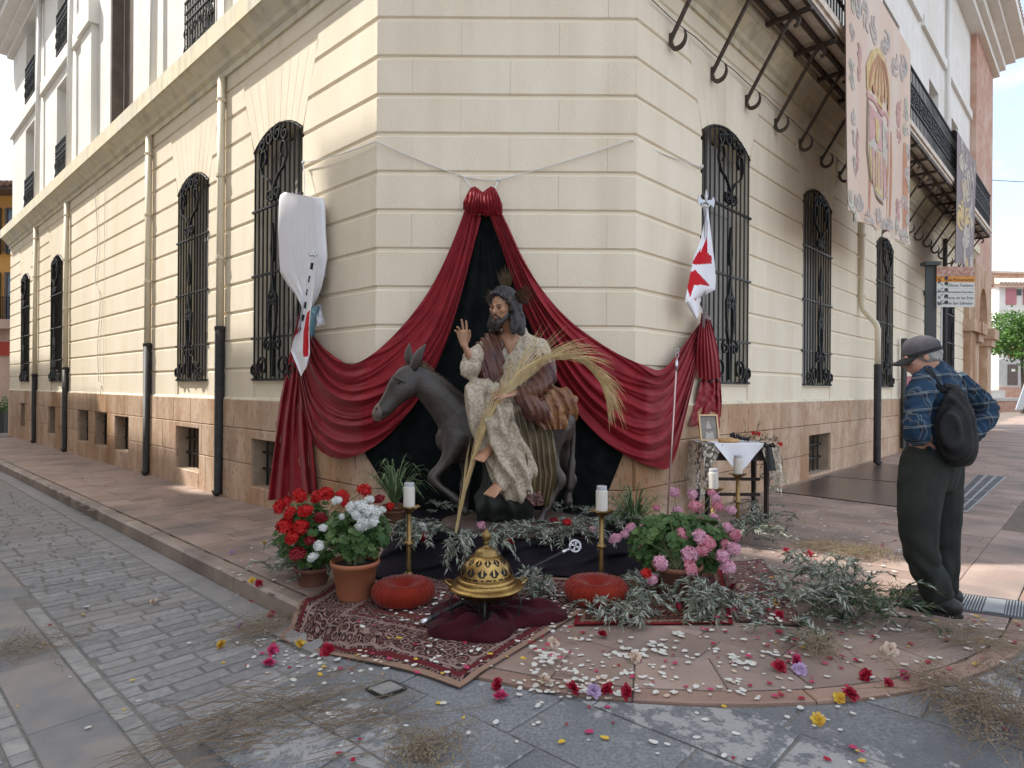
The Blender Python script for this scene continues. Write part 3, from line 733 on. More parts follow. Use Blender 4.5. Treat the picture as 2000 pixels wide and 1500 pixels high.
m_.fbox('R', 18.6, 19.9, 3.25, 3.62, -.1, .32); m_.fbox('R', 18.75, 19.75, -.3, 3.25, -.1, .2); m_.fbox('R', 18.75, 19.75, 3.62, 5.5, -.1, .16)
fix_normals(m_.build('impost', M['stone'], tw))
m_ = MB(); 
for k, (o, z0, z1) in enumerate(((.18, 13.0, 13.25), (.34, 13.25, 13.55), (.6, 13.55, 13.8), (.95, 13.8, 14.15))): m_.fbox('R', -2, T1+o, z0, z1, -4, TP+o)
fix_normals(m_.build('tower_eaves', M['white_wall'], tw))
for k in range(28):
    m_ = MB(); t = 17+.28*k; m_.tube([fp('R', t, 14.17, 1.12), fp('R', t, 14.5, -.3)], .085, 8); m_.build('roof_tile', M['roof'], tw)
    m_ = MB()
for k in range(12):
    m_ = MB(); o = .9-.28*k; m_.tube([fp('R', T1+1.1, 14.17, o), fp('R', T1-.3, 14.5, o)], .085, 8); m_.build('roof_tile', M['roof'], tw)
m_ = MB(); m_.fbox('R', 23.9, 25.1, 5.4, 5.75, -1.0, .1); m_.fbox('R', 23.9, 24.6, 5.15, 5.4, -1.0, .05); fix_normals(m_.build('stone_corbel', M['stone'], tw))
# --- opposite side of the narrow street (out of view, it shades the corner)
def opp(segs, label):
    d0, depth = 6.6, 5.0; u_ = segs[0][0]; q = PA+NL*d0+DL*u_
    root = thing('opposite_house', Vector((q.x, q.y, -.2)), label, 'house'); mb, ro = MB(), MB()
    for u0, u1, h in segs:
        P = [PA+NL*d0+DL*u0, PA+NL*d0+DL*u1, PA+NL*(d0+depth)+DL*u1, PA+NL*(d0+depth)+DL*u0]
        mb.prism([Vector((p.x, p.y, -.6)) for p in P], [Vector((p.x, p.y, h-.16)) for p in P])
        ro.prism([Vector((p.x, p.y, h-.158)) for p in P], [Vector((p.x, p.y, h)) for p in P])
    fix_normals(mb.build('wall', M['white_wall'], root)); fix_normals(ro.build('roof', M['roof'], root))
opp([(-3, 7.2, 23), (7.2, 8.35, 19.0)], 'tall plain house across the side street on the left, nearest the camera')
opp([(8.36, 9.2, 17.5), (9.2, 11.5, 19.2), (11.5, 13.1, 18.4), (13.1, 14.0, 17.3)], 'house with stepped roofs across the side street on the left, middle of three')
opp([(14.01, 15.6, 14.7), (15.6, 20, 15.7), (20, 24, 16.5), (24, 36, 17.3)], 'long lower house across the side street on the left, farthest of three')
# ================================================================== far ends of the streets
M['orange'] = mat('orange_render', (.62, .33, .09), (.56, .28, .08), 3, .9)
M['bluepane'] = mat('blue_pane', (.10, .16, .24), (.2, .26, .32), 2, .2)
M['pinkstone'] = mat('pink_stone', (.50, .36, .29), (.42, .30, .24), 2, .9, .2, 20)
M['redsign'] = mat('red_plaque', (.36, .05, .03)); M['pink'] = mat('pink_render', (.52, .22, .24), (.46, .19, .21), 2, .9)
M['greywall'] = mat('grey_render', (.52, .51, .48), (.46, .45, .43), 1.5, .9)
M['planter'] = mat('planter_metal', (.05, .055, .05), rough=.6)
M['leafg'] = mat('tree_leaf', (.075, .16, .03), (.12, .23, .05), 2.5, .6, tr=.35)
M['leafd'] = mat('shrub_leaf', (.05, .10, .03), (.09, .15, .05), 6, .6, tr=.2)
M['bark'] = mat('bark', (.09, .07, .055), (.05, .04, .03), 14, .9, .5, 30)
M['metal'] = mat('grey_metal', (.45, .46, .47), rough=.35, metal=.8)
M['tile_pale'] = mat('pale_roof_tile', (.42, .30, .23), (.5, .40, .32), 5, .9)
def wbox(mb, x0, x1, y0, y1, z0, z1): return mb.box(((x0+x1)/2, (y0+y1)/2, (z0+z1)/2), (x1-x0, y1-y0, z1-z0))
def leafcard(mb, c, r, s, rng, asp=.5):
    n = Vector((rng.gauss(0, 1), rng.gauss(0, 1), rng.gauss(0, 1)+.5)).normalized(); a = n.orthogonal().normalized(); b = n.cross(a)
    k = rng.random()*6.28; a, b = a*math.cos(k)+b*math.sin(k), b*math.cos(k)-a*math.sin(k)
    mb.add([c-a*s, c-b*s*asp+n*s*.12, c+a*s, c+b*s*asp+n*s*.12], [(0, 1, 2, 3)])
# orange house at the far end of the side street
fl = thing('orange_house', (-24.5, 30, -.3), 'orange rendered house with tiled eaves at the far end of the side street', 'house')
for nm, z0, z1, y0, m in (('stone_base', -.5, 4.0, 30.0, 'pinkstone'), ('wall', 4.4, 10.35, 30.06, 'orange')):
    mb = MB(); wbox(mb, -29, -21.6, y0, 35, z0, z1); mb.build(nm, M[m], fl)
mb = MB(); wbox(mb, -29, -21.6, 29.4, 35, 3.98, 4.42); mb.build('balcony_slab', M['pinkstone'], fl)
for z0, z1 in ((7.6, 9.65), (4.45, 6.6)):
    for x in (-27.4, -24.9, -23.4):
        mb = MB(); wbox(mb, x-.55, x+.55, 29.98, 30.1, z0, z1); w_ = mb.build('window', M['bluepane'], fl)
        mb = MB()
        for k in (-.58, 0, .58): wbox(mb, x+k-.05, x+k+.05, 29.9, 30.02, z0-.05, z1+.05)
        wbox(mb, x-.63, x+.63, 29.92, 29.99, z1, z1+.1); mb.build('frame', M['brown_shutter'], w_)
for z0 in (7.55, 4.42):
    mb = MB()
    for k in range(50): wbox(mb, -29+.15*k, -28.97+.15*k, 29.45, 29.48, z0, z0+1.0)
    wbox(mb, -29, -21.6, 29.43, 29.5, z0+1, z0+1.05); mb.build('railing', M['iron'], fl)
mb = MB(); wbox(mb, -29, -21.3, 29.0, 35, 10.35, 10.5); mb.build('eaves_board', M['brown_shutter'], fl)
for k in range(30):
    mb = MB(); x = -29+.27*k; mb.tube([(x, 28.8, 10.55), (x, 32.5, 11.7)], .13, 6); mb.build('roof_tile', M['roof'], fl)
mb = MB(); wbox(mb, -24.6, -23.6, 29.93, 29.99, 2.75, 3.4); mb.build('plaque', M['redsign'], fl)
rng = random.Random(3)
for k, (px_, lab) in enumerate(((-16.75, 'dark metal street planter with bushy shrub at the left edge of the picture'), (-15.9, 'dark metal street planter against the end of the cream facade'))):
    pt = thing('street_planter', (px_-.35*k, 20.8+.9*k, -.25), lab, 'planter', 'planters at the end of the side street'); c = Vector(pt.location)
    mb = MB(); wbox(mb, c.x-.3, c.x+.3, c.y-.3, c.y+.3, c.z, c.z+.75); mb.build('tub', M['planter'], pt)
    mb = MB()
    for i in range(350): leafcard(mb, c+Vector((rng.gauss(0, .2), rng.gauss(0, .2), .75+abs(rng.gauss(0, .2)))), 0, .05, rng)
    mb.build('foliage', M['leafd'], pt)
# white and pink house beyond the square
hs = thing('square_house', (42, 48, 0), 'white and pink house with tiled eaves and grey base beyond the square', 'house')
def hb(nm, m, x0, x1, y0, y1, z0, z1, par=hs): mb = MB(); wbox(mb, x0, x1, y0, y1, z0, z1); return mb.build(nm, M[m], par)
def zz(py, Y): return EYE+(769-py)/FPX*Y
hb('wall', 'white_wall', 36.9, 60, 48, 56, -.4, zz(566, 48))
hb('grey_base', 'greywall', 36.85, 60, 47.9, 48.05, -.4, zz(708, 48)); hb('pink_band', 'pink', 37.6, 60, 47.93, 48.03, zz(705, 48), zz(690, 48)+.4)
hb('brick_footing', 'brick_wall', 36.7, 60, 47.7, 48.0, -.4, zz(768, 48)+.25)
dr_ = hb('door', 'brown_shutter', 37.5, 38.25, 47.85, 47.95, zz(757, 48), zz(717, 48)); hb('notice', 'white_wall', 37.75, 38.02, 47.82, 47.86, zz(731, 48), zz(726, 48), dr_)
for x in (37.4, 38.7, 40):
    w_ = hb('pink_shutter', 'pink', x, x+.75, 47.9, 48.02, zz(600, 48), zz(569, 48)); hb('window', 'glass', x+.8, x+1.15, 47.92, 48.02, zz(582, 48), zz(570, 48), w_)
for k in range(40):
    mb = MB(); x = 36.6+.28*k; mb.tube([(x, 47.4, zz(562, 48)), (x, 50, zz(556, 48)+.5)], .16, 6); mb.build('roof_tile', M['tile_pale'], hs)
bh = thing('brick_house', (44, 60, 0), 'tall brick house behind the white and pink house', 'house')
hb('wall', 'brick_wall', 44.5, 75, 60, 70, -.4, zz(540, 60), bh)
mb = MB(); mb.prism([Vector(p) for p in ((44, 59.5, zz(540, 60)), (75, 59.5, zz(552, 60)), (75, 70, zz(552, 60)), (44, 70, zz(540, 60)))], [Vector(p) for p in ((44, 59.5, zz(536, 60)), (75, 59.5, zz(548, 60)), (75, 70, zz(545, 60)), (44, 70, zz(533, 60)))]); mb.build('roof', M['tile_pale'], bh)
hb('window', 'glass', 45.6, 46.6, 59.9, 60.0, zz(620, 60), zz(600, 60), bh)
# brick planter wall with stone coping, lamp post, tree, leaning board
pw = thing('brick_planter', at(1960, 806, 41), 'low red brick planter with stone coping in the square', 'planter')
x0 = at(1938, 800, 41).x; hb('brickwork', 'brick_wall', x0, x0+1.8, 41, 43.5, 0, .75, pw); hb('coping', 'greywall', x0-.12, x0+1.95, 40.9, 43.6, .752, .95, pw); hb('stone_bench', 'greywall', x0+.3, x0+1.3, 41.6, 43, .952, 1.45, pw)
lp = thing('street_lamp', (at(1937, 770, 42).x, 42.5, .0), 'dark street lamp with glass lantern beside the gate tower', 'street lamp'); c = Vector(lp.location)
mb = MB(); mb.lathe([(.16, 0), (.16, .5), (.1, .6), (.13, 1.3), (.07, 1.4), (.05, 2), (.045, 4.1), (.09, 4.15), (.03, 4.25)], c, 10); mb.build('post', M['iron'], lp)
mb = MB(); mb.lathe([(.10, 4.2), (.22, 4.75), (.23, 4.78)], c, 6); mb.build('lantern_glass', mat('lantern_glass', (.6, .6, .58), rough=.2), lp)
mb = MB(); mb.lathe([(.26, 4.78), (.12, 5.0), (.05, 5.05), (.03, 5.2), (0, 5.22)], c, 6); mb.build('lantern_cap', M['iron'], lp)
tr_ = thing('square_tree', (at(1997, 770, 38).x, 38, 0), 'bright green leafy tree in the square at the right edge', 'tree'); c = Vector(tr_.location)
mb = MB(); mb.tube([c, c+Vector((.02, 0, 1.5)), c+Vector((-.05, 0, 3.4)), c+Vector((0, 0, 4.4))], [.11, .09, .075, .05], 8)
for k in range(9):
    a = k*2.4; mb.tube([c+Vector((0, 0, 3+.15*k)), c+Vector((math.cos(a)*.6, math.sin(a)*.6, 3.7+.15*k)), c+Vector((math.cos(a)*1.3, math.sin(a)*1.3, 4.2+.12*k))], [.05, .035, .015], 5)
mb.build('trunk', M['bark'], tr_)
mb = MB(); rng = random.Random(11)
for k in range(70):
    d = Vector((rng.gauss(0, 1), rng.gauss(0, 1), rng.gauss(0, .8))).normalized()*(rng.random()**.45); cc = c+Vector((d.x*2.0, d.y*2.0, 4.6+d.z*1.75))
    for i in range(75): leafcard(mb, cc+Vector((rng.gauss(0, .24), rng.gauss(0, .24), rng.gauss(0, .18))), 0, .10, rng, .6)
mb.build('crown', M['leafg'], tr_)
sb_ = thing('leaning_board', at(1995, 800, 36), 'grey sign board leaning at the right edge of the square', 'board'); c = Vector(sb_.location)
mb = MB(); mb.prism([c+Vector(p) for p in ((-.3, 0, 0), (.1, 0, 0), (.75, 0, 2.2), (.45, 0, 2.2))], [c+Vector(p) for p in ((-.3, .08, 0), (.1, .08, 0), (.75, .08, 2.2), (.45, .08, 2.2))]); mb.build('panel', M['metal'], sb_)
# tensioned wire across the square
mb = MB(); mb.tube([fp('R', 23.9, 9.2, .1), fp('R', 25, 9.05, 1.5), (40, 30, 9.4)], .012, 4); tag(mb.build('span_wire', M['iron'], origin=fp('R', 23.9, 9.2, .1)), 'thin wire strung from the gate tower across the sky', 'wire')
# ================================================================== hangings on the corner
M['red'] = mat('crimson_cloth', (.20, .008, .014), (.25, .012, .019), 5, .6, .12, 260, sheen=.06, spec=.25)
M['black'] = mat('black_velvet', (.0035, .005, .005), (.008, .0105, .010), 9, .9, .2, 120, spec=.08)
M['purple'] = mat('purple_black_cloth', (.007, .0055, .008), (.014, .010, .015), 7, .75, .2, 200, spec=.15)
M['whitec'] = mat('white_cloth', (.76, .75, .78), (.80, .79, .81), 4, .85, .1, 150, spec=.2)
M['flagred'] = mat('flag_red', (.52, .012, .02), (.46, .01, .018), 5, .8, .08, 150, spec=.2)
M['bluer'] = mat('pale_blue_ribbon', (.30, .50, .60), (.24, .44, .55), 9, .5)
M['rope'] = mat('white_cord', (.68, .66, .64), rough=.8)
M['blackrib'] = mat('black_ribbon', (.012, .012, .014), rough=.45)
def surf3(c0, c1, c2):
    def f(s, v):
        n = len(c0); out = []
        for c in (c0, c1, c2):
            k = s*(n-1); i = min(int(k), n-2); u = k-i; P = [c[max(i-1, 0)], c[i], c[i+1], c[min(i+2, n-1)]]
            out.append([.5*(2*P[1][q]+(-P[0][q]+P[2][q])*u+(2*P[0][q]-5*P[1][q]+4*P[2][q]-P[3][q])*u*u+(-P[0][q]+3*P[1][q]-3*P[2][q]+P[3][q])*u**3) for q in (0, 1)])
        w = (2*(v-.5)*(v-1), -4*v*(v-1), 2*v*(v-.5)); return sum(w[j]*out[j][0] for j in range(3)), sum(w[j]*out[j][1] for j in range(3))
    return f
def pleat(x, sharp=1.7):
    x = x-math.floor(x); y = 1-abs(2*x-1); return 1-(1-y)**sharp if x < .5 else y**1.15
def swag(name, c0, c1, c2, nf, seed, base=.05, amp=.05, nu=110, nv=150):
    g = surf3(c0, c1, c2); mb = MB()
    def f(s, v):
        env = math.sin(math.pi*min(1, max(0, .06+s*.9)))**.7; x, y = g(s, v)
        wob = .95*nz((s*2.6, v*2.4, seed), 1, seed)+.35*nz((s*6, v*5, seed+9), 1, seed)
        ph = v*nf*(.82+.18*math.cos(2.6*s+seed))+wob+.25*math.sin(2.3*s)
        o = base+amp*env*(.25+1.15*pleat(ph))*max(.15, .75+1.0*nz((s*1.7, v*6, seed+4), 1))+.07*math.sin(math.pi*s)*math.sin(math.pi*min(1, v*.8+.1))
        o += .012*env*pleat(ph*2.3+.4+wob)+.005*nz((s*30, v*24, seed), 1)+.014*env*nz((s*9+v*6, v*11-s*5, seed+7), 1)
        y += env*5*nz((s*5, v*3, seed+2), 1)*(0 if v < .02 else 1)
        return wallpt(x, y, max(.10, o+.05))
    return mb.grid(f, nu, nv)
drap = thing('crimson_drapery', fp('C', CW/2, .2, .1), 'crimson cloth canopy knotted at the top and swagged to both sides of the corner', 'drapery')
swag('l', [(914,392),(893,450),(868,510),(835,572),(790,632),(740,682),(700,708),(678,710),(655,697),(630,676),(605,645),(588,620)],
     [(925,408),(906,488),(880,568),(847,648),(802,715),(747,768),(690,792),(645,782),(615,745),(598,700),(589,660),(585,627)],
     [(940,425),(920,500),(899,580),(874,665),(838,745),(792,812),(732,870),(672,896),(626,882),(600,830),(583,740),(581,638)], 9, 3).build('swag', M['red'], drap, True)
swag('r', [(968,392),(992,440),(1022,505),(1062,570),(1112,625),(1165,665),(1215,695),(1262,715),(1290,722),(1315,702),(1345,660),(1374,622)],
     [(964,405),(985,460),(1012,525),(1048,595),(1090,660),(1140,720),(1195,768),(1250,800),(1290,806),(1322,775),(1352,700),(1376,632)],
     [(956,420),(978,480),(1000,545),(1025,610),(1060,690),(1105,770),(1160,840),(1220,890),(1275,914),(1312,906),(1342,800),(1376,650)], 10, 8).build('swag', M['red'], drap, True)
mb = MB()                                         # knotted puff at the top
def puff(s, v):
    a = (s-.5)*2; top = 367+7*math.exp(-(a/.3)**2)-3*math.exp(-((abs(a)-.7)/.2)**2); bot = 421-5*abs(a)**3+(-6 if a < -.6 else 0)+2*math.sin(a*9)
    x = 943+a*(23+15.5*min(1, v*1.5)**.8); y = top+(bot-top)*v; fan_ = a*5.0*(1+.35*v)+.9*nz((a*1.6, v*1.3, 1), 1)
    o = .10+.13*math.sin(math.pi*min(1, .10+.80*v))**.8*(1-.45*a*a)+.045*pleat(fan_)*(1-.55*v)*math.sin(math.pi*min(1, v*.9+.12))+.012*nz((a*6, v*5, 3), 1)
    return wallpt(x, y, o)
mb.grid(puff, 90, 50).build('knot_puff', M['red'], drap, True)
def fall(name, L, Rr, nf, base, amp, seed, par, m, ny=60, nx=60, side=None, open_=1.0):
    mb = MB()
    def f(s, v):
        l = crom([p for p in L], 2) if 0 else None
        k = v*(len(L)-1); i = min(int(k), len(L)-2); u = k-i
        lx, ly = [L[i][q]+(L[i+1][q]-L[i][q])*u for q in (0, 1)]; rx, ry = [Rr[i][q]+(Rr[i+1][q]-Rr[i][q])*u for q in (0, 1)]
        x, y = lx+(rx-lx)*s, ly+(ry-ly)*s; ph = s*nf+.9*nz((s*2.3, v*1.7, seed), 1)+.25*v
        o = base+amp*(.3+.7*v*open_)*pleat(ph)*max(.2, .8+.9*nz((s*3, v*2, seed+5), 1))+.016*nz((s*6, v*9, seed+3), 1)
        return wallpt(x, y, o) if side is None else fac(x, y, side, o)
    return mb.grid(f, nx, ny).build(name, m, par, True)
fall('hanging_tail', [(582,616),(566,690),(547,780),(535,880),(522,978)], [(592,620),(594,700),(602,780),(610,870),(621,962)], 4.3, .05, .09, 5, drap, M['red'], side='L')
fall('hanging_tail', [(1371,735),(1360,780),(1346,832)], [(1407,735),(1410,785),(1406,836)], 2.6, .05, .05, 6, drap, M['red'], side='R')
mb = MB()
def pouch(s, v):
    a = (s-.5)*2; x = 1377+a*(7+16*math.sin(min(1, v*1.1)*math.pi/2))+8*v; y = 618+124*v-6*a*a
    return fac(x, y, 'R', .07+.13*math.sin(math.pi*min(1, .1+.85*v))*(1-.3*a*a)+.025*pleat(a*3+.4)*(1-.3*v))
mb.grid(pouch, 40, 40).build('hanging_tail', M['red'], drap, True)
# black backdrop
bk = MB(); ROWS = [(420,932,958),(500,910,985),(600,880,1025),(700,840,1070),(800,775,1140),(885,712,1218),(950,752,1192),(1018,812,1158)]
def bdrop(s, v):
    k = v*(len(ROWS)-1); i = min(int(k), len(ROWS)-2); u = k-i; y, l, r = [ROWS[i][q]+(ROWS[i+1][q]-ROWS[i][q])*u for q in range(3)]
    return wallpt(l+(r-l)*s, y, .062+.035*pleat(s*6+.5*nz((s*2, v*2, 4), 1))*min(1, .3+v))
bk.grid(bdrop, 80, 60); tag(bk.build('black_backdrop', M['black'], smooth=True, origin=fp('C', CW/2, .3, .04)), 'black velvet backdrop cloth hanging behind the donkey statue', 'backdrop')
# cords
def sag(a, b, d, n=10): return [a+(b-a)*(i/n)-Vector((0, 0, d*math.sin(math.pi*i/n))) for i in range(n+1)]
rp = thing('hanging_rope', wallpt(945, 352, .05), 'thin white cord strung from window to window holding up the red drapery', 'cord')
pts = [fac(590, 317, 'L', .06), wallpt(735, 276, .05), wallpt(905, 345, .03)]
mb = MB(); mb.tube(sag(pts[0], pts[1], .03)+sag(pts[1], pts[2], .015)[1:]+[wallpt(920, 366, .1)], .006, 5); mb.build('left_run', M['rope'], rp)
pts = [wallpt(905, 345, .03), wallpt(974, 352, .06), wallpt(1233, 273, .04), fac(1371, 326, 'R', .06)]
mb = MB(); mb.tube(sag(pts[0], pts[1], .01)+sag(pts[1], pts[2], .015)[1:]+sag(pts[2], pts[3], .02)[1:], .006, 5); mb.tube([wallpt(974, 352, .06), wallpt(966, 368, .1)], .008, 5); mb.build('right_run', M['rope'], rp)
for c in (wallpt(974, 352, .07), fac(592, 318, 'L', .07), fac(1370, 326, 'R', .07)):
    mb = MB(); mb.ball(c, .018, 8, 6); mb.tube([c+Vector((-.012, 0, .01)), c+Vector((.014, -.01, .018)), c+Vector((.012, -.012, -.016))], .007, 5); mb.build('knot', M['rope'], rp, True)
mb = MB(); mb.tube([fac(592, 320, 'L', .07), fac(595, 350, 'L', .09), fac(595, 380, 'L', .09)], .006, 5); mb.build('dropper', M['rope'], rp)
# covered shield-like panel in white cloth on the left window
wb = thing('white_shrouded_panel', fac(593, 600, 'L', .2), 'white cloth shroud tied to a point over a tall panel at the left window', 'cloth')
WR = [(378,556,590),(384,547,632),(396,545,636),(450,543,637),(500,545,640),(535,547,634),(560,562,628),(580,578,620),(600,588,608),(612,592,602)]
mb = MB()
def shroud(s, v):
    k = v*(len(WR)-1); i = min(int(k), len(WR)-2); u = k-i; y, l, r = [WR[i][q]+(WR[i+1][q]-WR[i][q])*u for q in range(3)]
    a = (s-.5)*2; fold_ = max(0, v-.45)/.55
    return fac(l+(r-l)*s, y+3*a, 'L', .13+.075*(1-abs(a)**4)**.5*(1-.3*fold_)+.035*fold_*pleat(s*5.5+.3*nz((s*3, v*2, 3), 1))+.010*nz((s*4, v*3, 5), 1)+.006*pleat(s*7+1.5*nz((s*2, v*1.4, 9), 1)) if abs(a) < 1 else .10)
mb.grid(shroud, 50, 60).build('cloth', M['whitec'], wb, True)
mb = MB(); q = [(550,384),(632,390),(636,540),(548,535)]; mb.prism([fac(x, y, 'L', .06) for x, y in q], [fac(x, y, 'L', .125) for x, y in q]); mb.build('panel', M['whitec'], wb)
def blob_grid(L, Rr, o0, o1, nf, m, name, par, side, seed, red=None, mats=None):
    mb = MB()
    def f(s, v):
        k = v*(len(L)-1); i = min(int(k), len(L)-2); u = k-i
        lx, ly = [L[i][q]+(L[i+1][q]-L[i][q])*u for q in (0, 1)]; rx, ry = [Rr[i][q]+(Rr[i+1][q]-Rr[i][q])*u for q in (0, 1)]
        return fac(lx+(rx-lx)*s, ly+(ry-ly)*s, side, o0+(o1-o0)*v+.03*math.sin(s*nf*6.28+2*v+seed)*min(1, 3*v+.15)+.012*nz((s*3, v*4, seed), 1))
    return mb.grid(f, 46, 90, red).build(name, mats or m, par, True)
# left flag on its striped staff
lf = thing('left_flag', fac(590, 725, 'L', .3), 'furled white and red flag on a black and white striped staff, left window', 'flag')
a0, a1 = fac(612, 500, 'L', .30), fac(580, 700, 'L', .28)
mb = MB(); n = 16
for i in range(n): mb.tube([a0+(a1-a0)*(i/n), a0+(a1-a0)*((i+1)/n)], .014, 8, mi=i % 2)
mb.build('striped_staff', [M['whitec'], M['blackrib']], lf)
mb = MB(); mb.tube([a0, a0+Vector((.02, 0, .10))], [.013, .002], 6)
for sx in (-1, 1): mb.tube([a0+Vector((0, 0, .01)), a0+Vector((sx*.03, -.02, .0)), a0+Vector((sx*.045, -.02, .03))], [.012, .012, .004], 6)
mb.build('finial', M['metal'], lf)
def redl(s, v): return 1 if (.32 < v < .86 and s > .62 and s < .97-.15*abs(v-.6)) or (.42 < v < .52 and s < .2) else 0
blob_grid([(604,540),(590,600),(582,640),(573,665),(568,685),(588,735)], [(616,525),(610,590),(606,612),(604,640),(605,690),(601,712)], .30, .34, .9, None, 'flag_cloth', lf, 'L', 2, redl, [M['whitec'], M['flagred']])
rb = thing('blue_ribbons', fac(620, 675, 'L', .15), 'pale blue ribbons and a white label tied beside the left flag', 'ribbon')
for L, Rr, m in (([(608,598),(604,640),(612,680)], [(622,600),(614,650),(618,684)], 'bluer'), ([(606,600),(612,620),(610,632)], [(625,597),(622,618),(620,630)], 'bluer'), ([(612,598),(618,620),(620,637)], [(626,594),(630,615),(636,632)], 'whitec')):
    blob_grid(L, Rr, .18 if m == 'bluer' else .12, .14, .5, M[m], 'ribbon' if m == 'bluer' else 'paper_label', rb, 'L', 1)
# right flag with cross on a halberd-topped staff
rf = thing('right_flag', fac(1365, 615, 'R', .3), 'white flag with large red cross on a halberd-tipped staff, right window', 'flag')
b0, b1 = fac(1379, 402, 'R', .28), fac(1374, 640, 'R', .24)
mb = MB(); mb.tube([b0, b1], .013, 8); mb.build('staff', M['metal'], rf, True)
EX = Vector((DR.x, DR.y, 0)); EN = Vector((NR.x, NR.y, 0)); EZ = Vector((0, 0, 1))
def plate(mb, c, pts, th, ex=EX, en=EN): mb.prism([c+ex*x+EZ*z-en*th/2 for x, z in pts], [c+ex*x+EZ*z+en*th/2 for x, z in pts])
mb = MB(); plate(mb, b0, [(-.012, .03), (.012, .03), (.022, .10), (0, .17), (-.022, .10)], .014)
EXs = Vector((.98, .2, 0)).normalized(); ENs = Vector((.2, -.98, 0))
plate(mb, b0+EZ*.045, [(.01, -.012), (.06, -.035), (.085, -.06), (.095, 0), (.085, .055), (.06, .02), (.01, .012)], .012, EXs, ENs); plate(mb, b0+EZ*.045, [(-.01, .012), (-.06, .02), (-.085, .06), (-.095, .0), (-.085, -.04), (-.06, -.02), (-.01, -.012)], .012, EXs, ENs)
fix_normals(mb.build('halberd_tip', M['metal'], rf))
mb = MB(); mb.tube([b0+Vector((.0, -.02, .0)), b0+Vector((-.05, -.03, .01)), b0+Vector((-.055, -.03, -.012)), b0+Vector((.02, -.03, -.015)), b0+Vector((.03, -.02, .005))], .008, 6); mb.build('tie', M['rope'], rf, True)
FLv = [(1374,405),(1376,430),(1368,470),(1356,500),(1349,530),(1343,560),(1338,590),(1360,626)]
FRv = [(1383,405),(1386,435),(1391,475),(1396,515),(1398,545),(1397,566),(1369,580),(1365,612)]
def mcross(px, py):
    P1 = [(1351,514),(1369,484),(1368,494),(1381,461),(1382,494),(1390,501),(1390,515),(1360,517)]
    P2 = [(1345,533),(1358,527),(1387,558),(1356,556),(1348,582),(1341,556)]
    P3 = [(1356,585),(1360,582),(1360,588)]
    for P in (P1, P2, P3):
        ins = False
        for i in range(len(P)):
            (x0, y0), (x1, y1) = P[i], P[i-1]
            if (y0 > py) != (y1 > py) and px < (x1-x0)*(py-y0)/(y1-y0)+x0: ins = not ins
        if ins: return 1
    return 0
def rcol(s, v):
    k = v*7; i = min(int(k), 6); u = k-i; lx, ly = [FLv[i][q]+(FLv[i+1][q]-FLv[i][q])*u for q in (0, 1)]; rx, ry = [FRv[i][q]+(FRv[i+1][q]-FRv[i][q])*u for q in (0, 1)]
    return mcross(lx+(rx-lx)*s, ly+(ry-ly)*s)
blob_grid(FLv, FRv, .28, .24, .8, None, 'flag_cloth', rf, 'R', 4, rcol, [M['whitec'], M['flagred']])
blob_grid([(1366,602),(1374,618),(1380,632)], [(1372,600),(1386,618),(1388,622)], .22, .16, .5, M['whitec'], 'flag_corner', rf, 'R', 3)
# grey pole standing behind the left tail
g0 = ground(600, 968); mb = MB(); mb.box((g0.x, g0.y, g0.z+.45), (.035, .035, .9)); tag(mb.build('grey_stand_pole', M['metal'], origin=g0), 'grey metal pole standing in front of the left red cloth tail', 'pole')
# tapestries over the balcony rail
def tapestry_mat(name, base, base2, seed, pal):
    m = mat(name, base, base2, 1.3, .9, .15, 80, c3=pal[3], s3=.6, stretch=(1, 1, .25)); return m
M['tap1'] = tapestry_mat('faded_pink_tapestry', (.68, .56, .47), (.64, .51, .42), 1, [0, 0, 0, (.62, .43, .31)])
M['tap2'] = tapestry_mat('grey_mauve_tapestry', (.26, .22, .23), (.33, .28, .27), 2, [0, 0, 0, (.22, .18, .19)])
M['t_pink'] = mat('print_rose', (.52, .30, .28), (.58, .37, .33), 8, .9); M['t_grey'] = mat('print_grey', (.40, .36, .34), (.52, .45, .40), 8, .9); M['t_green'] = mat('print_sage', (.42, .42, .35), (.52, .48, .40), 8, .9)
M['t_gold'] = mat('print_gold', (.56, .40, .17), (.62, .48, .28), 9, .9); M['t_brown'] = mat('print_brown', (.30, .19, .12), rough=.9); M['t_cream'] = mat('print_cream', (.46, .42, .36), (.56, .50, .43), 9, .9)
M['t_band'] = mat('print_salmon', (.53, .29, .17), (.47, .22, .14), 9, .9)
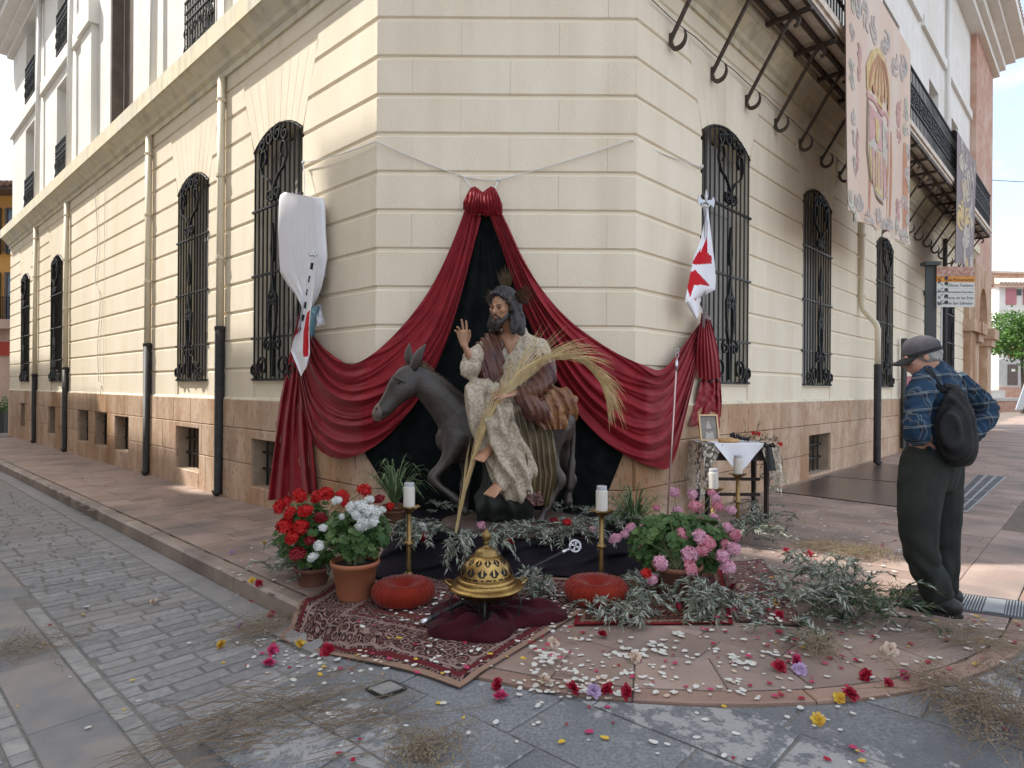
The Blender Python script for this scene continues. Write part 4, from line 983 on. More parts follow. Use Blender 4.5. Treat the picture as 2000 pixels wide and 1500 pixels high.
def tapestry(name, t0, t1, z0, z1, o, m, label, seed, amp=.05, lift=0):
    root = thing(name, fp('R', (t0+t1)/2, z0, o), label, 'tapestry')
    def S(u, v, d=0):                             # u across, v from the rail down
        wv = amp*v*(math.sin(u*13+seed)+.5*math.sin(u*29+1.7*seed+v*2)); sw = .10*v*(.5-u)
        t = t0+(t1-t0)*u-.06*v*(1 if u < .1 else 0)
        return fp('R', t, z1+(z0-z1+lift*u)*v+.02*math.sin(u*23+seed)*v, o+.02+wv+sw+d+(.02*math.sin(u*40) if v > .97 else 0))
    mb = MB(); mb.grid(lambda u, v: S(u, v), 60, 60); mb.grid(lambda u, v: S(u, v, -.012), 60, 60); mb.build('cloth', m, root, True)
    # the cloth also lies over the hand rail
    mb = MB(); mb.grid(lambda u, v: fp('R', t0+(t1-t0)*u, z1+.03*math.sin(math.pi*v), o-.1*v), 20, 4); mb.build('rail_fold', m, root, True)
    def stroke(nm, pts, w, mm, d=.006):
        P = crom(pts, len(pts)*6); mbs = MB(); n = len(P)
        L_, R_ = [], []
        for i in range(n):
            a, b = Vector(P[max(i-1, 0)]), Vector(P[min(i+1, n-1)]); tg = (b-a); tg = tg.normalized() if tg.length > 1e-9 else Vector((1, 0)); nn = Vector((-tg.y, tg.x)); ww = w*(.35+.65*math.sin(math.pi*(i+.6)/(n+.2)))
            c = Vector(P[i]); asp = (t1-t0)/(z1-z0); L_.append(S(min(1, max(0, c.x+nn.x*ww/asp)), min(1, max(0, c.y+nn.y*ww)), d)); R_.append(S(min(1, max(0, c.x-nn.x*ww/asp)), min(1, max(0, c.y-nn.y*ww)), d))
        for i in range(n-1): mbs.add([L_[i], L_[i+1], R_[i+1], R_[i]], [(0, 1, 2, 3)])
        return mbs
    def fill(pts, mm, nm, d=.008, par=None, sub=8):
        pts = [(.47+(u-.5)*1.45, v) for u, v in pts]
        # fan of small quads following the cloth
        mbs = MB(); n = len(pts); cx, cy = sum(p[0] for p in pts)/n, sum(p[1] for p in pts)/n
        for i in range(n):
            a, b = pts[i], pts[(i+1) % n]
            for k in range(sub):
                q = [(cx+(a[0]-cx)*k/sub, cy+(a[1]-cy)*k/sub), (cx+(b[0]-cx)*k/sub, cy+(b[1]-cy)*k/sub), (cx+(b[0]-cx)*(k+1)/sub, cy+(b[1]-cy)*(k+1)/sub), (cx+(a[0]-cx)*(k+1)/sub, cy+(a[1]-cy)*(k+1)/sub)]
                mbs.add([S(u, v, d) for u, v in q], [(0, 1, 2, 3)])
        return mbs.build(nm, mm, par or root)
    return root, S, stroke, fill
def scroll_strokes(stroke, root, seed, specs, nm='printed_scroll'):
    groups = {}
    rng = random.Random(seed)
    for (u, v, r, mm) in specs:
        mb = groups.setdefault(mm, MB()); a = rng.random()*6.28; sg = rng.choice((-1, 1))
        for q in range(4):                        # an acanthus sprig: leaves springing from one point
            b = a+sg*(q*.62-.9); l = r*(1.9-.3*abs(q-1)); pts = [(u, v), (u+math.cos(b)*l*.45, v+math.sin(b)*l*.45), (u+math.cos(b+.35*sg)*l*.8, v+math.sin(b+.35*sg)*l*.8), (u+math.cos(b+.8*sg)*l*.95, v+math.sin(b+.8*sg)*l*.95)]
            s_ = stroke(nm, pts, r*.20, None); mb.add(s_.v, s_.f)
    for mm, mb in groups.items(): mb.build(nm, M[mm], root, kind='stuff')
root, S, stroke, fill = tapestry('crest_tapestry', 3.42, 7.05, 3.62, 7.1, .86, M['tap1'], 'faded pink tapestry with crowned coat of arms hanging over the balcony rail', 2, .05, .22)
rng = random.Random(5); specs = []
for k in range(11): specs.append((.05+.09*k+rng.uniform(-.02, .02), .955+rng.uniform(-.02, .015), .035, rng.choice(['t_grey', 't_grey', 't_green'])))
for k in range(9): specs.append((.93+rng.uniform(-.02, .02), .30+.08*k, .035, rng.choice(['t_green', 't_grey', 't_green']))); specs.append((.07+rng.uniform(-.02, .02), .12+.1*k, .028, rng.choice(['t_green', 't_grey'])))
for k in range(8): specs.append((.2+.1*k, .16+.02*rng.random(), .05, 't_grey'))
for (u, v) in ((.16, .33), (.18, .36), (.16, .40), (.17, .70), (.15, .74), (.17, .78), (.15, .81), (.78, .34), (.8, .38), (.78, .43), (.8, .47), (.8, .80), (.82, .85)): specs.append((u+rng.uniform(-.02, .02), v, .035, 't_pink'))
scroll_strokes(stroke, root, 9, specs)
sh_ = [(.38, .50), (.50, .515), (.62, .50), (.625, .70), (.61, .82), (.56, .855), (.50, .885), (.44, .855), (.39, .82), (.375, .70)]
crest = fill([(.5+(u-.5)*1.06, .69+(v-.69)*1.05) for u, v in sh_], M['t_brown'], 'coat_of_arms', .006)
fill(sh_, M['t_cream'], 'shield', .010, crest)
fill([(.385, .51), (.497, .522), (.497, .665), (.38, .665)], M['t_pink'], 'castle_quarter', .014, crest); fill([(.503, .522), (.615, .51), (.62, .665), (.503, .665)], M['t_cream'], 'lion_quarter', .014, crest)
fill([(.42, .55), (.445, .54), (.47, .55), (.462, .64), (.43, .64)], M['t_gold'], 'castle', .018, crest); fill([(.53, .56), (.57, .55), (.59, .6), (.56, .64), (.545, .6)], M['t_pink'], 'lion', .018, crest)
fill([(.38, .675), (.497, .675), (.497, .87), (.44, .845), (.39, .81)], M['t_gold'], 'striped_quarter', .014, crest); fill([(.503, .675), (.62, .675), (.605, .81), (.56, .845), (.503, .87)], M['t_pink'], 'chain_quarter', .014, crest)
for k in range(4): fill([(.395+.027*k, .68), (.408+.027*k, .68), (.408+.027*k, .83), (.397+.027*k, .82)], M['t_pink'], 'stripe', .018, crest, 4)
mb = MB()
for k in range(26):
    u, v = .49+.135*hsh(k, 'ch'), .69+.14*hsh(k, 'cv'); s_ = stroke('c', [(u, v), (u+.012, v+.012), (u+.0, v+.025)], .006, None, .019); mb.add(s_.v, s_.f)
mb.build('chains', M['t_gold'], crest)
crown_ = [(.37, .455), (.5, .475), (.63, .455), (.635, .36), (.60, .28), (.54, .235), (.5, .225), (.46, .235), (.40, .28), (.365, .36)]
cw_ = fill(crown_, M['t_gold'], 'crown', .010, crest); fill([(.37, .462), (.5, .482), (.63, .462), (.628, .488), (.5, .507), (.372, .488)], M['t_pink'], 'crown_lining', .012, crest)
mb = MB()
for k in range(7):
    u = .303+.055*k; s_ = stroke('c', [(u, .44), (u+(.47-u)*.15, .36), (u+(.47-u)*.7, .26)], .010, None, .016); mb.add(s_.v, s_.f)
for u in (.35, .47, .59):
    s_ = stroke('c', [(u, .415), (u, .432), (u, .45)], .022, None, .019); mb.add(s_.v, s_.f)
mb.build('crown_ribs', M['t_band'], crest, kind='stuff')
mb = MB()
for u0 in (.30, .66, .70, .90): s_ = stroke('c', [(u0, .5), (u0+.01, .7), (u0, .97)], .03 if u0 > .88 else .012, None, .004); mb.add(s_.v, s_.f)
mb.build('faded_stain', M['t_band'], root, kind='stuff')
root, S, stroke, fill = tapestry('scroll_tapestry', 11.5, 14.3, 4.2, 7.1, .86, M['tap2'], 'narrow grey-mauve tapestry with pale scroll pattern farther along the balcony', 5, .04, 0)
rng = random.Random(8)
scroll_strokes(stroke, root, 4, [(.1+.8*rng.random(), .05+.9*rng.random(), .05+.03*rng.random(), rng.choice(['t_cream', 't_cream', 't_gold', 't_grey'])) for k in range(46)])
# ================================================================== statue of the rider on the donkey
M['donkey'] = mat('painted_grey_brown_hide', (.028, .020, .016), (.046, .034, .027), 7, .40, .35, 60, c3=(.072, .055, .045), s3=2.5, spec=.5)
M['muzzle'] = mat('painted_muzzle', (.16, .11, .08), (.11, .08, .065), 9, .5)
M['mane'] = mat('painted_mane', (.13, .075, .045), (.08, .045, .03), 30, .6, .6, 60, stretch=(1, 1, .3))
M['skin'] = mat('painted_skin', (.46, .25, .155), (.38, .19, .11), 6, .42, .08, 60, spec=.5)
M['hairp'] = mat('painted_dark_hair', (.022, .018, .017), (.045, .038, .036), 22, .5, .8, 38, spec=.5)
def tunic_mat():
    m = mat('patterned_cream_robe', (.42, .35, .255), (.50, .425, .32), 4, .5, .15, 60, spec=.45); N, L, b = nodes(m); src = b.inputs['Base Color'].links[0].from_socket
    t = N.new('ShaderNodeTexCoord'); w = N.new('ShaderNodeTexVoronoi'); w.feature = 'F1'; w.inputs['Scale'].default_value = 15; dn_ = N.new('ShaderNodeTexNoise'); dn_.inputs['Scale'].default_value = 9; L.new(t.outputs['Object'], dn_.inputs[0]); mv = N.new('ShaderNodeVectorMath'); mv.operation = 'MULTIPLY_ADD'; mv.inputs[1].default_value = (.12, .12, .12); L.new(dn_.outputs['Color'], mv.inputs[0]); L.new(t.outputs['Object'], mv.inputs[2]); L.new(mv.outputs[0], w.inputs[0])
    s = N.new('ShaderNodeMath'); s.operation = 'MULTIPLY'; s.inputs[1].default_value = 15; L.new(w.outputs['Distance'], s.inputs[0]); q = N.new('ShaderNodeMath'); q.operation = 'SINE'; L.new(s.outputs[0], q.inputs[0])
    r_ = N.new('ShaderNodeMapRange'); r_.inputs[1].default_value = .1; r_.inputs[2].default_value = .9; r_.inputs[4].default_value = .55; L.new(q.outputs[0], r_.inputs[0])
    mx = N.new('ShaderNodeMixRGB'); mx.inputs[2].default_value = (.17, .125, .09, 1); L.new(r_.outputs[0], mx.inputs[0]); L.new(src, mx.inputs[1]); L.new(mx.outputs[0], b.inputs['Base Color']); return m
M['tunic'] = tunic_mat()
M['mantle'] = mat('wine_mantle', (.075, .028, .026), (.12, .045, .035), 6, .35, .35, 70, c3=(.16, .07, .035), s3=3, spec=.5)
M['mantle_gold'] = mat('gilded_mantle', (.15, .055, .022), (.27, .12, .036), 16, .38, .9, 42, c3=(.085, .028, .02), s3=4, spec=.55)
M['olive_gold'] = mat('olive_gold_drape', (.105, .072, .032), (.15, .105, .05), 7, .42, .25, 60, c3=(.07, .05, .028), s3=4, spec=.5)
M['darkgreen'] = mat('dark_green_support', (.012, .016, .012), (.02, .022, .018), 7, .6)
M['basep'] = mat('painted_earth_base', (.085, .06, .048), (.12, .085, .065), 6, .7, .5, 40)
M['halo'] = mat('tarnished_brass_ray', (.10, .065, .035), (.05, .035, .025), 18, .4, .2, 60, metal=.7)
M['eye'] = mat('dark_eye', (.02, .012, .008), rough=.15)
STAT = thing('rider_statue', (.05, 5.25, .24), 'life-size painted statue of a bearded robed man riding a grey donkey, one hand raised', 'statue')
def D(px, py, Y, ra, rb=None):
    p = at(px, py, Y); return (p.x, p.y, p.z, ra, rb if rb else ra)
# platform under the purple-black cloth is a thing of its own further down
mb = MB(); mb.lathe([(.62, 0), (.64, .02), (.62, .055), (.57, .066), (.0, .07)], (0, 0, 0), 40)
vs = [Vector((v.x*1.0+.05, v.y*.66+5.27, v.z+.243+.01*nz(v, 6))) for v in mb.v]; mb.v = vs; mb.build('base', M['basep'], STAT, True)
# --- donkey
d = MB()
limb(d, [D(893,838,5.40,.17,.215), D(930,836,5.40,.205,.25), D(985,832,5.40,.21,.26), D(1040,828,5.40,.205,.245), D(1088,828,5.40,.17,.20)])
limb(d, [D(900,822,5.39,.13,.20), D(868,785,5.36,.105,.165), D(840,757,5.33,.09,.14), D(815,738,5.30,.08,.115)])
limb(d, [D(815,733,5.29,.078,.105), D(800,742,5.28,.088,.128), D(783,758,5.26,.082,.118), D(765,780,5.24,.062,.088), D(750,799,5.22,.055,.07), D(743,808,5.21,.05,.056)])
limb(d, [D(880,855,5.38,.13,.14), D(895,880,5.38,.12,.12)])
limb(d, [D(895,850,5.30,.09,.13), D(880,888,5.27,.065,.075), D(862,912,5.25,.045,.05), D(845,932,5.23,.047), D(855,946,5.22,.034), D(875,962,5.21,.028), D(890,974,5.20,.034), D(899,984,5.20,.03), D(908,998,5.20,.042)])
limb(d, [D(905,860,5.52,.08,.11), D(912,920,5.52,.05), D(908,950,5.52,.048), D(908,985,5.52,.032), D(905,1000,5.50,.045)])
limb(d, [D(1075,832,5.29,.12,.17), D(1068,880,5.26,.085,.12), D(1080,915,5.24,.052,.065), D(1093,938,5.24,.048,.055), D(1082,965,5.22,.033), D(1066,995,5.18,.034), D(1060,1005,5.17,.03), D(1053,1017,5.14,.045)])
limb(d, [D(1088,835,5.50,.11,.16), D(1094,885,5.53,.075,.10), D(1108,920,5.56,.045,.05), D(1118,938,5.58,.042), D(1110,962,5.56,.03), D(1110,980,5.55,.044)])
def musc(p, n): return .009*nz(p, 6, 2)+.002*nz(p, 18, 5)
dk = organic('donkey', d, M['donkey'], STAT, .014, 5, musc)
def ear(px0, py0, px1, py1, Y, dy, w):
    a, b = at(px0, py0, Y), at(px1, py1, Y+dy); m_ = MB(); n = 10
    P = [a+(b-a)*(i/n)+Vector((-.012*math.sin(math.pi*i/n), 0, 0)) for i in range(n+1)]; r = [(w*max(.08, math.sin(math.pi*(.16+.84*i/n))**.8), w*.36*max(.1, math.sin(math.pi*(.2+.8*i/n)))) for i in range(n+1)]
    m_.tube(P, r, 10, ref=(.75, -.6, .25)); return m_.build('ear', M['donkey'], dk, True)
ear(801,714,800,670,5.33,.03,.05); ear(806,722,832,672,5.24,-.06,.06)
m_ = MB(); P = crom([D(803,716,5.29,.02), D(825,718,5.30,.026), D(848,736,5.33,.028), D(872,757,5.36,.026), D(897,778,5.39,.02)], 26)
m_.tube([Vector(p[:3]) for p in P], [(.022, .034)]*26, 8, ref=(0, 1, 0))
for i in range(120):
    q = P[int(hsh(i, 'mn')*25)]; c = Vector(q[:3])+Vector((0, (hsh(i, 'my')-.5)*.045, .012)); m_.tube([c, c+Vector((.004+.02*hsh(i, 1), (hsh(i, 2)-.5)*.02, .032+.018*hsh(i, 3)))], [.006, .001], 4)
m_.build('mane', M['mane'], dk, True)
m_ = MB(); m_.tube([Vector(p[:3]) for p in crom([D(1103,792,5.41,.03), D(1116,812,5.42,.03), D(1119,850,5.43,.02), D(1117,900,5.42,.02), D(1113,940,5.4,.02), D(1112,962,5.4,.01)], 24)], [.032-.012*math.sin(i/23*2.2)+(.014 if 13 < i < 22 else 0)-(.02 if i > 22 else 0) for i in range(24)], 9); m_.build('tail', M['donkey'], dk, True)
m_ = MB(); m_.ball(at(779, 748, 5.185), .013, 10, 8); m_.build('eye', M['eye'], dk, True)
m_ = MB(); limb(m_, [D(768,737,5.175,.008), D(778,740,5.168,.013), D(790,746,5.17,.008)], n=8); m_.build('brow', M['donkey'], dk, True)
m_ = MB(); limb(m_, [D(747,797,5.215,.047,.062), D(739,808,5.205,.052,.054), D(738,814,5.205,.045,.046)]); mz = organic('muzzle', m_, M['muzzle'], dk, .009, 3)
for q in (at(735, 798, 5.155), at(751, 806, 5.158)): m_ = MB(); m_.ball(q, (.008, .006, .012), 8, 6); m_.build('nostril', M['eye'], dk, True)
m_ = MB(); m_.tube([at(735, 815, 5.16), at(745, 817, 5.15), at(758, 812, 5.155)], .004, 5); m_.build('mouth', M['eye'], dk, True)
# --- rider: skin first (head, neck, forearms, hands, feet in one body)
HC = at(981, 600, 5.12); HM = Matrix.Rotation(R(-34), 3, 'Z') @ Matrix.Rotation(R(12), 3, 'X') @ Matrix.Rotation(R(5), 3, 'Y')   # local: face towards -Y
HS = 1.12
def hl(x, y, z): return HC+HM @ Vector((x*HS, y*HS, z*HS))
def head_parts(mb, hl, s=1.0):
    def E(c, r): 
        M3 = HMcur
        mb.ball(hl(*c), [k*s for k in r], 20, 14, M=M3)
    E((0, .02, .035), (.078, .098, .10)); E((0, -.025, -.03), (.062, .068, .085)); E((0, -.045, -.085), (.036, .038, .03))
    for sx in (-1, 1): E((sx*.04, -.062, -.012), (.026, .026, .026)); E((sx*.03, -.082, .022), (.026, .012, .008)); E((sx*.078, .012, -.01), (.01, .018, .03))
    limb(mb, [(*hl(0, -.083, .015), .008*s, .008*s), (*hl(0, -.1, -.012), .010*s, .010*s), (*hl(0, -.107, -.028), .014*s, .012*s)], n=8)
    E((0, -.09, -.057), (.022, .010, .006)); E((0, -.088, -.068), (.019, .010, .007))
HMcur = HM
body = MB(); head_parts(body, hl, HS)
nb = at(1000, 655, 5.30); limb(body, [(*hl(.0, .02, -.06), .055, .055), (*((hl(0, .02, -.06)+nb)/2), .052, .052), (*nb, .07, .06)])
limb(body, [(*at(996, 656, 5.26), .085, .045), (*at(996, 672, 5.235), .05, .035), (*at(996, 690, 5.235), .015, .02)], ref=(1, 0, 0))
def hand(mb, wr, fd, pn, sgn, curls, s=1.0, spread=.10, thumb=(.9, .3)):
    fd = Vector(fd).normalized(); pn = Vector(pn); pn = (pn-pn.dot(fd)*fd).normalized(); sd_ = fd.cross(pn)*sgn      # sd_: thumb side
    limb(mb, [(*wr, .026*s, .020*s), (*(wr+fd*.03*s), .032*s, .017*s), (*(wr+fd*.085*s), .039*s, .015*s)], ref=sd_, n=12)
    for k, (off, ln) in enumerate(((.031, .074), (.0105, .082), (-.010, .076), (-.029, .060))):
        b = wr+fd*(.085-.006*abs(k-1.2))*s+sd_*off*s; d_ = (fd+sd_*off*spread*45).normalized(); c = curls[k+1]; P = [b]; q = d_
        for j, fr in enumerate((.45, .32, .25)):
            an = c*(.6 if j == 0 else 1.0); q = (q*math.cos(an)+pn*math.sin(an)).normalized(); P.append(P[-1]+q*ln*fr*s)
        limb(mb, [(*P[0], .0088*s, .0088*s), (*P[1], .0082*s, .0082*s), (*P[2], .0075*s, .0075*s), (*P[3], .0062*s, .0062*s)], n=8)
    b = wr+fd*.025*s+sd_*.026*s; q = (fd*thumb[1]+sd_*thumb[0]+pn*.35).normalized(); P = [b, b+q*.035*s]; q = (q+fd*.6+pn*curls[0]).normalized(); P.append(P[-1]+q*.028*s); P.append(P[-1]+(q+pn*curls[0]*.5).normalized()*.022*s)
    limb(mb, [(*P[0], .014*s, .014*s), (*P[1], .0115*s, .0115*s), (*P[2], .010*s, .010*s), (*P[3], .0078*s, .0078*s)], n=8)
rd = organic('rider', body, M['skin'], STAT, .0062, 2)
# raised right hand: two fingers up, two folded
body = MB(); wr = at(907, 674, 5.02); limb(body, [(*at(924, 712, 5.12), .042, .038), (*at(915, 692, 5.06), .034, .03), (*wr, .027, .022)])
hand(body, wr, at(899, 630, 4.99)-wr, (-.2, -.95, .12), 1, (.5, .06, .10, .85, 1.0), 1.22, thumb=(.55, .75)); organic('raised_forearm', body, M['skin'], rd, .0048, 1)
# left hand closed round the palm branch
body = MB(); wl_ = at(1004, 768, 4.93); limb(body, [(*at(1032, 762, 5.02), .036, .034), (*wl_, .026, .022)])
hand(body, wl_, at(966, 771, 4.86)-wl_, (-.3, .45, -.65), -1, (.3, .30, .34, .4, .45), 1.15); organic('holding_forearm', body, M['skin'], rd, .0048, 1)
def foot(mb, a, t, s=1.0):
    a, t = Vector(a), Vector(t); dd = (t-a).normalized(); sd_ = dd.cross(Vector((0, 0, 1))).normalized()
    limb(mb, [(*(a+Vector((.03, .05, .10))), .042*s, .042*s), (*(a+Vector((0, 0, .01))), .037*s, .035*s), (*(a+dd*.06*s), .04*s, .036*s), (*(a+dd*.11*s), .044*s, .027*s), (*(a+dd*.14*s), .046*s, .020*s)], ref=sd_, n=12)
    for k in range(5):
        b = a+dd*.15*s+sd_*(k-2)*.0205*s; limb(mb, [(*b, .0115*s-.001*k, .011*s-.001*k), (*(b+dd*(.045-.006*k)*s-Vector((0, 0, .006))), .0105*s-.001*k, .0095*s-.001*k)], n=8)
for a_, t_, s_ in ((at(958, 878, 5.02), at(934, 898, 4.84), 1.12), (at(980, 944, 5.0), at(954, 968, 4.80), 1.2)):
    body = MB(); foot(body, a_, t_, s_); organic('foot', body, M['skin'], rd, .0055, 1)
for sx in (-1, 1):
    m_ = MB(); m_.ball(hl(sx*.031, -.088, .003), (.0125, .006, .0055), 10, 6, M=HM); m_.build('eye', M['eye'], rd, True)
    m_ = MB(); m_.tube([hl(sx*.014, -.095, .024), hl(sx*.034, -.094, .032), hl(sx*.056, -.079, .024)], [.003, .0045, .002], 6); m_.build('eyebrow', M['hairp'], rd, True)
m_ = MB(); m_.tube([hl(-.02, -.094, -.0625), hl(0, -.100, -.061), hl(.02, -.094, -.0625)], .0028, 6); m_.build('mouth', mat('painted_lips', (.22, .07, .05), rough=.4), rd, True)
h = MB()
def HL(x, y, z, r, r2=None): p = hl(x, y, z); return (*p, r*HS, (r2 or r)*HS)
h.ball(hl(0, .042, .052), (.098, .112, .104), 22, 14, M=HM); h.ball(hl(0, .010, .092), (.074, .078, .068), 18, 12, M=HM)
for sx in (-1, 1):
    limb(h, [HL(sx*.008, -.066, .108, .016), HL(sx*.045, -.06, .088, .018), HL(sx*.075, -.03, .05, .02), HL(sx*.088, .0, .0, .022), HL(sx*.092, .012, -.06, .027), HL(sx*.098, .01, -.12, .033), HL(sx*.10, -.005, -.165, .026)])
    limb(h, [HL(sx*.065, .06, .03, .045), HL(sx*.08, .07, -.05, .045), HL(sx*.10, .065, -.12, .046), HL(sx*.125, .05, -.18, .032)])
limb(h, [HL(0, .085, .02, .06), HL(0, .095, -.06, .06), HL(0, .09, -.14, .05)])
def strands(p, n): q = HM.inverted() @ (p-HC); return .009*math.sin((math.atan2(q.x, q.y+.02))*17+q.z*34+2.5*nz(p, 12))+.003*nz(p, 30)
organic('hair', h, M['hairp'], rd, .0075, 2, strands)
h = MB()
limb(h, [HL(-.060, -.02, -.04, .010), HL(-.052, -.048, -.075, .013), HL(-.03, -.066, -.10, .016), HL(0, -.074, -.108, .018), HL(.03, -.066, -.10, .016), HL(.052, -.048, -.075, .013), HL(.060, -.02, -.04, .010)])
limb(h, [HL(0, -.066, -.09, .032, .030), HL(0, -.073, -.125, .026, .024), HL(-.004, -.07, -.158, .010)])
for sx in (-1, 1): limb(h, [HL(sx*.058, -.012, -.035, .014), HL(sx*.05, -.04, -.07, .019), HL(sx*.028, -.058, -.10, .022)])
for sx in (-1, 1): limb(h, [HL(0, -.099, -.045, .005), HL(sx*.02, -.094, -.05, .0055), HL(sx*.034, -.08, -.07, .007)], n=8)
organic('beard', h, M['hairp'], rd, .005, 1, lambda p, n: .003*nz(p, 60))
# --- clothing
def folds(freq, amp, ax=(1, 0, .15), seed=0):
    a = Vector(ax)
    def f(p, n):
        x = p.dot(a)*freq+1.3*nz(p, 2.2, seed); return amp*((.5+.5*math.sin(2*math.pi*x))**1.5-.4)
    return f
t = MB()
limb(t, [D(1002,785,5.36,.20,.17), D(1004,740,5.36,.175,.14), D(1004,700,5.36,.195,.14), D(1004,672,5.36,.20,.12), D(1002,655,5.36,.14,.09)], ref=(1, 0, 0), n=20)
limb(t, [D(990,778,5.32,.14,.14), D(950,765,5.18,.125,.12), D(928,768,5.08,.10,.10), D(930,800,5.05,.09,.09), D(942,840,5.06,.085,.08), D(950,866,5.07,.08,.07)])
limb(t, [D(1010,790,5.28,.15,.14), D(985,800,5.08,.13,.12), D(972,815,4.97,.105,.10), D(978,860,4.97,.11,.09), D(985,905,4.98,.115,.085), D(985,940,4.99,.10,.075)])
limb(t, [D(965,795,5.12,.20,.11), D(975,850,5.08,.20,.11), D(995,905,5.06,.20,.10), D(1008,945,5.05,.17,.085), D(1018,965,5.04,.12,.06)], ref=(1, 0, 0))
limb(t, [D(1048,678,5.36,.085,.10), D(1062,710,5.32,.085,.10), D(1062,745,5.22,.085,.09)])
limb(t, [D(960,678,5.36,.08,.09), D(938,692,5.24,.08,.09), D(922,700,5.12,.085,.085)])
limb(t, [D(926,698,5.13,.06,.07), D(920,715,5.10,.065,.09), D(916,728,5.10,.06,.075)])
def ridge(x): return (.5+.5*math.sin(2*math.pi*x))**1.6
def tfold(p, n):
    w = smooth(p.z, 1.28, 1.5); lo = ridge(p.dot(Vector((.95, .1, .30)))*11+1.1*nz(p, 1.6, 4))*.034-.012+.010*(ridge(p.dot(Vector((.7, .2, .75)))*8+nz(p, 2, 6))-.4)
    hi = .010*(ridge(p.x*12+1.4*nz(p, 2.2))-.4); return lo*(1-w)+hi*w
organic('tunic', t, M['tunic'], rd, .0105, 2, tfold)
t = MB()                                          # mantle: over the right shoulder, the left arm and behind
limb(t, [D(985,652,5.36,.05,.06), D(962,668,5.31,.065,.085), D(948,692,5.22,.06,.085), D(951,725,5.17,.055,.08), D(958,752,5.16,.05,.07), D(975,768,5.14,.03,.05)])
limb(t, [D(972,660,5.28,.035,.05), D(972,700,5.22,.035,.05), D(966,745,5.17,.035,.05)])
limb(t, [D(945,680,5.27,.06,.07), D(930,700,5.18,.055,.065), D(936,722,5.15,.05,.06)])
limb(t, [D(1056,705,5.32,.08,.095), D(1064,735,5.20,.08,.095), D(1048,758,5.05,.07,.075), D(1018,768,4.96,.058,.066)])
limb(t, [D(1020,775,4.99,.06,.08), D(1045,800,5.0,.09,.10), D(1062,810,5.05,.06,.08)], ref=(1, 0, 0))
organic('mantle', t, M['mantle'], rd, .0105, 2, folds(17, .026, (1, .4, .25), 7))
t = MB()
limb(t, [D(1040,780,5.32,.13,.16), D(1070,795,5.36,.14,.20), D(1098,805,5.40,.13,.20)])
limb(t, [D(1040,785,5.08,.05,.07), D(1068,812,5.10,.06,.085), D(1095,822,5.16,.05,.075)], ref=(1, 0, 0))
organic('gilded_mantle', t, M['mantle_gold'], rd, .0115, 2, folds(9, .030, (.9, .4, .3), 2))
t = MB()
def dr_grid(L, Rr, Y0, Y1, nf, amp, seed, th=.03):
    m_ = MB()
    def f(s, v):
        k = v*(len(L)-1); i = min(int(k), len(L)-2); u = k-i
        lx, ly = [L[i][q]+(L[i+1][q]-L[i][q])*u for q in (0, 1)]; rx, ry = [Rr[i][q]+(Rr[i+1][q]-Rr[i][q])*u for q in (0, 1)]
        return at(lx+(rx-lx)*s, ly+(ry-ly)*s, Y0+(Y1-Y0)*s-amp*(.35+.65*v)*pleat(s*nf+.5*nz((s*2, v*2, seed), 1))+.01*nz((s*5, v*7, seed), 1))
    return m_.grid(f, 60, 60)
dr_grid([(1005,785),(1018,850),(1028,920),(1035,978)], [(1078,835),(1086,880),(1088,930),(1072,990)], 5.03, 5.14, 5.5, .055, 3).build('hanging_drape', M['olive_gold'], rd, True)
dr_grid([(1028,955),(1030,975),(1040,988)], [(1058,960),(1062,975),(1058,988)], 5.0, 5.03, 2, .03, 6).build('mantle_hem', M['mantle'], rd, True)
dr_grid([(1012,758),(1022,785),(1036,808),(1058,840)], [(1082,752),(1104,775),(1116,800),(1106,838)], 4.98, 5.17, 4.5, .05, 8).build('mantle_fall', M['mantle_gold'], rd, True)
t = MB(); limb(t, [D(985,880,5.22,.17,.13), D(985,940,5.2,.20,.15), D(985,980,5.18,.24,.18), D(985,1000,5.18,.27,.10)], ref=(1, 0, 0)); organic('support_drape', t, M['darkgreen'], STAT, .016, 2, folds(9, .04, (1, .2, 0), 3))
# halo of three bundles of rays
for (dx, dz, ln) in ((-.03, 1, .17), (-1, .1, .12), (1, .22, .17)):
    m_ = MB(); c = HC+HM @ Vector((0, .06, .05)); ax = HM @ Vector((dx, .05, dz)).normalized()
    for k in range(9):
        an = (k-4)*.085; sdv = HM @ Vector((dz, 0, -dx)); q = (ax*math.cos(an)+sdv.normalized()*math.sin(an)).normalized(); l = .12+ln*(1-.06*abs(k-4)-(.12 if k % 2 else 0))
        m_.tube([c+q*.085, c+q*(.085+(l-.085)*.55), c+q*l], [.005, .010, .002], 4, ref=sdv, flat=.3)
    m_.build('halo_rays', M['halo'], rd)
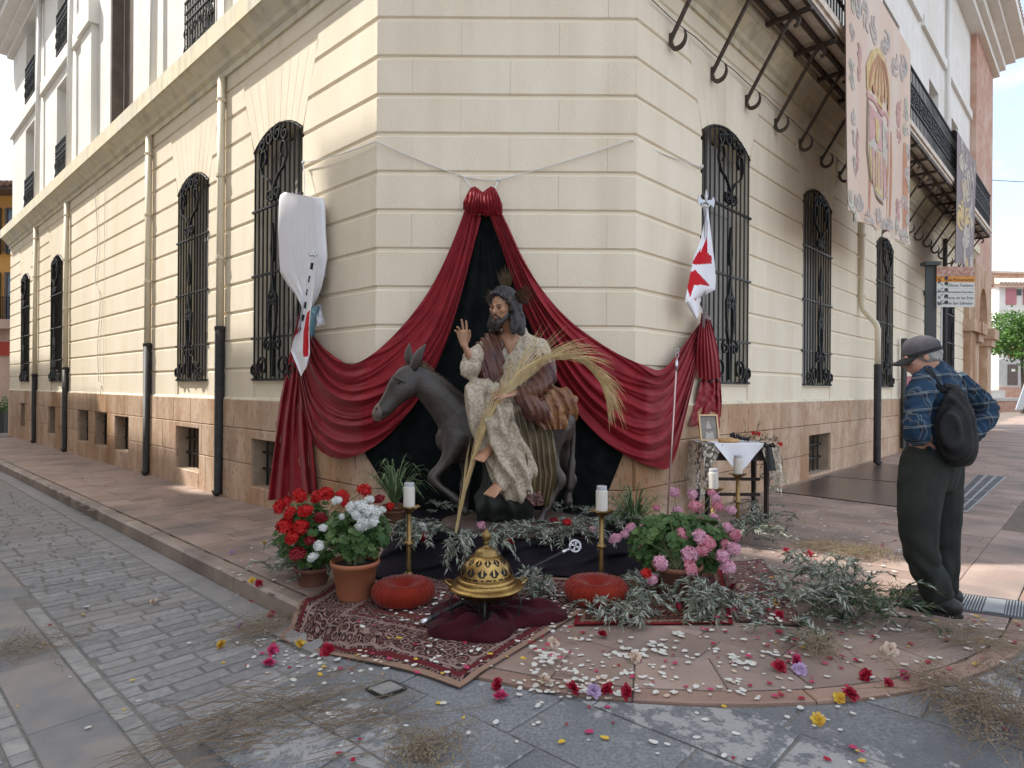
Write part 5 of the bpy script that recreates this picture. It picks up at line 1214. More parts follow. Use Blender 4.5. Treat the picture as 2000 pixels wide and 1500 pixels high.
# --- dried palm branch held in the left hand
M['palm'] = mat('dried_palm', (.66, .48, .22), (.76, .60, .33), 14, .6, .2, 80, rnd=0, stretch=(1, 1, .4), tr=.2)
PY = [5.0, 4.98, 4.95, 4.92, 4.9, 4.885, 4.88, 4.88, 4.9, 4.94, 4.98, 5.02]
PP = [(889,1048),(898,1000),(912,935),(934,865),(958,808),(985,762),(1020,722),(1065,698),(1112,694),(1150,712),(1180,748),(1198,800)]
PC = crom([tuple(at(x, y, Y)) for (x, y), Y in zip(PP, PY)], 90); PC = [Vector(p) for p in PC]
pf = thing('palm_branch', PC[0], 'tall dried yellow palm branch curving out of the rider\'s left hand', 'palm branch')
m_ = MB(); m_.tube(PC, [.014-.010*i/89 for i in range(90)], 7); m_.build('stem', M['palm'], pf, True)
lf_ = MB(); rng = random.Random(2)
for k in range(420):
    s = rng.random()**.9*.97; i = int(s*88); p = PC[i]; tg = (PC[min(i+3, 89)]-PC[max(i-3, 0)]).normalized(); side_ = 1 if rng.random() < .66 else -1
    up = Vector((-tg.z, 0, tg.x)) if True else None; up = Vector((0, -1, 0)).cross(tg).normalized()
    if up.z < 0 and s < .2: up = -up
    a = (.05+.10*rng.random() if s < .42 else .10+.28*rng.random()); ln = (.30+.16*rng.random())*(1-.45*max(0, s-.55)/.45)
    if s < .12: a *= .5; ln *= 1.1
    if .36 < s < .55 and side_ > 0: a += .12
    q = (tg*math.cos(a)-up*side_*math.sin(a)*(1 if True else 0)+Vector((0, rng.gauss(0, .05), 0))).normalized(); dn = Vector((0, 0, -.05 if s > .6 else 0))
    P = [p, p+q*ln*.35, p+(q+tg*.12).normalized()*ln*.7+dn*.3, p+(q+tg*.22).normalized()*ln+dn]
    lf_.tube(P, [.0045, .008, .0055, .0009], 4, ref=(0, 1, 0), flat=.35)
lf_.build('leaflets', M['palm'], pf)
# ================================================================== things set out before the statue
def rugmat(name, hem, band, dark, motif, light, sc=34):
    m = bpy.data.materials.new(name); m.use_nodes = True; N, L, b = nodes(m); b.inputs['Roughness'].default_value = .95; b.inputs['Specular IOR Level'].default_value = .1
    uv = N.new('ShaderNodeUVMap'); sp = N.new('ShaderNodeSeparateXYZ'); L.new(uv.outputs[0], sp.inputs[0])
    def mth(op, a, c=None):
        x = N.new('ShaderNodeMath'); x.operation = op
        for k, q in ((0, a), (1, c)):
            if q is None: continue
            if isinstance(q, (int, float)): x.inputs[k].default_value = q
            else: L.new(q, x.inputs[k])
        return x.outputs[0]
    # UV holds metres; z of the attribute is unused, the sheet size is baked in by rug()
    du = mth('MINIMUM', sp.outputs[0], mth('SUBTRACT', 1.0, sp.outputs[0])); dv = mth('MINIMUM', sp.outputs[1], mth('SUBTRACT', 1.0, sp.outputs[1])); dd = mth('MINIMUM', du, dv)
    def rgb(c): return (*c, 1)
    def mix(f, a, c):
        x = N.new('ShaderNodeMixRGB')
        for k, q in ((0, f), (1, a), (2, c)):
            if isinstance(q, tuple): x.inputs[k].default_value = rgb(q)
            else: L.new(q, x.inputs[k])
        return x.outputs[0]
    v = N.new('ShaderNodeTexVoronoi'); v.inputs['Scale'].default_value = sc; v.distance = 'MANHATTAN'; L.new(uv.outputs[0], v.inputs[0])
    v2 = N.new('ShaderNodeTexVoronoi'); v2.inputs['Scale'].default_value = sc*.45; L.new(uv.outputs[0], v2.inputs[0])
    ring = mth('GREATER_THAN', mth('SINE', mth('MULTIPLY', v.outputs['Distance'], 9.0)), .35); ring2 = mth('GREATER_THAN', mth('SINE', mth('MULTIPLY', v2.outputs['Distance'], 17.0)), .55)
    c = mix(ring, dark, motif); c = mix(ring2, c, light)
    field = mth('GREATER_THAN', dd, .30); c = mix(mth('MULTIPLY', field, mth('LESS_THAN', mth('FRACT', mth('MULTIPLY', dd, 6.0)), .35)), c, mix(ring, motif, band))
    for a, w, col in ((.245, .012, light), (.275, .010, band), (.075, .010, light), (.050, .020, band)):
        c = mix(mth('LESS_THAN', mth('ABSOLUTE', mth('SUBTRACT', dd, a)), w*.5), c, col)
    c = mix(mth('LESS_THAN', dd, .024), c, hem); L.new(c, b.inputs['Base Color'])
    bp = N.new('ShaderNodeBump'); bp.inputs['Strength'].default_value = .5; bp.inputs['Distance'].default_value = .006; n_ = N.new('ShaderNodeTexNoise'); n_.inputs['Scale'].default_value = 240; n_.inputs['Detail'].default_value = 2; L.new(uv.outputs[0], n_.inputs[0]); L.new(n_.outputs[0], bp.inputs['Height']); L.new(bp.outputs[0], b.inputs['Normal'])
    return m
def rug(name, P, m, label, zfn, nu=70, nv=70):
    P = [Vector((p[0], p[1])) for p in P]; c = (P[0]+P[1]+P[2]+P[3])/4; mb = MB()
    def f(u, v, d=0.0):
        q = (P[0]*(1-u)+P[1]*u)*(1-v)+(P[3]*(1-u)+P[2]*u)*v; return Vector((q.x, q.y, zfn(q.x, q.y, u, v)+d))
    mb.grid(f, nu, nv); nface = len(mb.f); mb.grid(lambda u, v: f(u, v, -.006), nu, nv)
    o = mb.build(name, m, smooth=True, origin=Vector((c.x, c.y, pz(c.x, c.y)))); ul_ = o.data.uv_layers.new(name='UVMap'); w = nu+1
    for lp in o.data.loops:
        k = lp.vertex_index % (w*(nv+1)); ul_.data[lp.index].uv = ((k % w)/nu, (k//w)/nv)
    return tag(o, label, 'rug')
M['rug1'] = rugmat('persian_rug', (.27, .175, .125), (.11, .02, .022), (.02, .013, .014), (.145, .06, .05), (.24, .165, .14), 60)
M['rug2'] = rugmat('red_rug', (.17, .015, .018), (.20, .13, .085), (.14, .022, .02), (.20, .13, .085), (.05, .035, .03), 26)
M['rug3'] = rugmat('worn_rug', (.10, .065, .055), (.17, .05, .05), (.23, .15, .115), (.20, .125, .10), (.10, .05, .06), 20)
def rugz(x, y, u, v):
    # lies on the pavement, falls over the kerb on to the carriageway, rucked where it drops
    s_in = max(n_.x*x+n_.y*y-c for n_, c in EDGE0); k = smooth(s_in, -.03, .10)
    z = pz(x, y)*(1-k)+rz(x, y)*k+.016
    ru = math.exp(-((s_in-.05)/.14)**2)*smooth(u, .12, .5)
    return z+ru*smooth(v, .0, .2)*(.02+.022*math.sin(u*38+v*9+2*nz((u*4, v*4, 0), 1))+.016*math.sin(u*71-v*14))
EDGE0 = edge_halfplanes(0)
rug('persian_rug', [(-.235, 2.965), (-1.43, 3.90), (-1.28, 4.95), (.86, 4.45)], M['rug1'], 'dark red and black patterned oriental rug rucked over the kerb under the brass brazier', rugz, 90, 90)
def G2(px, py): p = ground(px, py); return (p.x, p.y)
rug('red_bordered_rug', [G2(1120, 1224), G2(1432, 1222), G2(1408, 1112), G2(1150, 1110)], M['rug2'], 'red bordered patterned rug under the pink geranium pot', lambda x, y, u, v: pz(x, y)+.012+.003*math.sin(u*9))
rug('worn_rug', [G2(1437, 1216), G2(1575, 1226), G2(1490, 1094), G2(1405, 1100)], M['rug3'], 'worn pinkish rug scattered with petals right of the pink geranium', lambda x, y, u, v: pz(x, y)+.008+.003*math.sin(u*9))
# platform under the statue and its cloth
pm = MB(); pm.box((.05, 5.43, .11), (1.7, .9, .20)); tag(pm.build('low_platform', M['bark'], origin=Vector((.05, 5.35, 0))), 'low wooden platform hidden under the purple-black cloth', 'platform')
pc_ = MB()
def pcloth(u, v):
    x = -1.0+2.2*u; a = (u-.5)*2; yb = 5.95; yf = 4.84+.10*a*a; fl = pleat(u*5.2+.8*nz((u*3, v*2, 2), 1)); fl2 = math.sin(u*17+9*v+3*nz((u*4, v*3, 5), 1))
    if v < .45: k = v/.45; return Vector((x, yb+(yf-yb)*k, .240+.006*fl2-.12*abs(a)**6*k))
    k = (v-.45)/.55; top = .240-.12*abs(a)**6
    return Vector((x*(1+.05*k), yf-.10*k-.12*k*k-.10*k*fl-.035*math.sin(k*9+u*14), pz(x, 4.5)+.022+(top-pz(x, 4.5)-.022)*(1-k)**1.15+.018*k*(1-k)*fl2))
pc_.grid(pcloth, 120, 60); tag(pc_.build('platform_cloth', M['purple'], smooth=True, origin=Vector((.05, 4.8, .03))), 'purple-black cloth draped in folds over the platform below the statue', 'cloth')
# cushions
M['velvet'] = mat('rust_red_velvet', (.15, .013, .007), (.20, .019, .009), 8, .8, .25, 160, sheen=.15, spec=.1)
def cushion(px, py, label, rot):
    g = ground(px, py); c = g+Vector((0, 0, .018)); mb = MB(); n = 30; Rr = .205
    prof = [(.10, .0), (.80, .004), (.97, .04), (1.0, .075), (.955, .106), (.84, .126), (.64, .132), (.46, .126), (.30, .112), (.17, .094), (.07, .08), (0, .076)]
    prof = [(Rr*a, b) for a, b in crom(prof, 46)]
    def f(u, v):
        k = v*(len(prof)-1); i = min(int(k), len(prof)-2); w = k-i; r = prof[i][0]+(prof[i+1][0]-prof[i][0])*w; z = prof[i][1]+(prof[i+1][1]-prof[i][1])*w
        a = 2*math.pi*u+rot; pl_ = abs(math.sin(a*n/2))**.6; ed = smooth(r/Rr, .15, .5); sm_ = .024*smooth(r/Rr, .45, .55)*(1-smooth(r/Rr, .8, .9))*(z > .1)
        q = .010*ed*(pl_-.7)+sm_*(.5*math.sin(a*n+v*60)+.5*math.sin(a*n*.5-v*120))*.5
        return c+Vector(((r+q*.8)*math.cos(a), (r+q*.8)*math.sin(a), max(.001, z+q*.3*(1 if z > .08 else 0))))
    mb.grid(f, 180, 46, cu=True); root = tag(mb.build('round_cushion', M['velvet'], smooth=True, origin=g), label, 'cushion', 'pleated round cushions')
    b_ = MB(); b_.ball(c+Vector((0, 0, .083)), (.018, .018, .008), 10, 6); b_.build('button', M['velvet'], root, True)
cushion(788, 1180, 'rust-red pleated round cushion left of the brass brazier', .1); cushion(1164, 1178, 'rust-red pleated round cushion right of the brass brazier', .4)
# brass brazier
M['brass'] = mat('old_brass', (.30, .19, .06), (.42, .28, .10), 9, .30, .2, 90, metal=.95, c3=(.16, .09, .035), s3=6)
M['brass2'] = mat('tarnished_brass', (.20, .13, .05), (.30, .20, .075), 14, .38, .3, 70, metal=.85)
bc = ground(949, 1214); BZ = bc.z+.012
brz = thing('brass_brazier', bc, 'brass brazier with pierced domed lid on a thin iron tripod', 'brazier')
C0 = Vector((bc.x, bc.y, BZ))
mb = MB(); mb.lathe([(.10, .150), (.18, .165), (.205, .188), (.222, .198), (.228, .206), (.222, .214), (.20, .222), (.178, .228), (.172, .24), (.176, .246), (.166, .256), (.158, .26)], C0, 64); mb.build('rim_dish', M['brass'], brz, True)
dm = MB(); nseg = 13; dome = [(.160*math.cos(a), .258+.150*math.sin(a)) for a in [i/18*1.12 for i in range(19)]]
# lid shell in rows; the pierced palmette band leaves real openings
def dpt(a, k):
    i = min(int(k), 17); u = k-i; r = dome[i][0]+(dome[i+1][0]-dome[i][0])*u; z = dome[i][1]+(dome[i+1][1]-dome[i][1])*u; return C0+Vector((r*math.cos(a), r*math.sin(a), z))
na, nk = 160, 54
for i in range(na):
    for j in range(nk):
        k0, k1 = j/nk*18, (j+1)/nk*18; km = (k0+k1)/2; ph = (i+.5)/na*nseg % 1; pos = km/18; hole = False
        if .10 < pos < .155 and (ph*2.5 % 1) < .5: hole = True
        if .20 < pos < .55: x = abs(ph-.5)*2; w = (pos-.20)/.35; hole = x < .85*(1-abs(w-.4)/.6) and not (x < .12 and w > .15)
        elif .57 < pos < .90: x = 1-abs(ph-.5)*2; w = (pos-.57)/.33; hole = x < .82*(1-abs(w-.45)/.55) and not (x < .12 and w > .2)
        if hole: continue
        a0, a1 = 2*math.pi*i/na, 2*math.pi*(i+1)/na; dm.add([dpt(a0, k0), dpt(a1, k0), dpt(a1, k1), dpt(a0, k1)], [(0, 1, 2, 3)])
o_ = dm.build('pierced_lid', M['brass'], brz, True); bm = bmesh.new(); bm.from_mesh(o_.data); bmesh.ops.remove_doubles(bm, verts=bm.verts, dist=.0004); bm.to_mesh(o_.data); bm.free()
mb = MB(); mb.lathe([(.15, .20), (.148, .28), (.13, .33), (.09, .375), (.0, .39)], C0, 32); mb.build('inner_pan', M['iron'], brz, True)
mb = MB(); mb.lathe([(.074, .388), (.076, .396), (.066, .404), (.068, .41), (.05, .425), (.03, .436), (.016, .440), (.012, .455), (.02, .462), (.012, .47), (.024, .485), (.03, .502), (.024, .52), (.010, .53), (.004, .545), (0, .546)], C0, 28); mb.build('finial', M['brass2'], brz, True)
for a in (-1.57, .52, 2.62):
    mb = MB(); q = Vector((math.cos(a), math.sin(a), 0)); mb.tube([C0+q*.18+EZ*.17, C0+q*.185+EZ*.09, C0+q*.19+EZ*.0], [.008, .008, .010], 6); mb.build('leg', M['iron'], brz, True)
    a2 = a+2.094; q2 = Vector((math.cos(a2), math.sin(a2), 0)); mid = (q+q2)*.5
    mb = MB(); mb.tube([Vector(p) for p in crom([tuple(C0+q*.186+EZ*.07), tuple(C0+(q*.7+q2*.3)*.15+EZ*.085), tuple(C0+mid*.1+EZ*.055), tuple(C0+(q*.3+q2*.7)*.15+EZ*.085), tuple(C0+q2*.186+EZ*.07)], 18)], .005, 5); mb.build('stretcher', M['iron'], brz, True)
    mb = MB(); a3 = a+1.05; q3 = Vector((math.cos(a3), math.sin(a3), 0)); mb.tube([Vector(p) for p in crom([tuple(C0+q3*.20+EZ*.20), tuple(C0+q3*.235+EZ*.17), tuple(C0+q3*.23+EZ*.11), tuple(C0+q3*.215+EZ*.04), tuple(C0+q3*.25+EZ*.02)], 14)], .006, 5); mb.build('side_scroll', M['iron'], brz, True)
mb = MB(); a = .1
for sg in (0, math.pi):
    q = Vector((math.cos(a+sg), math.sin(a+sg), 0)); t_ = Vector((-q.y, q.x, 0)); mb = MB()
    mb.tube([C0+q*.205+t_*(.045*math.cos(k))+q*(.04*math.sin(k))+EZ*(.222+.02*math.sin(k)) for k in [math.pi*i/10 for i in range(11)]], .006, 6); mb.build('handle', M['brass'], brz, True)
# burgundy cloth under the brazier
M['burg'] = mat('burgundy_velvet', (.026, .003, .006), (.042, .006, .010), 7, .8, .2, 120, sheen=.08, spec=.08)
cl = MB(); cc = Vector((bc.x+.02, bc.y-.03, 0))
def bcl(u, v):
    a = 2*math.pi*u; ed = .29+.055*math.sin(a*3+.6)+.035*math.sin(a*5+2)+.10*math.cos(a-.3)**2; r = ed*v; x, y = cc.x+r*math.cos(a)*1.06, cc.y+r*math.sin(a)*.95
    f = nz((x*9, y*9, 3), 1)+.6*math.sin(a*9+4*nz((x*4, y*4, 1), 1)+v*5); h_ = .020+(.035+.055*max(0, f))*math.sin(math.pi*min(1, v**1.6*.98))
    return Vector((x, y, pz(x, y)+.014+(h_ if v < .995 else .006)+.075*max(0, 1-v*1.6)**1.3))
cl.grid(bcl, 120, 40, cu=True); tag(cl.build('burgundy_cloth', M['burg'], smooth=True, origin=Vector((cc.x, cc.y, bc.z))), 'crumpled burgundy velvet cloth on the rug under the brazier', 'cloth')
# black cane with silver ferrule and wheel-shaped head
ca, cb = ground(824, 1216, pz, .045), at(1116, 1070, 4.55)
cane = thing('black_cane', ca, 'black cane with silver tip and wheel-shaped head leaning against the dark cloth', 'cane'); dv = (cb-ca).normalized()
mb = MB(); mb.tube([ca+dv*.06, cb-dv*.10], .014, 10); mb.build('shaft', M['blackrib'], cane, True)
M['silver'] = mat('silver', (.62, .62, .63), (.5, .5, .52), 9, .25, .1, 60, metal=.9)
mb = MB(); mb.tube([ca-dv*.005, ca+dv*.06], [.018, .017], 12); mb.build('ferrule', M['silver'], cane, True)
mb = MB(); mb.tube([cb-dv*.10, cb-dv*.01], [.013, .011], 8); mb.build('socket', M['silver'], cane, True)
wc = cb+dv*.04; wu = Vector((.3, -.2, 1)); wn_ = Vector((.15, -1, .25)).normalized(); wx = wn_.cross(EZ).normalized(); wy = wx.cross(wn_)
mb = MB(); mb.tube([wc+wx*.040*math.cos(k)+wy*.040*math.sin(k) for k in [2*math.pi*i/28 for i in range(29)]], .0065, 6); hd = mb.build('wheel_ring', M['whitec'], cane, True)
for k in range(4):
    mb = MB(); a = k*math.pi/2+.4; a0, a1 = a-.28, a+.28; P = [wc, wc+wx*.038*math.cos(a0)+wy*.038*math.sin(a0), wc+wx*.026*math.cos(a)+wy*.026*math.sin(a), wc+wx*.038*math.cos(a1)+wy*.038*math.sin(a1)]
    mb.prism([p-wn_*.003 for p in P], [p+wn_*.003 for p in P]); mb.build('cross_arm', M['whitec'], cane)
# candlesticks and candles
M['wax'] = mat('white_candle', (.72, .68, .60), (.68, .63, .55), 5, .55, .05, 40, spec=.4, tr=.15); M['candlecap'] = mat('grey_candle_cap', (.42, .42, .43), rough=.4)
def candlestick(pos, zd, label, labelc):
    g = Vector(pos); h_ = zd-g.z; root = thing('candlestick', g, label, 'candlestick', 'brass candlesticks')
    mb = MB(); b = .062
    P0 = [(-b, -b), (-b*.3, -b*.7), (b*.3, -b*.7), (b, -b), (b*.7, -b*.3), (b*.7, b*.3), (b, b), (b*.3, b*.7), (-b*.3, b*.7), (-b, b), (-b*.7, b*.3), (-b*.7, -b*.3)]
    mb.prism([g+Vector((x, y, 0)) for x, y in P0], [g+Vector((x*.8, y*.8, .035)) for x, y in P0])
    mb.lathe([(.052, .035), (.045, .05), (.03, .062), (.038, .078), (.028, .09), (.02, .10)], g, 18); mb.build('foot', M['brass2'], root, False)
    mb = MB(); mb.lathe([(.018, .095), (.017, h_*.5), (.018, h_*.55)], g, 14); mb.build('stem', M['brass2'], root, True)
    mb = MB(); mb.lathe([(.017, h_*.5), (.034, h_*.515), (.036, h_*.53), (.03, h_*.545), (.018, h_*.56), (.017, h_-.06)], g, 16); mb.build('knop', M['brass2'], root, True)
    mb = MB(); n = 40; C = g+EZ*h_
    mb.grid(lambda u, v: C+Vector(((.016+.066*v)*math.cos(2*math.pi*u), (.016+.066*v)*math.sin(2*math.pi*u), -.055+.05*v**.7+.004*math.sin(u*2*math.pi*10)*v)), n, 6, cu=True); mb.build('drip_pan', M['brass2'], root, True)
    mb = MB(); mb.lathe([(0, 0), (.04, .0), (.041, .004), (.041, .135), (.039, .140), (.033, .142), (0, .142)], C-EZ*.004, 24); cn_ = tag(mb.build('white_candle', M['wax'], smooth=False, origin=C-EZ*.004), labelc, 'candle', 'white candles')
    mb = MB(); mb.lathe([(.034, .1385), (.036, .142), (.036, .166), (.034, .17), (.0, .17)], C-EZ*.004, 24); mb.build('cap', M['candlecap'], cn_, False)
g1, g2 = ground(798, 1143), ground(1174, 1145)
candlestick(g1, .545, 'brass candlestick left of the brazier in front of the dark cloth', 'white candle on the candlestick beside the white geraniums')
candlestick(g2, .555, 'brass candlestick right of the brazier beside the pink geraniums', 'white candle on the candlestick behind the right cushion')
g3 = Vector((at(1393, 955, 5.45).x, 5.45, 0)); g3.z = pz(g3.x, g3.y); candlestick(g3, at(1393, 953, 5.45).z, 'brass candlestick half hidden by the pink geraniums in front of the lace table', 'white candle just above the pink geraniums')
g4 = Vector((at(1441, 955, 5.9).x, 5.9, 0)); g4.z = pz(g4.x, g4.y); candlestick(g4, at(1441, 924, 5.9).z, 'rightmost brass candlestick at the right end of the lace table', 'rightmost white candle in front of the white napkin')
# thin silver rod leaning on the right swag
ra_, rb_ = ground(1302, 1038), wallpt(1322, 700, .33)
rod = thing('processional_rod', ra_, 'thin rosy silver rod with ring finial leaning against the right red swag', 'rod'); M['rosesilver'] = mat('rosy_silver', (.55, .40, .36), rough=.3, metal=.6)
mb = MB(); mb.tube([ra_, rb_], .0085, 8); mb.build('shaft', M['rosesilver'], rod, True); dv = (rb_-ra_).normalized()
mb = MB(); mb.tube([rb_-dv*.11, rb_-dv*.02], .014, 10); mb.build('sleeve', M['silver'], rod, True)
for k in range(2): mb = MB(); mb.tube([rb_+dv*(.03+.042*k)+Vector((.016*math.cos(a), 0, .022*math.sin(a))) for a in [2*math.pi*i/16 for i in range(17)]], .0035, 5); mb.build('ring', M['silver'], rod, True)
# --- little table with lace cloth
TBX, TBY, TBZ = 2.30, 6.62, .845; tz = pz(TBX, TBY)
tb = thing('side_table', (TBX, TBY, tz), 'small dark wooden side table under a lace cloth against the right facade', 'table')
M['dwood'] = mat('dark_wood', (.022, .014, .011), (.035, .023, .018), 9, .45, .2, 40, stretch=(1, 1, .2))
mb = MB(); mb.box((TBX, TBY, TBZ-.015), (.72, .46, .03)); mb.build('top', M['dwood'], tb); mb = MB(); mb.box((TBX, TBY, TBZ-.10), (.66, .40, .14)); mb.build('apron', M['dwood'], tb)
for sx in (-1, 1):
    for sy in (-1, 1):
        mb = MB(); c = Vector((TBX+sx*.30, TBY+sy*.17, 0)); mb.tube([c+EZ*(TBZ-.04), c+EZ*.5, c+EZ*.3, c+EZ*tz], [.035, .03, .026, .03], 4, ref=(1, 1, 0)); mb.build('leg', M['dwood'], tb)
for z in (.30, .46):
    mb = MB(); mb.box((TBX, TBY+.0, z), (.60, .03, .03)); mb.build('rail', M['dwood'], tb)
def lace():
    m = mat('cream_lace', (.62, .56, .46), (.70, .65, .56), 20, .9, .2, 120, spec=.1); N, L, b = nodes(m)
    t = N.new('ShaderNodeTexCoord'); v = N.new('ShaderNodeTexVoronoi'); v.inputs['Scale'].default_value = 26; L.new(t.outputs['Object'], v.inputs[0]); n1 = N.new('ShaderNodeTexNoise'); n1.inputs['Scale'].default_value = 17; n1.inputs['Detail'].default_value = 3; L.new(t.outputs['Object'], n1.inputs[0])
    q = N.new('ShaderNodeMath'); q.operation = 'MULTIPLY'; L.new(v.outputs['Distance'], q.inputs[0]); L.new(n1.outputs[0], q.inputs[1]); r_ = N.new('ShaderNodeMapRange'); r_.inputs[1].default_value = .20; r_.inputs[2].default_value = .27; r_.inputs[3].default_value = 1; r_.inputs[4].default_value = .22; L.new(q.outputs[0], r_.inputs[0]); L.new(r_.outputs[0], b.inputs['Alpha']); return m
M['lace'] = lace()
lc = thing('lace_tablecloth', (TBX, TBY, TBZ), 'cream lace cloth hanging down both ends of the little table', 'tablecloth')
mb = MB(); mb.grid(lambda u, v: Vector((TBX-.38+.76*u, TBY-.25+.5*v, TBZ+.004+.002*math.sin(u*30))), 20, 14); mb.build('top_spread', M['lace'], lc, True)
def hang(sx, drop, name):
    mb = MB()
    def f(u, v):
        y = TBY-.26+.52*u; fl = math.sin(u*16+sx)+.4*math.sin(u*31); x = TBX+sx*(.385+.03*v*fl+.05*v); dz = drop*v*(.72+.28*math.sin(math.pi*min(1, (1-u)*1.25))); 
        return Vector((x, y-.05*v*(1-u), TBZ+.002-dz))
    mb.grid(f, 50, 30); 
    def g_(u, v):                                   # the corner that falls round to the front
        x = TBX+sx*(.385-.20*u*(1-.75*v)); return Vector((x+sx*.03*v+.012*math.sin(u*9+v*4), TBY-.262-.03*v-.02*math.sin(u*14), TBZ+.002-drop*v*(1-.25*u)))
    mb.grid(g_, 26, 30); mb.build(name, M['lace'], lc, True)
hang(-1, .62, 'hanging_end'); hang(1, .55, 'hanging_end')
nk_ = MB()
def nap(u, v):
    a = (u-.5)*2; x = TBX-.02+.25*a
    if v < .3: k = v/.3; return Vector((x, TBY+.1-.36*k, TBZ+.010))
    k = (v-.3)/.7; dep = .30*(1-abs(a))**.9; return Vector((x, TBY-.27-.012*math.sin(a*7)*k-.015*k, TBZ+.010-dep*k))
nk_.grid(nap, 40, 40); tag(nk_.build('white_napkin', M['whitec'], smooth=True, origin=Vector((TBX, TBY-.2, TBZ))), 'white pointed napkin hanging over the front of the lace table', 'napkin')
rbn = thing('black_ribbon', (TBX+.30, TBY-.30, TBZ-.05), 'black ribbon bow hanging at the right front corner of the lace table', 'ribbon')
c = Vector((TBX+.27, TBY-.29, TBZ-.01))
for sx in (-1, 1): mb = MB(); mb.tube([c, c+Vector((sx*.04, -.02, .03)), c+Vector((sx*.055, -.02, -.005)), c], [.004, .016, .016, .004], 6, flat=.5); mb.build('loop', M['blackrib'], rbn, True)
mb = MB(); mb.grid(lambda u, v: c+Vector(((u-.5)*(.05+.05*v)+.03*v, -.012-.01*math.sin(u*5), -.25*v+.006*u)), 6, 10); mb.build('tail', M['blackrib'], rbn, True)
fr_ = thing('picture_frame', (TBX-.22, TBY+.05, TBZ), 'gilt framed old photograph standing on the lace table against the red cloth', 'picture frame')
M['gilt'] = mat('gilt_frame', (.58, .40, .22), rough=.35, metal=.4); M['photo'] = mat('sepia_photo', (.20, .175, .14), (.26, .23, .19), 6, .35)
FO = Vector((TBX-.22, TBY+.03, TBZ+.008)); FX = Vector((.99, .12, 0)).normalized(); FZ = (EZ*.97+Vector((-.03, .22, 0))).normalized(); FN = FX.cross(FZ)
def fq(x0, x1, z0, z1, d0, d1, m, nm): mb = MB(); P = [(x0, z0), (x1, z0), (x1, z1), (x0, z1)]; mb.prism([FO+FX*x+FZ*z+FN*d0 for x, z in P], [FO+FX*x+FZ*z+FN*d1 for x, z in P]); return mb.build(nm, M[m], fr_)
for a in ((-.105, -.09, 0, .28), (.09, .105, 0, .28), (-.09, .09, 0, .015), (-.09, .09, .265, .28)): fq(*a, -.0, .022, 'gilt', 'frame_bar')
ph_ = fq(-.09, .09, .015, .265, .0, .006, 'photo', 'photograph'); M['pale'] = mat('pale_figure', (.46, .42, .36), (.36, .33, .28), 12, .4)
def flat(pts, nm, m='pale'): mb = MB(); mb.prism([FO+FX*x+FZ*z+FN*.0065 for x, z in pts], [FO+FX*x+FZ*z+FN*.008 for x, z in pts]); mb.build(nm, M[m], ph_)
flat([(-.03, .13), (.03, .13), (.022, .17), (.010, .185), (.014, .2), (0, .215), (-.014, .2), (-.010, .185), (-.022, .17)], 'printed_figure'); flat([(-.045, .02), (.05, .02), (.045, .09), (.02, .1), (0, .08), (-.03, .1)], 'printed_figures'); flat([(-.088, .122), (.088, .124), (.088, .127), (-.088, .125)], 'print_line', 'brown_shutter')
br_ = MB()
limb(br_, [(TBX-.17, TBY-.16, TBZ+.03, .035, .022), (TBX-.09, TBY-.18, TBZ+.032, .042, .026), (TBX+.0, TBY-.17, TBZ+.03, .03, .02)]); tag(organic('bread_loaf', br_, mat('bread_crust', (.42, .22, .08), (.52, .32, .14), 18, .7, .5, 60), None, .006, 2, lambda p, n: .004*nz(p, 40), origin=Vector((TBX-.09, TBY-.17, TBZ+.01))), 'golden bread loaf on the lace table below the framed photograph', 'bread')
gr_ = thing('black_grapes', (TBX+.0, TBY-.05, TBZ+.01), 'bunch of black grapes on the lace table beside the framed photograph', 'grapes'); rng = random.Random(4); M['grape'] = mat('black_grape', (.008, .007, .012), (.018, .016, .026), 20, .35)
for k in range(34):
    mb = MB(); u = rng.random(); mb.ball((TBX-.03+.17*u, TBY-.06-.05*u+rng.gauss(0, .022), TBZ+.03+.075*(1-u)*(rng.random()**.7)+.005), .0155, 8, 6); mb.build('grape', M['grape'], gr_, True)
# street plates, grates and covers
M['plate'] = mat('brown_steel_plate', (.075, .055, .05), (.10, .075, .066), 3, .28, .15, 90, spec=.5); M['grate'] = mat('iron_grate', (.05, .05, .055), (.08, .08, .085), 12, .5, .2, 80, metal=.5); M['paleiron'] = mat('pale_iron', (.30, .31, .31), (.24, .25, .25), 8, .5, .2, 50)
def gquad(pts, fn, z0, z1, name, m, par=None, label=None, cat=None):
    P = [ground(x, y, fn) for x, y in pts]; mb = MB(); mb.prism([p+EZ*z0 for p in P], [p+EZ*z1 for p in P]); c = sum(P, Vector())/len(P)
    o = fix_normals(mb.build(name, m, par, origin=None if par else c)); 
    if label: tag(o, label, cat)
    return o
sp_ = thing('steel_plates', ground(1640, 950), 'two dark brown steel plates laid on the pavement along the right facade', 'steel plate')
gquad([(1512, 961), (1613, 932), (1790, 948), (1770, 993)], pz, .004, .014, 'plate', M['plate'], sp_); gquad([(1614, 931), (1708, 903), (1800, 915), (1792, 946)], pz, .003, .012, 'plate', M['plate'], sp_)
gt = thing('triple_grate', ground(1915, 965), 'iron pavement grate of three dark strips behind the standing man', 'grate')
O_ = ground(1866, 998); dU = ground(1961, 930)-O_; dV = ground(1888, 999)-O_
X0, X1 = ground(1838, 999), ground(1908, 927); Y0, Y1 = ground(1889, 1001), ground(1966, 932)
def gl(u, v): a = X0+(X1-X0)*v; b = Y0+(Y1-Y0)*v; p = a+(b-a)*u; return Vector((p.x, p.y, pz(p.x, p.y)))
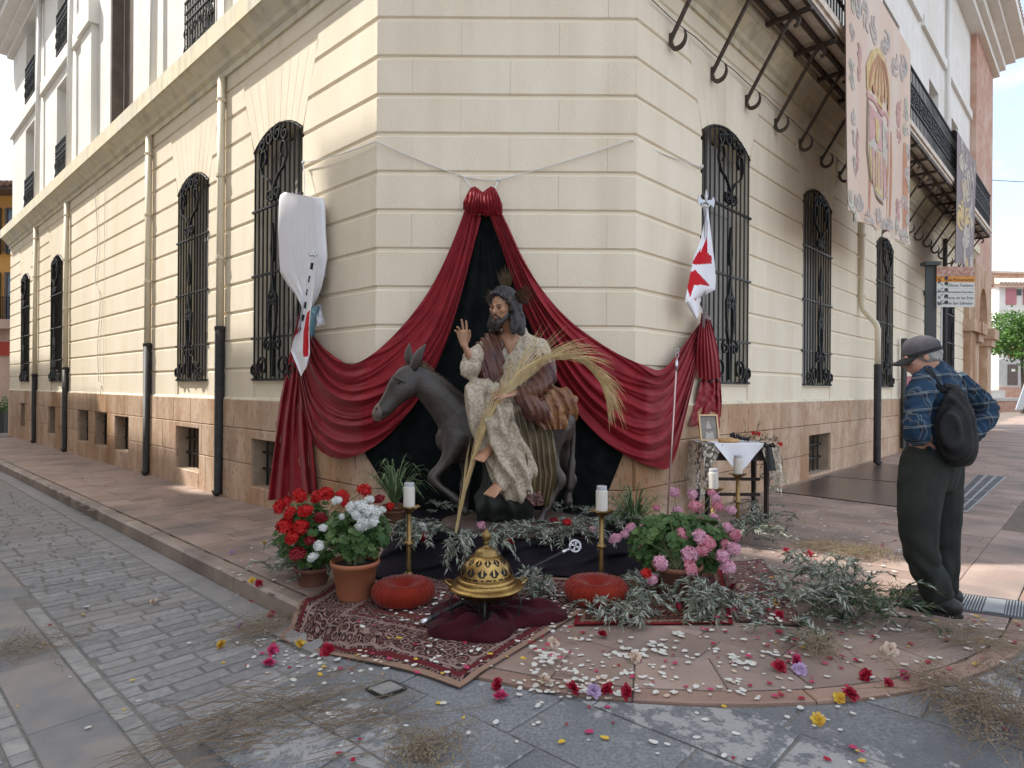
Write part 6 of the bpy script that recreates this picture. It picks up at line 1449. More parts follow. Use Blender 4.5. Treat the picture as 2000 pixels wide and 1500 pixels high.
def gq(u0, u1, v0, v1, z0, z1, nm, m, par): P = [gl(u0, v0), gl(u1, v0), gl(u1, v1), gl(u0, v1)]; mb = MB(); mb.prism([p+EZ*z0 for p in P], [p+EZ*z1 for p in P]); return fix_normals(mb.build(nm, m, par))
gq(0, 1, 0, 1, .003, .007, 'frame', M['paleiron'], gt)
for k in range(3):
    for j in range(4): q = gq(.05+.33*k, .27+.33*k, .03+.245*j, .255+.245*j, .0075, .011, 'grating', M['grate'], gt)
dg = thing('drain_grate', ground(1940, 1185), 'slotted iron drain grate beside the standing man\'s shoes', 'drain'); X0, X1 = ground(1858, 1192), ground(1876, 1160); Y0, Y1 = ground(2030, 1216), ground(2030, 1180)
gq(0, 1, 0, 1, .003, .006, 'frame', M['grate'], dg)
for k in range(26):
    if not 9 < k < 16: gq(.02+.037*k, .035+.037*k, .08, .92, .0065, .012, 'bar', M['paleiron'], dg)
gq(.36, .60, .12, .88, .0065, .013, 'centre_plate', M['paleiron'], dg)
cv = gquad([(712, 1348), (762, 1330), (795, 1347), (747, 1366)], rz, .002, .008, 'service_cover', M['iron'], None, 'small square pale service cover with dark rim set in the flagstones', 'cover'); gquad([(719, 1348), (762, 1334), (788, 1347), (747, 1361)], rz, .0085, .011, 'lid', M['cube'], cv)
# way-finding sign and posts by the right facade
sg_ = thing('direction_sign', (9.3, 13.9, .05), 'tall tourist direction sign with orange band and white rows above the man', 'sign'); SY = 13.9
def sq(x0, x1, y0, y1, dY, m, nm, par=sg_, th=.03): a, b = at(x0, y1, SY+dY), at(x1, y0, SY+dY); mb = MB(); mb.box(((a.x+b.x)/2, SY+dY, (a.z+b.z)/2), (abs(b.x-a.x), th, abs(b.z-a.z))); return mb.build(nm, M[m], par)
M['orangesign'] = mat('orange_sign', (.62, .25, .03), rough=.5); M['signwhite'] = mat('sign_white', (.60, .59, .55), rough=.5); M['signphoto'] = mat('sign_roofscape', (.36, .16, .11), (.50, .33, .26), 14, .5, lo=.4, hi=.6); M['signblack'] = mat('sign_black', (.02, .02, .02), rough=.5)
sq(1806, 1829, 516, 700, .05, 'planter', 'upright'); sq(1803, 1832, 512, 519, .05, 'planter', 'upright_cap', th=.2); sq(1836, 1840, 600, 900, .06, 'metal', 'rear_pole')
sq(1829, 1903, 521, 540, 0, 'signphoto', 'photo_band'); ob = sq(1829, 1903, 540.3, 551, 0, 'orangesign', 'orange_row'); rows = [ob]
for k in range(4): rows.append(sq(1829, 1903, 551.6+12.2*k, 563+12.2*k, 0, 'signwhite', 'white_row'))
for r_, tx, yy in zip(rows, ('Ruta Monumental', 'Oficina Turismo', 'Conv. MM Mercedarias Descalzas', 'Palacio de las Eras', 'Iglesia de San Salvador'), (549, 560, 572.2, 584.4, 596.6)):
    s_ = .088 if len(tx) < 26 else .064; p = at(1901, yy, SY-.02); wdt = {0: 0}.get(1, 0)
    o = text_mesh('lettering', tx, s_, M['signblack'], Matrix.Translation((0, 0, 0)) @ Matrix.Rotation(R(90), 4, 'X'), r_); xs = [v.co.x for v in o.data.vertices]; off = Vector((p.x-max(xs)-wpos(r_).x, SY-.02-wpos(r_).y, p.z-wpos(r_).z))
    for v in o.data.vertices: v.co = Vector((v.co.x+off.x, v.co.y+off.y-(-wpos(r_).y if 0 else 0), v.co.z+off.z)) if 0 else v.co
    o.location = Vector((p.x-max(xs), SY-.02, p.z))-wpos(r_)+wpos(r_) if 0 else Vector((p.x-(max(xs)+wpos(r_).x), SY-.018, p.z+0))-Vector((0, 0, 0))
    o.location = Vector((p.x-wpos(r_).x-max(xs), SY-.018-wpos(r_).y-sum(v.co.y for v in o.data.vertices)/len(o.data.vertices), p.z-wpos(r_).z-min(v.co.z for v in o.data.vertices)))
    a = at(1833, yy-2, SY-.018); mb = MB(); sx = -1; ev = Vector((0, -1, 0))
    up_ = tx.startswith('Ofi'); pts = [(0, 0), (.10, .10), (.09, 0)] ; zz_ = 1 if up_ else -1
    mb.tube([a+Vector((.10, 0, .05-.05*zz_)), a+Vector((.0, 0, .05+.05*zz_))], .007, 4); mb.tube([a+Vector((.06, 0, .05+.05*zz_)), a+Vector((0, 0, .05+.05*zz_)), a+Vector((0, 0, .05-.01*zz_))], .007, 4); mb.build('arrow', M['signblack'], r_)
    mb = MB(); mb.lathe([(.04, 0), (.04, .006), (0, .006)], a+Vector((.17, 0, .05)), 12, M=Matrix.Rotation(R(90), 3, 'X')); mb.build('pictogram', M['signblack'], r_)
ip = thing('info_post', (at(1766, 880, 13.6).x, 13.6, .05), 'slim dark post with reddish panel in front of the right facade', 'post'); SY = 13.6
sq(1761, 1769, 661, 876, 0, 'planter', 'post', ip, .1); sq(1769, 1800, 735, 812, .02, 'pink', 'panel', ip); sq(1763, 1767, 876, 887, 0, 'metal', 'foot', ip, .06)
# ================================================================== flowers, branches, weeds
M['gleaf'] = mat('geranium_leaf', (.035, .085, .018), (.065, .13, .03), 9, .55, .2, 60, rnd=.1, tr=.25); M['gleaf2'] = mat('pale_geranium_leaf', (.085, .15, .04), (.12, .19, .06), 9, .55, .2, 60, tr=.25)
M['stem'] = mat('green_stem', (.10, .14, .05), (.13, .13, .06), 9, .6)
M['f_red'] = mat('red_petal', (.56, .012, .010), (.46, .008, .010), 30, .6, tr=.25); M['f_dred'] = mat('dark_red_petal', (.20, .006, .010), (.28, .008, .014), 30, .6, tr=.2)
M['f_white'] = mat('white_petal', (.68, .69, .66), (.75, .75, .72), 30, .6, tr=.25); M['f_pink'] = mat('pink_petal', (.62, .22, .28), (.70, .32, .38), 22, .6, tr=.25); M['f_pink2'] = mat('light_pink_petal', (.66, .32, .42), (.72, .42, .52), 22, .6, tr=.25)
M['terra'] = mat('terracotta', (.34, .115, .052), (.38, .14, .068), 7, .7, .15, 60, c3=(.30, .10, .05), s3=2); M['terra2'] = mat('dark_terracotta', (.16, .065, .04), (.20, .085, .055), 7, .75)
M['soil'] = mat('soil', (.03, .022, .016), (.05, .036, .026), 20, .95, .6, 60)
M['olive1'] = mat('olive_leaf_top', (.085, .11, .07), (.13, .155, .10), 12, .55, tr=.15); M['olive2'] = mat('olive_leaf_silver', (.30, .325, .27), (.38, .40, .34), 12, .6, tr=.15); M['olive3'] = mat('dark_olive_leaf', (.03, .055, .022), (.05, .08, .03), 12, .5, tr=.15)
M['twig'] = mat('twig', (.11, .09, .06), (.16, .13, .09), 12, .8); M['straw'] = mat('dry_stem', (.17, .125, .085), (.23, .17, .115), 12, .85); M['straw2'] = mat('dry_seed_head', (.22, .17, .10), (.29, .23, .14), 12, .9)
M['spider'] = mat('spider_leaf', (.06, .12, .035), (.20, .26, .13), 40, .5, tr=.2, stretch=(1, 1, .15))
def pot(c, r0, r1, h, m, parent, rim=.03):
    mb = MB(); mb.lathe([(0, 0), (r0*.96, 0), (r0, .008), (r1*.97, h-rim), (r1*.985, h-rim), (r1*1.06, h-rim+.004), (r1*1.07, h-.006), (r1*1.05, h), (r1*.97, h), (r1*.93, h-.05)], c, 36); mb.build('pot', m, parent, True)
    mb = MB(); mb.lathe([(r1*.95, h-.03), (r1*.5, h-.02), (0, h-.022)], c, 16); mb.build('soil', M['soil'], parent)
def gleaf(mb, c, n, r, rng):
    n = Vector(n).normalized(); a = n.orthogonal().normalized(); b = n.cross(a); k = rng.random()*6.28; P = [c-n*r*.22]; m = 14
    for i in range(m): t = k+2*math.pi*i/m; rr = r*(1+(.13 if i % 2 else -.05))*(.45 if i == 0 else 1); P.append(c+a*rr*math.cos(t)+b*rr*math.sin(t)+n*r*.10*math.sin(i*2.2))
    mb.add(P, [(0, 1+i, 1+(i+1) % m) for i in range(m)])
def bloom(c, r, m, parent, rng, name='flower_head', nn=84, up=(0, -.4, .8)):
    mb = MB(); up = (Vector(up)+Vector((rng.gauss(0, .4), rng.gauss(0, .2), rng.gauss(0, .3)))).normalized(); r *= .98+.1*rng.random(); mb.ball(c, r*.62, 10, 7); sq_ = .62+.25*rng.random()
    for k in range(nn):
        z = 1-1.45*(k+.5)/nn; a = k*2.39996; q = math.sqrt(max(0, 1-z*z)); u = up.orthogonal().normalized(); w = up.cross(u); d = (up*z+u*q*math.cos(a)+w*q*math.sin(a)).normalized(); p = c+(d-up*up.dot(d)*(1-sq_))*r*(.72+.36*rng.random())
        dn = (d+Vector((rng.gauss(0, .35), rng.gauss(0, .35), rng.gauss(0, .35)))).normalized(); e = dn.orthogonal().normalized(); f = dn.cross(e); s_ = r*(.34+.14*rng.random()); t0 = rng.random()*6
        for j in range(3):
            t = t0+j*2.094; x = e*math.cos(t)+f*math.sin(t); y = f*math.cos(t)-e*math.sin(t); mb.add([p-x*s_*.05, p+x*s_*.55-y*s_*.42+dn*s_*.15, p+x*s_*1.05+dn*s_*.1, p+x*s_*.55+y*s_*.42+dn*s_*.15], [(0, 1, 2, 3)])
    return mb.build(name, m, parent)
def geranium(name, base, potargs, center, rad, nleaf, blooms, label, seed, lr=.030, leafm='gleaf', potm='terra'):
    rng = random.Random(seed); root = thing(name, base, label, 'potted plant'); pot(Vector(base), *potargs, M[potm], root); C = Vector(center); top = Vector(base)+EZ*(potargs[2]-.02)
    lv, lv2, stn = MB(), MB(), MB()
    for k in range(nleaf):
        d = Vector((rng.gauss(0, 1), rng.gauss(0, 1), rng.gauss(0, 1))).normalized()*(rng.random()**.38); p = C+Vector((d.x*rad[0], d.y*rad[1], d.z*rad[2])); n_ = Vector((d.x*.7, d.y*.7-.35, .7+d.z*.4))+Vector((rng.gauss(0, .25), rng.gauss(0, .25), 0)); gleaf(lv2 if rng.random() < .22 else lv, p, n_, lr*(.65+.6*rng.random()), rng)
        if k % 5 == 0: stn.tube([top+Vector((rng.gauss(0, .03), rng.gauss(0, .03), 0)), (top+p)/2+Vector((0, 0, .03)), p], .0028, 4)
    for (px_, py_, Y, r, m) in blooms:
        p = at(px_, py_, Y); bloom(p, r, M[m], root, rng); q = C+(p-C)*.35; stn.tube([q-EZ*.03, (p+q)/2+EZ*.01, p], .003, 4)
    lv.build('leaves', M[leafm], root); lv2.build('young_leaves', M['gleaf2'], root); stn.build('stems', M['stem'], root); return root
wb_ = [(658,978,4.30,.030,'f_white'),(688,992,4.22,.038,'f_white'),(705,988,4.20,.040,'f_white'),(718,998,4.20,.042,'f_white'),(722,976,4.28,.030,'f_white'),(735,1000,4.22,.036,'f_white'),(698,1005,4.18,.036,'f_white'),(712,1022,4.16,.042,'f_white'),(728,1018,4.17,.038,'f_white'),(704,1030,4.16,.034,'f_white'),(746,996,4.24,.024,'f_white'),(668,1009,4.2,.018,'f_white'),(631,1031,4.16,.024,'f_white'),(623,1066,4.12,.032,'f_white'),(612,1088,4.12,.032,'f_white')]
g = ground(693, 1166, pz, .016)
geranium('white_geranium', g, (.115, .155, .25), (at(700, 1040, 4.30)), (.21, .19, .17), 480, wb_, 'white geranium in a terracotta pot on the left end of the rug', 1)
rr_ = [(585,968,4.42,.046,'f_red'),(548,988,4.40,.042,'f_red'),(560,980,4.42,.036,'f_red'),(621,970,4.50,.044,'f_red'),(638,964,4.52,.044,'f_red'),(668,970,4.56,.044,'f_red'),(673,983,4.5,.034,'f_red'),(712,958,4.6,.048,'f_red'),(596,998,4.34,.048,'f_red'),(566,1002,4.36,.042,'f_red'),(556,1027,4.32,.050,'f_red'),(587,1029,4.30,.046,'f_red'),(571,1050,4.28,.046,'f_red'),(625,1012,4.40,.044,'f_dred'),(740,975,4.6,.034,'f_dred'),(762,990,4.6,.028,'f_red'),(580,1082,4.24,.046,'f_dred'),(562,1020,4.38,.04,'f_dred'),(606,1055,4.3,.034,'f_dred'),(756,1036,4.5,.028,'f_dred'),(545,996,4.38,.03,'f_red')]
g = Vector((at(612, 1120, 4.62).x, 4.62, 0)); g.z = pz(g.x, g.y)
geranium('red_geranium', g, (.10, .13, .14), at(606, 1042, 4.50), (.24, .2, .24), 420, rr_, 'bushy red geranium behind the white one, in front of the red cloth tail', 2, potm='terra2')
pb = [(1317,962,4.75,.036,'f_pink2'),(1352,966,4.75,.034,'f_pink2'),(1323,999,4.62,.034,'f_pink2'),(1359,991,4.62,.046,'f_pink'),(1398,975,4.6,.042,'f_pink2'),(1402,990,4.56,.038,'f_pink'),(1396,1010,4.5,.030,'f_pink2'),(1428,996,4.5,.032,'f_pink2'),(1232,1030,4.40,.032,'f_pink2'),(1259,1036,4.38,.042,'f_pink2'),(1202,1052,4.38,.036,'f_pink2'),(1220,1043,4.38,.028,'f_pink2'),(1250,1068,4.34,.038,'f_pink'),(1332,1042,4.22,.042,'f_pink'),(1366,1050,4.12,.050,'f_pink2'),(1380,1060,4.10,.050,'f_pink'),(1348,1084,4.04,.048,'f_pink2'),(1370,1076,4.06,.036,'f_pink'),(1347,1110,4.0,.044,'f_pink'),(1422,1030,4.3,.034,'f_pink2'),(1434,1045,4.28,.042,'f_pink'),(1411,1086,4.08,.040,'f_pink2'),(1432,1072,4.15,.040,'f_pink2'),(1422,1108,4.04,.044,'f_pink2'),(1290,1100,4.02,.042,'f_pink2'),(1275,1132,3.98,.034,'f_pink2'),(1415,1062,4.2,.03,'f_pink'),(1390,948+15,4.66,.03,'f_pink'),(1283,992,4.6,.024,'f_pink')]
g = ground(1322, 1160, pz, .016)
geranium('pink_geranium', g, (.12, .155, .2), at(1330, 1060, 4.36), (.37, .24, .21), 950, pb, 'large pink geranium in a dark clay pot right of the candlestick', 3, .031, potm='terra2')
def spider(c, h, r, m, n, label, seed, potm, name='spider_plant'):
    rng = random.Random(seed); root = thing(name, c, label, 'potted plant', 'spider plants'); pot(Vector(c), r*.75, r, h, M[potm], root, .02); t = Vector(c)+EZ*h
    lv = MB()
    for k in range(n):
        a = rng.random()*6.28; L_ = .22+.30*rng.random(); sp = .25+.75*rng.random(); up_ = L_*(1.1-.55*sp); q = Vector((math.cos(a), math.sin(a), 0)); P = [t+q*.01, t+q*L_*sp*.3+EZ*up_*.55, t+q*L_*sp*.65+EZ*up_*.85, t+q*L_*sp*1.0+EZ*up_*(.9-.5*sp)]
        P = crom([tuple(p) for p in P], 8); lv.tube([Vector(p) for p in P], [.006, .0075, .008, .0078, .007, .0055, .0035, .0008], 4, ref=(-q.y, q.x, 0), flat=.15)
    lv.build('leaves', M['spider'], root)
spider(at(770, 1022, 5.18), .15, .10, 'x', 70, 'spider plant in a clay pot left of the donkey statue', 5, 'terra2'); p_ = at(1237, 1045, 5.3); p_.z = pz(p_.x, p_.y); spider(p_, .18, .10, 'x', 90, 'spider plant in a clay pot right of the statue by the stone plinth', 6, 'terra2')
# ---- olive branches
def olive_leaf(mb, p, d, up, L_, mi):
    d = d.normalized(); s_ = d.cross(up); s_ = s_.normalized() if s_.length > 1e-5 else d.orthogonal().normalized(); n = s_.cross(d); w = L_*.105
    mb.add([p, p+d*L_*.35+s_*w, p+d*L_-n*L_*.06, p+d*L_*.35-s_*w, p+d*L_*.5+n*w*.5], [(0, 1, 4), (1, 2, 4), (2, 3, 4), (3, 0, 4)], mi)
def olive(name, centers, label, seed, n_tw=14, L_=.28, lf=.052, spread=.16, h=.06, dark=0.0, drop=0.0, direction=None, fn=pz, zoff=0.0, zmin=None):
    rng = random.Random(seed); c0 = Vector(centers[0]); root = thing(name, Vector((c0.x, c0.y, c0.z)), label, 'olive branch', 'olive branches'); lv, tw = MB(), MB()
    for c in centers:
        c = Vector(c)
        for k in range(n_tw):
            a = rng.random()*6.28 if direction is None else direction+rng.gauss(0, .75); q = Vector((math.cos(a), math.sin(a), 0)); st_ = c+Vector((rng.gauss(0, spread*.45), rng.gauss(0, spread*.45), .012+h*rng.random())); ln = L_*(.6+.6*rng.random()); rise = h*(rng.random()*1.3-.2); P = []
            for i in range(9):
                u = i/8; p = st_+q*ln*u+EZ*(rise*math.sin(math.pi*u*.8)-drop*u*u*ln*1.6)+Vector((.02*math.sin(u*4+k), .02*math.cos(u*3+k), 0))
                lo = (fn(p.x, p.y)+.008+.02*rng.random()) if zmin is None else zmin(p); p.z = max(p.z, lo); P.append(p)
            tw.tube(P, [.0026]*9, 4)
            for i in range(1, 9):
                t = (P[i]-P[i-1]).normalized()
                for sg in (-1, 1):
                    for rep in range(2):
                        sd_ = t.cross(EZ).normalized()*sg; d_ = (t*(.9+.5*rng.random())+sd_*(.6+.5*rng.random())+EZ*rng.gauss(.15, .4)-EZ*drop*.8); pp = P[i]+(P[i-1]-P[i])*rng.random(); l_ = lf*(.65+.6*rng.random()); e = pp+d_.normalized()*l_
                        if zmin is None and e.z < fn(e.x, e.y)+.004: d_.z = abs(d_.z)*.3
                        olive_leaf(lv, pp, d_, (EZ+Vector((rng.gauss(0, .6), rng.gauss(0, .6), 0))).normalized(), l_, 2 if rng.random() < dark else (1 if rng.random() < .55 else 0))
    tw.build('twigs', M['twig'], root); lv.build('leaves', [M['olive1'], M['olive2'], M['olive3']], root); return root
def gc(px, py, dz=.01): return ground(px, py, pz, dz)
def onplat(px, py): a, b = ray(px, py); Y = (EYE-.255)/-b; return Vector((a*Y, Y, .255))
pz_top = lambda p: (.262 if p.y > 4.86 else -.5)
olive('olive_branch', [onplat(800, 1035), onplat(850, 1046)], 'olive branches on the dark cloth left of the palm branch', 11, 16, .24, zmin=pz_top, drop=.15)
olive('olive_branch', [onplat(905, 1055), onplat(960, 1060)], 'olive sprig hanging over the front of the dark cloth above the brazier', 12, 9, .2, zmin=pz_top, drop=.5, direction=-1.2)
olive('olive_branch', [onplat(1020, 1046), onplat(1075, 1046), onplat(1120, 1040)], 'olive branches piled on the dark cloth right of the statue base', 13, 17, .26, zmin=pz_top, drop=.2)
olive('olive_branch', [onplat(1150, 1030), onplat(1215, 1022)], 'olive branches around the spider plant right of the statue', 14, 16, .24, zmin=pz_top, drop=.1)
olive('olive_branch', [onplat(868, 1000)], 'small olive sprig at the donkey\'s raised hoof', 15, 7, .16, zmin=pz_top)
olive('olive_branch', [onplat(1105, 1000), onplat(1140, 1008)], 'olive sprigs behind the donkey\'s hind hooves', 16, 8, .18, zmin=pz_top)
olive('olive_branch', [gc(580, 1112), gc(600, 1128), gc(620, 1135)], 'olive branch on the pavement left of the white geranium pot', 17, 18, .22, h=.14)
olive('olive_branch', [gc(1047, 1162)], 'small olive tuft on the rug between brazier and right cushion', 18, 16, .13, spread=.05, h=.12, drop=.25)
olive('olive_branch', [gc(1222, 1215), gc(1245, 1200)], 'olive branches beside the right cushion at the rug edge', 19, 15, .2, h=.10, drop=.2)
olive('olive_branch', [gc(1275, 1165)], 'olive sprig between the right cushion and the pink geranium pot', 20, 14, .2, h=.07)
olive('olive_branch', [gc(1372, 1200), gc(1395, 1190)], 'thick olive tuft in front of the pink geranium', 21, 18, .2, spread=.14, h=.12, drop=.3)
olive('olive_branch', [gc(1470, 1062), gc(1490, 1045)], 'heap of olive branches right of the pink geranium by the lace table', 22, 18, .22, h=.13, dark=.25)
olive('olive_branch', [gc(1475, 1010)], 'olive twigs at the foot of the lace table', 23, 9, .24, h=.16, dark=.2)
olive('olive_branch', [gc(1465, 1190), gc(1505, 1180)], 'flat olive sprigs on the worn rug among white petals', 24, 5, .16, h=.03)
olive('olive_branch', [gc(1600, 1165), gc(1625, 1190), gc(1600, 1205)], 'big silvery heap of olive branches on the pavement near the man', 25, 20, .25, lf=.055, spread=.15, h=.17)
olive('leafy_branch', [gc(1675, 1205), gc(1690, 1225)], 'dark green leafy branches beside the man\'s shoes', 26, 15, .25, lf=.05, spread=.15, h=.11, dark=.9)
olive('leafy_branch', [gc(1745, 1215)], 'single dark leafy branch reaching in front of the man\'s shoes', 27, 5, .28, lf=.055, spread=.06, h=.13, dark=.9, direction=-.2)
olive('olive_branch', [gc(1540, 1232), gc(1600, 1240)], 'trailing olive sprigs along the front hem of the worn rug', 28, 4, .2, h=.02, dark=.2)
# ---- dried weeds
def weeds(px, py, L_, n, label, seed, fn, h=.05, direction=None, beads=3, spread=.1):
    rng = random.Random(seed); c = ground(px, py, fn, .006); root = thing('dried_weeds', c, label, 'dried weeds', 'dried weeds strewn on the ground'); stm, bd = MB(), MB(); n = int(n*.6)
    for k in range(n):
        a = (direction if direction is not None else rng.random()*6.28)+rng.gauss(0, .35); q = Vector((math.cos(a), math.sin(a), 0)); s_ = c+Vector((rng.gauss(0, spread), rng.gauss(0, spread), .002+h*rng.random()*.6)); ln = L_*(.4+.8*rng.random()); P = []
        for i in range(6):
            u = i/5; p = s_+q*ln*(u-.4)+Vector((rng.gauss(0, .006), rng.gauss(0, .006), h*rng.random()*math.sin(math.pi*u))); p.z = max(p.z, fn(p.x, p.y)+.008); P.append(p)
        stm.tube(P, [.0017]*5+[.0008], 3)
        for i in range(2, 6):
            for b in range(beads):
                p = P[i]+Vector((rng.gauss(0, .025), rng.gauss(0, .025), abs(rng.gauss(0, .02)))); stm.add([P[i], P[i]+Vector((.0015, 0, 0)), p], [(0, 1, 2)]); s2 = .0022+.0026*rng.random()
                d = Vector((rng.gauss(0, 1), rng.gauss(0, 1), rng.gauss(0, 1))).normalized()*s2; e = d.orthogonal().normalized()*s2; f = d.cross(e).normalized()*s2; bd.add([p+d, p+e, p+f, p-d, p-e, p-f], [(0, 1, 2), (0, 2, 4), (0, 4, 5), (0, 5, 1), (3, 2, 1), (3, 4, 2), (3, 5, 4), (3, 1, 5)])
    stm.build('stems', M['straw'], root); bd.build('seed_heads', M['straw2'], root)
weeds(55, 1275, .32, 60, 'tuft of dried yellow weeds on the pale slabs at the left edge', 1, rz, .06)
weeds(500, 1238, .45, 90, 'dried weeds beside the left corner of the oriental rug', 2, rz, .06, direction=.5)
weeds(470, 1440, .75, 150, 'long bundle of brown dried stems in the left foreground', 3, rz, .07, direction=.35, beads=2, spread=.16)
weeds(690, 1425, .5, 40, 'thin dried stems trailing across the foreground flagstones', 4, rz, .03, direction=.3, beads=2)
weeds(830, 1478, .22, 90, 'small dried tuft at the bottom edge, left of centre', 5, rz, .05, spread=.06)
weeds(1600, 1078, .5, 110, 'dried weeds on the pavement behind the olive heap', 6, pz, .06, direction=-.1)
weeds(1680, 1088, .25, 90, 'pale dried flower tuft in the sunlit strip by the man', 7, pz, .06, beads=6)
weeds(1880, 1250, .5, 70, 'flat dried stems on the pavement in front of the man', 8, pz, .02, direction=.05)
weeds(1595, 1275, .2, 60, 'dried tuft below the big olive heap', 9, pz, .06, spread=.05)
weeds(1955, 1425, .4, 140, 'thick dried tuft in the bottom right corner', 10, pz, .09)
weeds(1870, 1362, .35, 80, 'low dried tuft on the pavement edge at the right', 11, pz, .05)
weeds(1990, 1325, .25, 70, 'dried tuft at the right edge of the picture', 12, pz, .07)
weeds(1760, 1165, .3, 50, 'dried stems behind the dark leafy branches by the shoes', 13, pz, .04)
# ---- fallen roses
M['p_white'] = mat('white_rose_petal', (.66, .64, .56), (.72, .71, .66), 30, .6, tr=.2); M['p_red'] = mat('crimson_rose_petal', (.38, .008, .035), (.28, .004, .02), 30, .55, tr=.15); M['p_pink'] = mat('magenta_rose_petal', (.55, .035, .12), (.48, .06, .16), 30, .55, tr=.2); M['p_yellow'] = mat('yellow_rose_petal', (.70, .50, .06), (.64, .36, .05), 30, .6, tr=.2); M['p_lilac'] = mat('lilac_petal', (.42, .28, .46), (.46, .34, .50), 30, .6, tr=.2); M['p_cream'] = mat('cream_rose_petal', (.60, .46, .34), (.64, .52, .42), 20, .6, tr=.2)
def hz(x, y): return pz(x, y) if in_edge(x, y, 0) else rz(x, y)
def rose(px, py, r, m, label, seed, fn=None):
    r *= .64; rng = random.Random(seed); g = ground(px, py, fn or hz, .012); mb = MB(); ax = Vector((rng.gauss(0, .5), -.5+rng.gauss(0, .4), .7)).normalized(); u = ax.orthogonal().normalized(); w = ax.cross(u)
    for ring, (k, rad, op) in enumerate(((4, .35, .35), (6, .65, .85), (7, 1.0, 1.3), (7, 1.3, 1.65))):
        for i in range(k):
            a = 2*math.pi*i/k+ring*.5+rng.gauss(0, .15); q = u*math.cos(a)+w*math.sin(a); tq = w*math.cos(a)-u*math.sin(a); dirv = (ax*math.cos(op)+q*math.sin(op)).normalized(); c = g+EZ*r*.38+q*r*rad*.25+Vector((rng.gauss(0, .08), rng.gauss(0, .08), 0))*r; L_ = r*(.55+.5*rng.random()); wd = r*(.36+.2*rng.random())
            V = []
            for j in range(4):
                t = j/3
                for s_ in (-1, 0, 1): V.append(c+dirv*L_*t+q*.18*L_*t*t+tq*s_*wd*math.sin(math.pi*min(.93, .18+.62*t))+ax*(.12*r*abs(s_)*(1-t))-q*.12*r*abs(s_))
            for p in V: p += Vector((rng.gauss(0, .07), rng.gauss(0, .07), rng.gauss(0, .06)))*r; p.z = max(p.z, fn_z(p)+.003)
            mb.add(V, [(j*3+i_, j*3+i_+1, j*3+i_+4, j*3+i_+3) for j in range(3) for i_ in range(2)])
    return tag(mb.build('fallen_rose', M[m], smooth=True, origin=g), label, 'rose', 'fallen roses')
def fn_z(p): return hz(p.x, p.y)
ROSES = [(640,1276,.055,'p_red','large red rose lying on its side at the rug\'s left corner'),(586,1263,.045,'p_yellow','yellow rose at the left corner of the oriental rug'),(532,1275,.05,'p_pink','magenta rose left of the yellow one near the dried weeds'),(525,1298,.045,'p_pink','lower magenta rose in the cluster left of the rug'),(505,1170,.04,'p_red','left red rose in the gutter below the kerb corner'),(530,1183,.038,'p_red','right red rose in the gutter below the kerb corner'),(492,1163,.03,'p_yellow','small yellow bloom in the gutter beside two red roses'),(453,1080,.03,'p_lilac','lilac and yellow bloom alone on the left pavement'),(517,1062,.03,'p_yellow','small yellow bloom on the pavement left of the red geranium'),(432,1262,.04,'p_yellow','yellow rose on the granite setts left of the dried weeds'),(300,1178,.04,'p_cream','faded bloom alone on the granite setts'),(470,1225,.04,'p_lilac','mauve bloom above the dried weeds left of the rug'),
 (971,1342,.042,'p_red','upper of two red roses at the front corner of the rug'),(978,1364,.046,'p_pink','lower of two roses at the front corner of the rug, magenta'),(1118,1352,.044,'p_red','leftmost red rose on the curved pavement edge'),(1160,1356,.044,'p_lilac','lilac bloom between red roses on the curved pavement edge'),(1185,1350,.044,'p_red','red rose right of the lilac bloom on the pavement edge'),(1225,1356,.044,'p_red','rightmost of the red roses on the curved pavement edge'),(1176,1242,.042,'p_red','red rose below the olive branches at the rug edge'),(1080,1262,.045,'p_cream','wilted cream rose at the right edge of the oriental rug'),(1240,1290,.045,'p_cream','wilted cream rose on the pavers in front of the rugs'),(1065,1335,.045,'p_cream','pale peach rose on the pavers near the front corner'),
 (1523,1306,.046,'p_red','red rose left of the magenta one below the dried tuft'),(1555,1294,.046,'p_pink','magenta rose below the big olive heap'),(1562,1312,.042,'p_lilac','lilac bloom beside two roses below the olive heap'),(1692,1324,.046,'p_red','red rose on the pavers in front of the dark leafy branch'),(1735,1336,.03,'p_red','small red rose right of the larger one on the pavers'),(1738,1274,.05,'p_cream','large pale rose below the dark leafy branches'),(1660,1363,.044,'p_red','red rose with yellow petals on the pavement edge'),(1640,1367,.032,'p_yellow','yellow bloom on the pavement edge beside a red rose'),(1600,1410,.035,'p_yellow','yellow bloom on the grey flagstones at the right'),(1768,1322,.035,'p_pink','pink and white bloom on the pavers right of the red rose'),(1536,1078,.04,'p_red','left dark red rose behind the olive heap'),(1580,1084,.044,'p_red','right dark red rose behind the olive heap'),(1760,1176,.04,'p_pink','magenta rose touching the man\'s shoe'),(1447,1150,.045,'p_cream','pink rose on the worn rug'),(1432,1148,.04,'p_red','red rose on the worn rug beside the pink one'),(1522,1205,.04,'p_red','red rose on the hem of the worn rug'),(1320,1188,.035,'p_red','red rose on the red bordered rug'),(995,1060,.04,'p_red','red bloom on the dark cloth above the brazier')]
for k, (x, y, r, m, lb) in enumerate(ROSES):
    if k == len(ROSES)-1:
        q = at(x, y, 4.72); o = rose(x, y, r, m, lb, k); o.location = q
    else: rose(x, y, r, m, lb, k)
rng = random.Random(3)
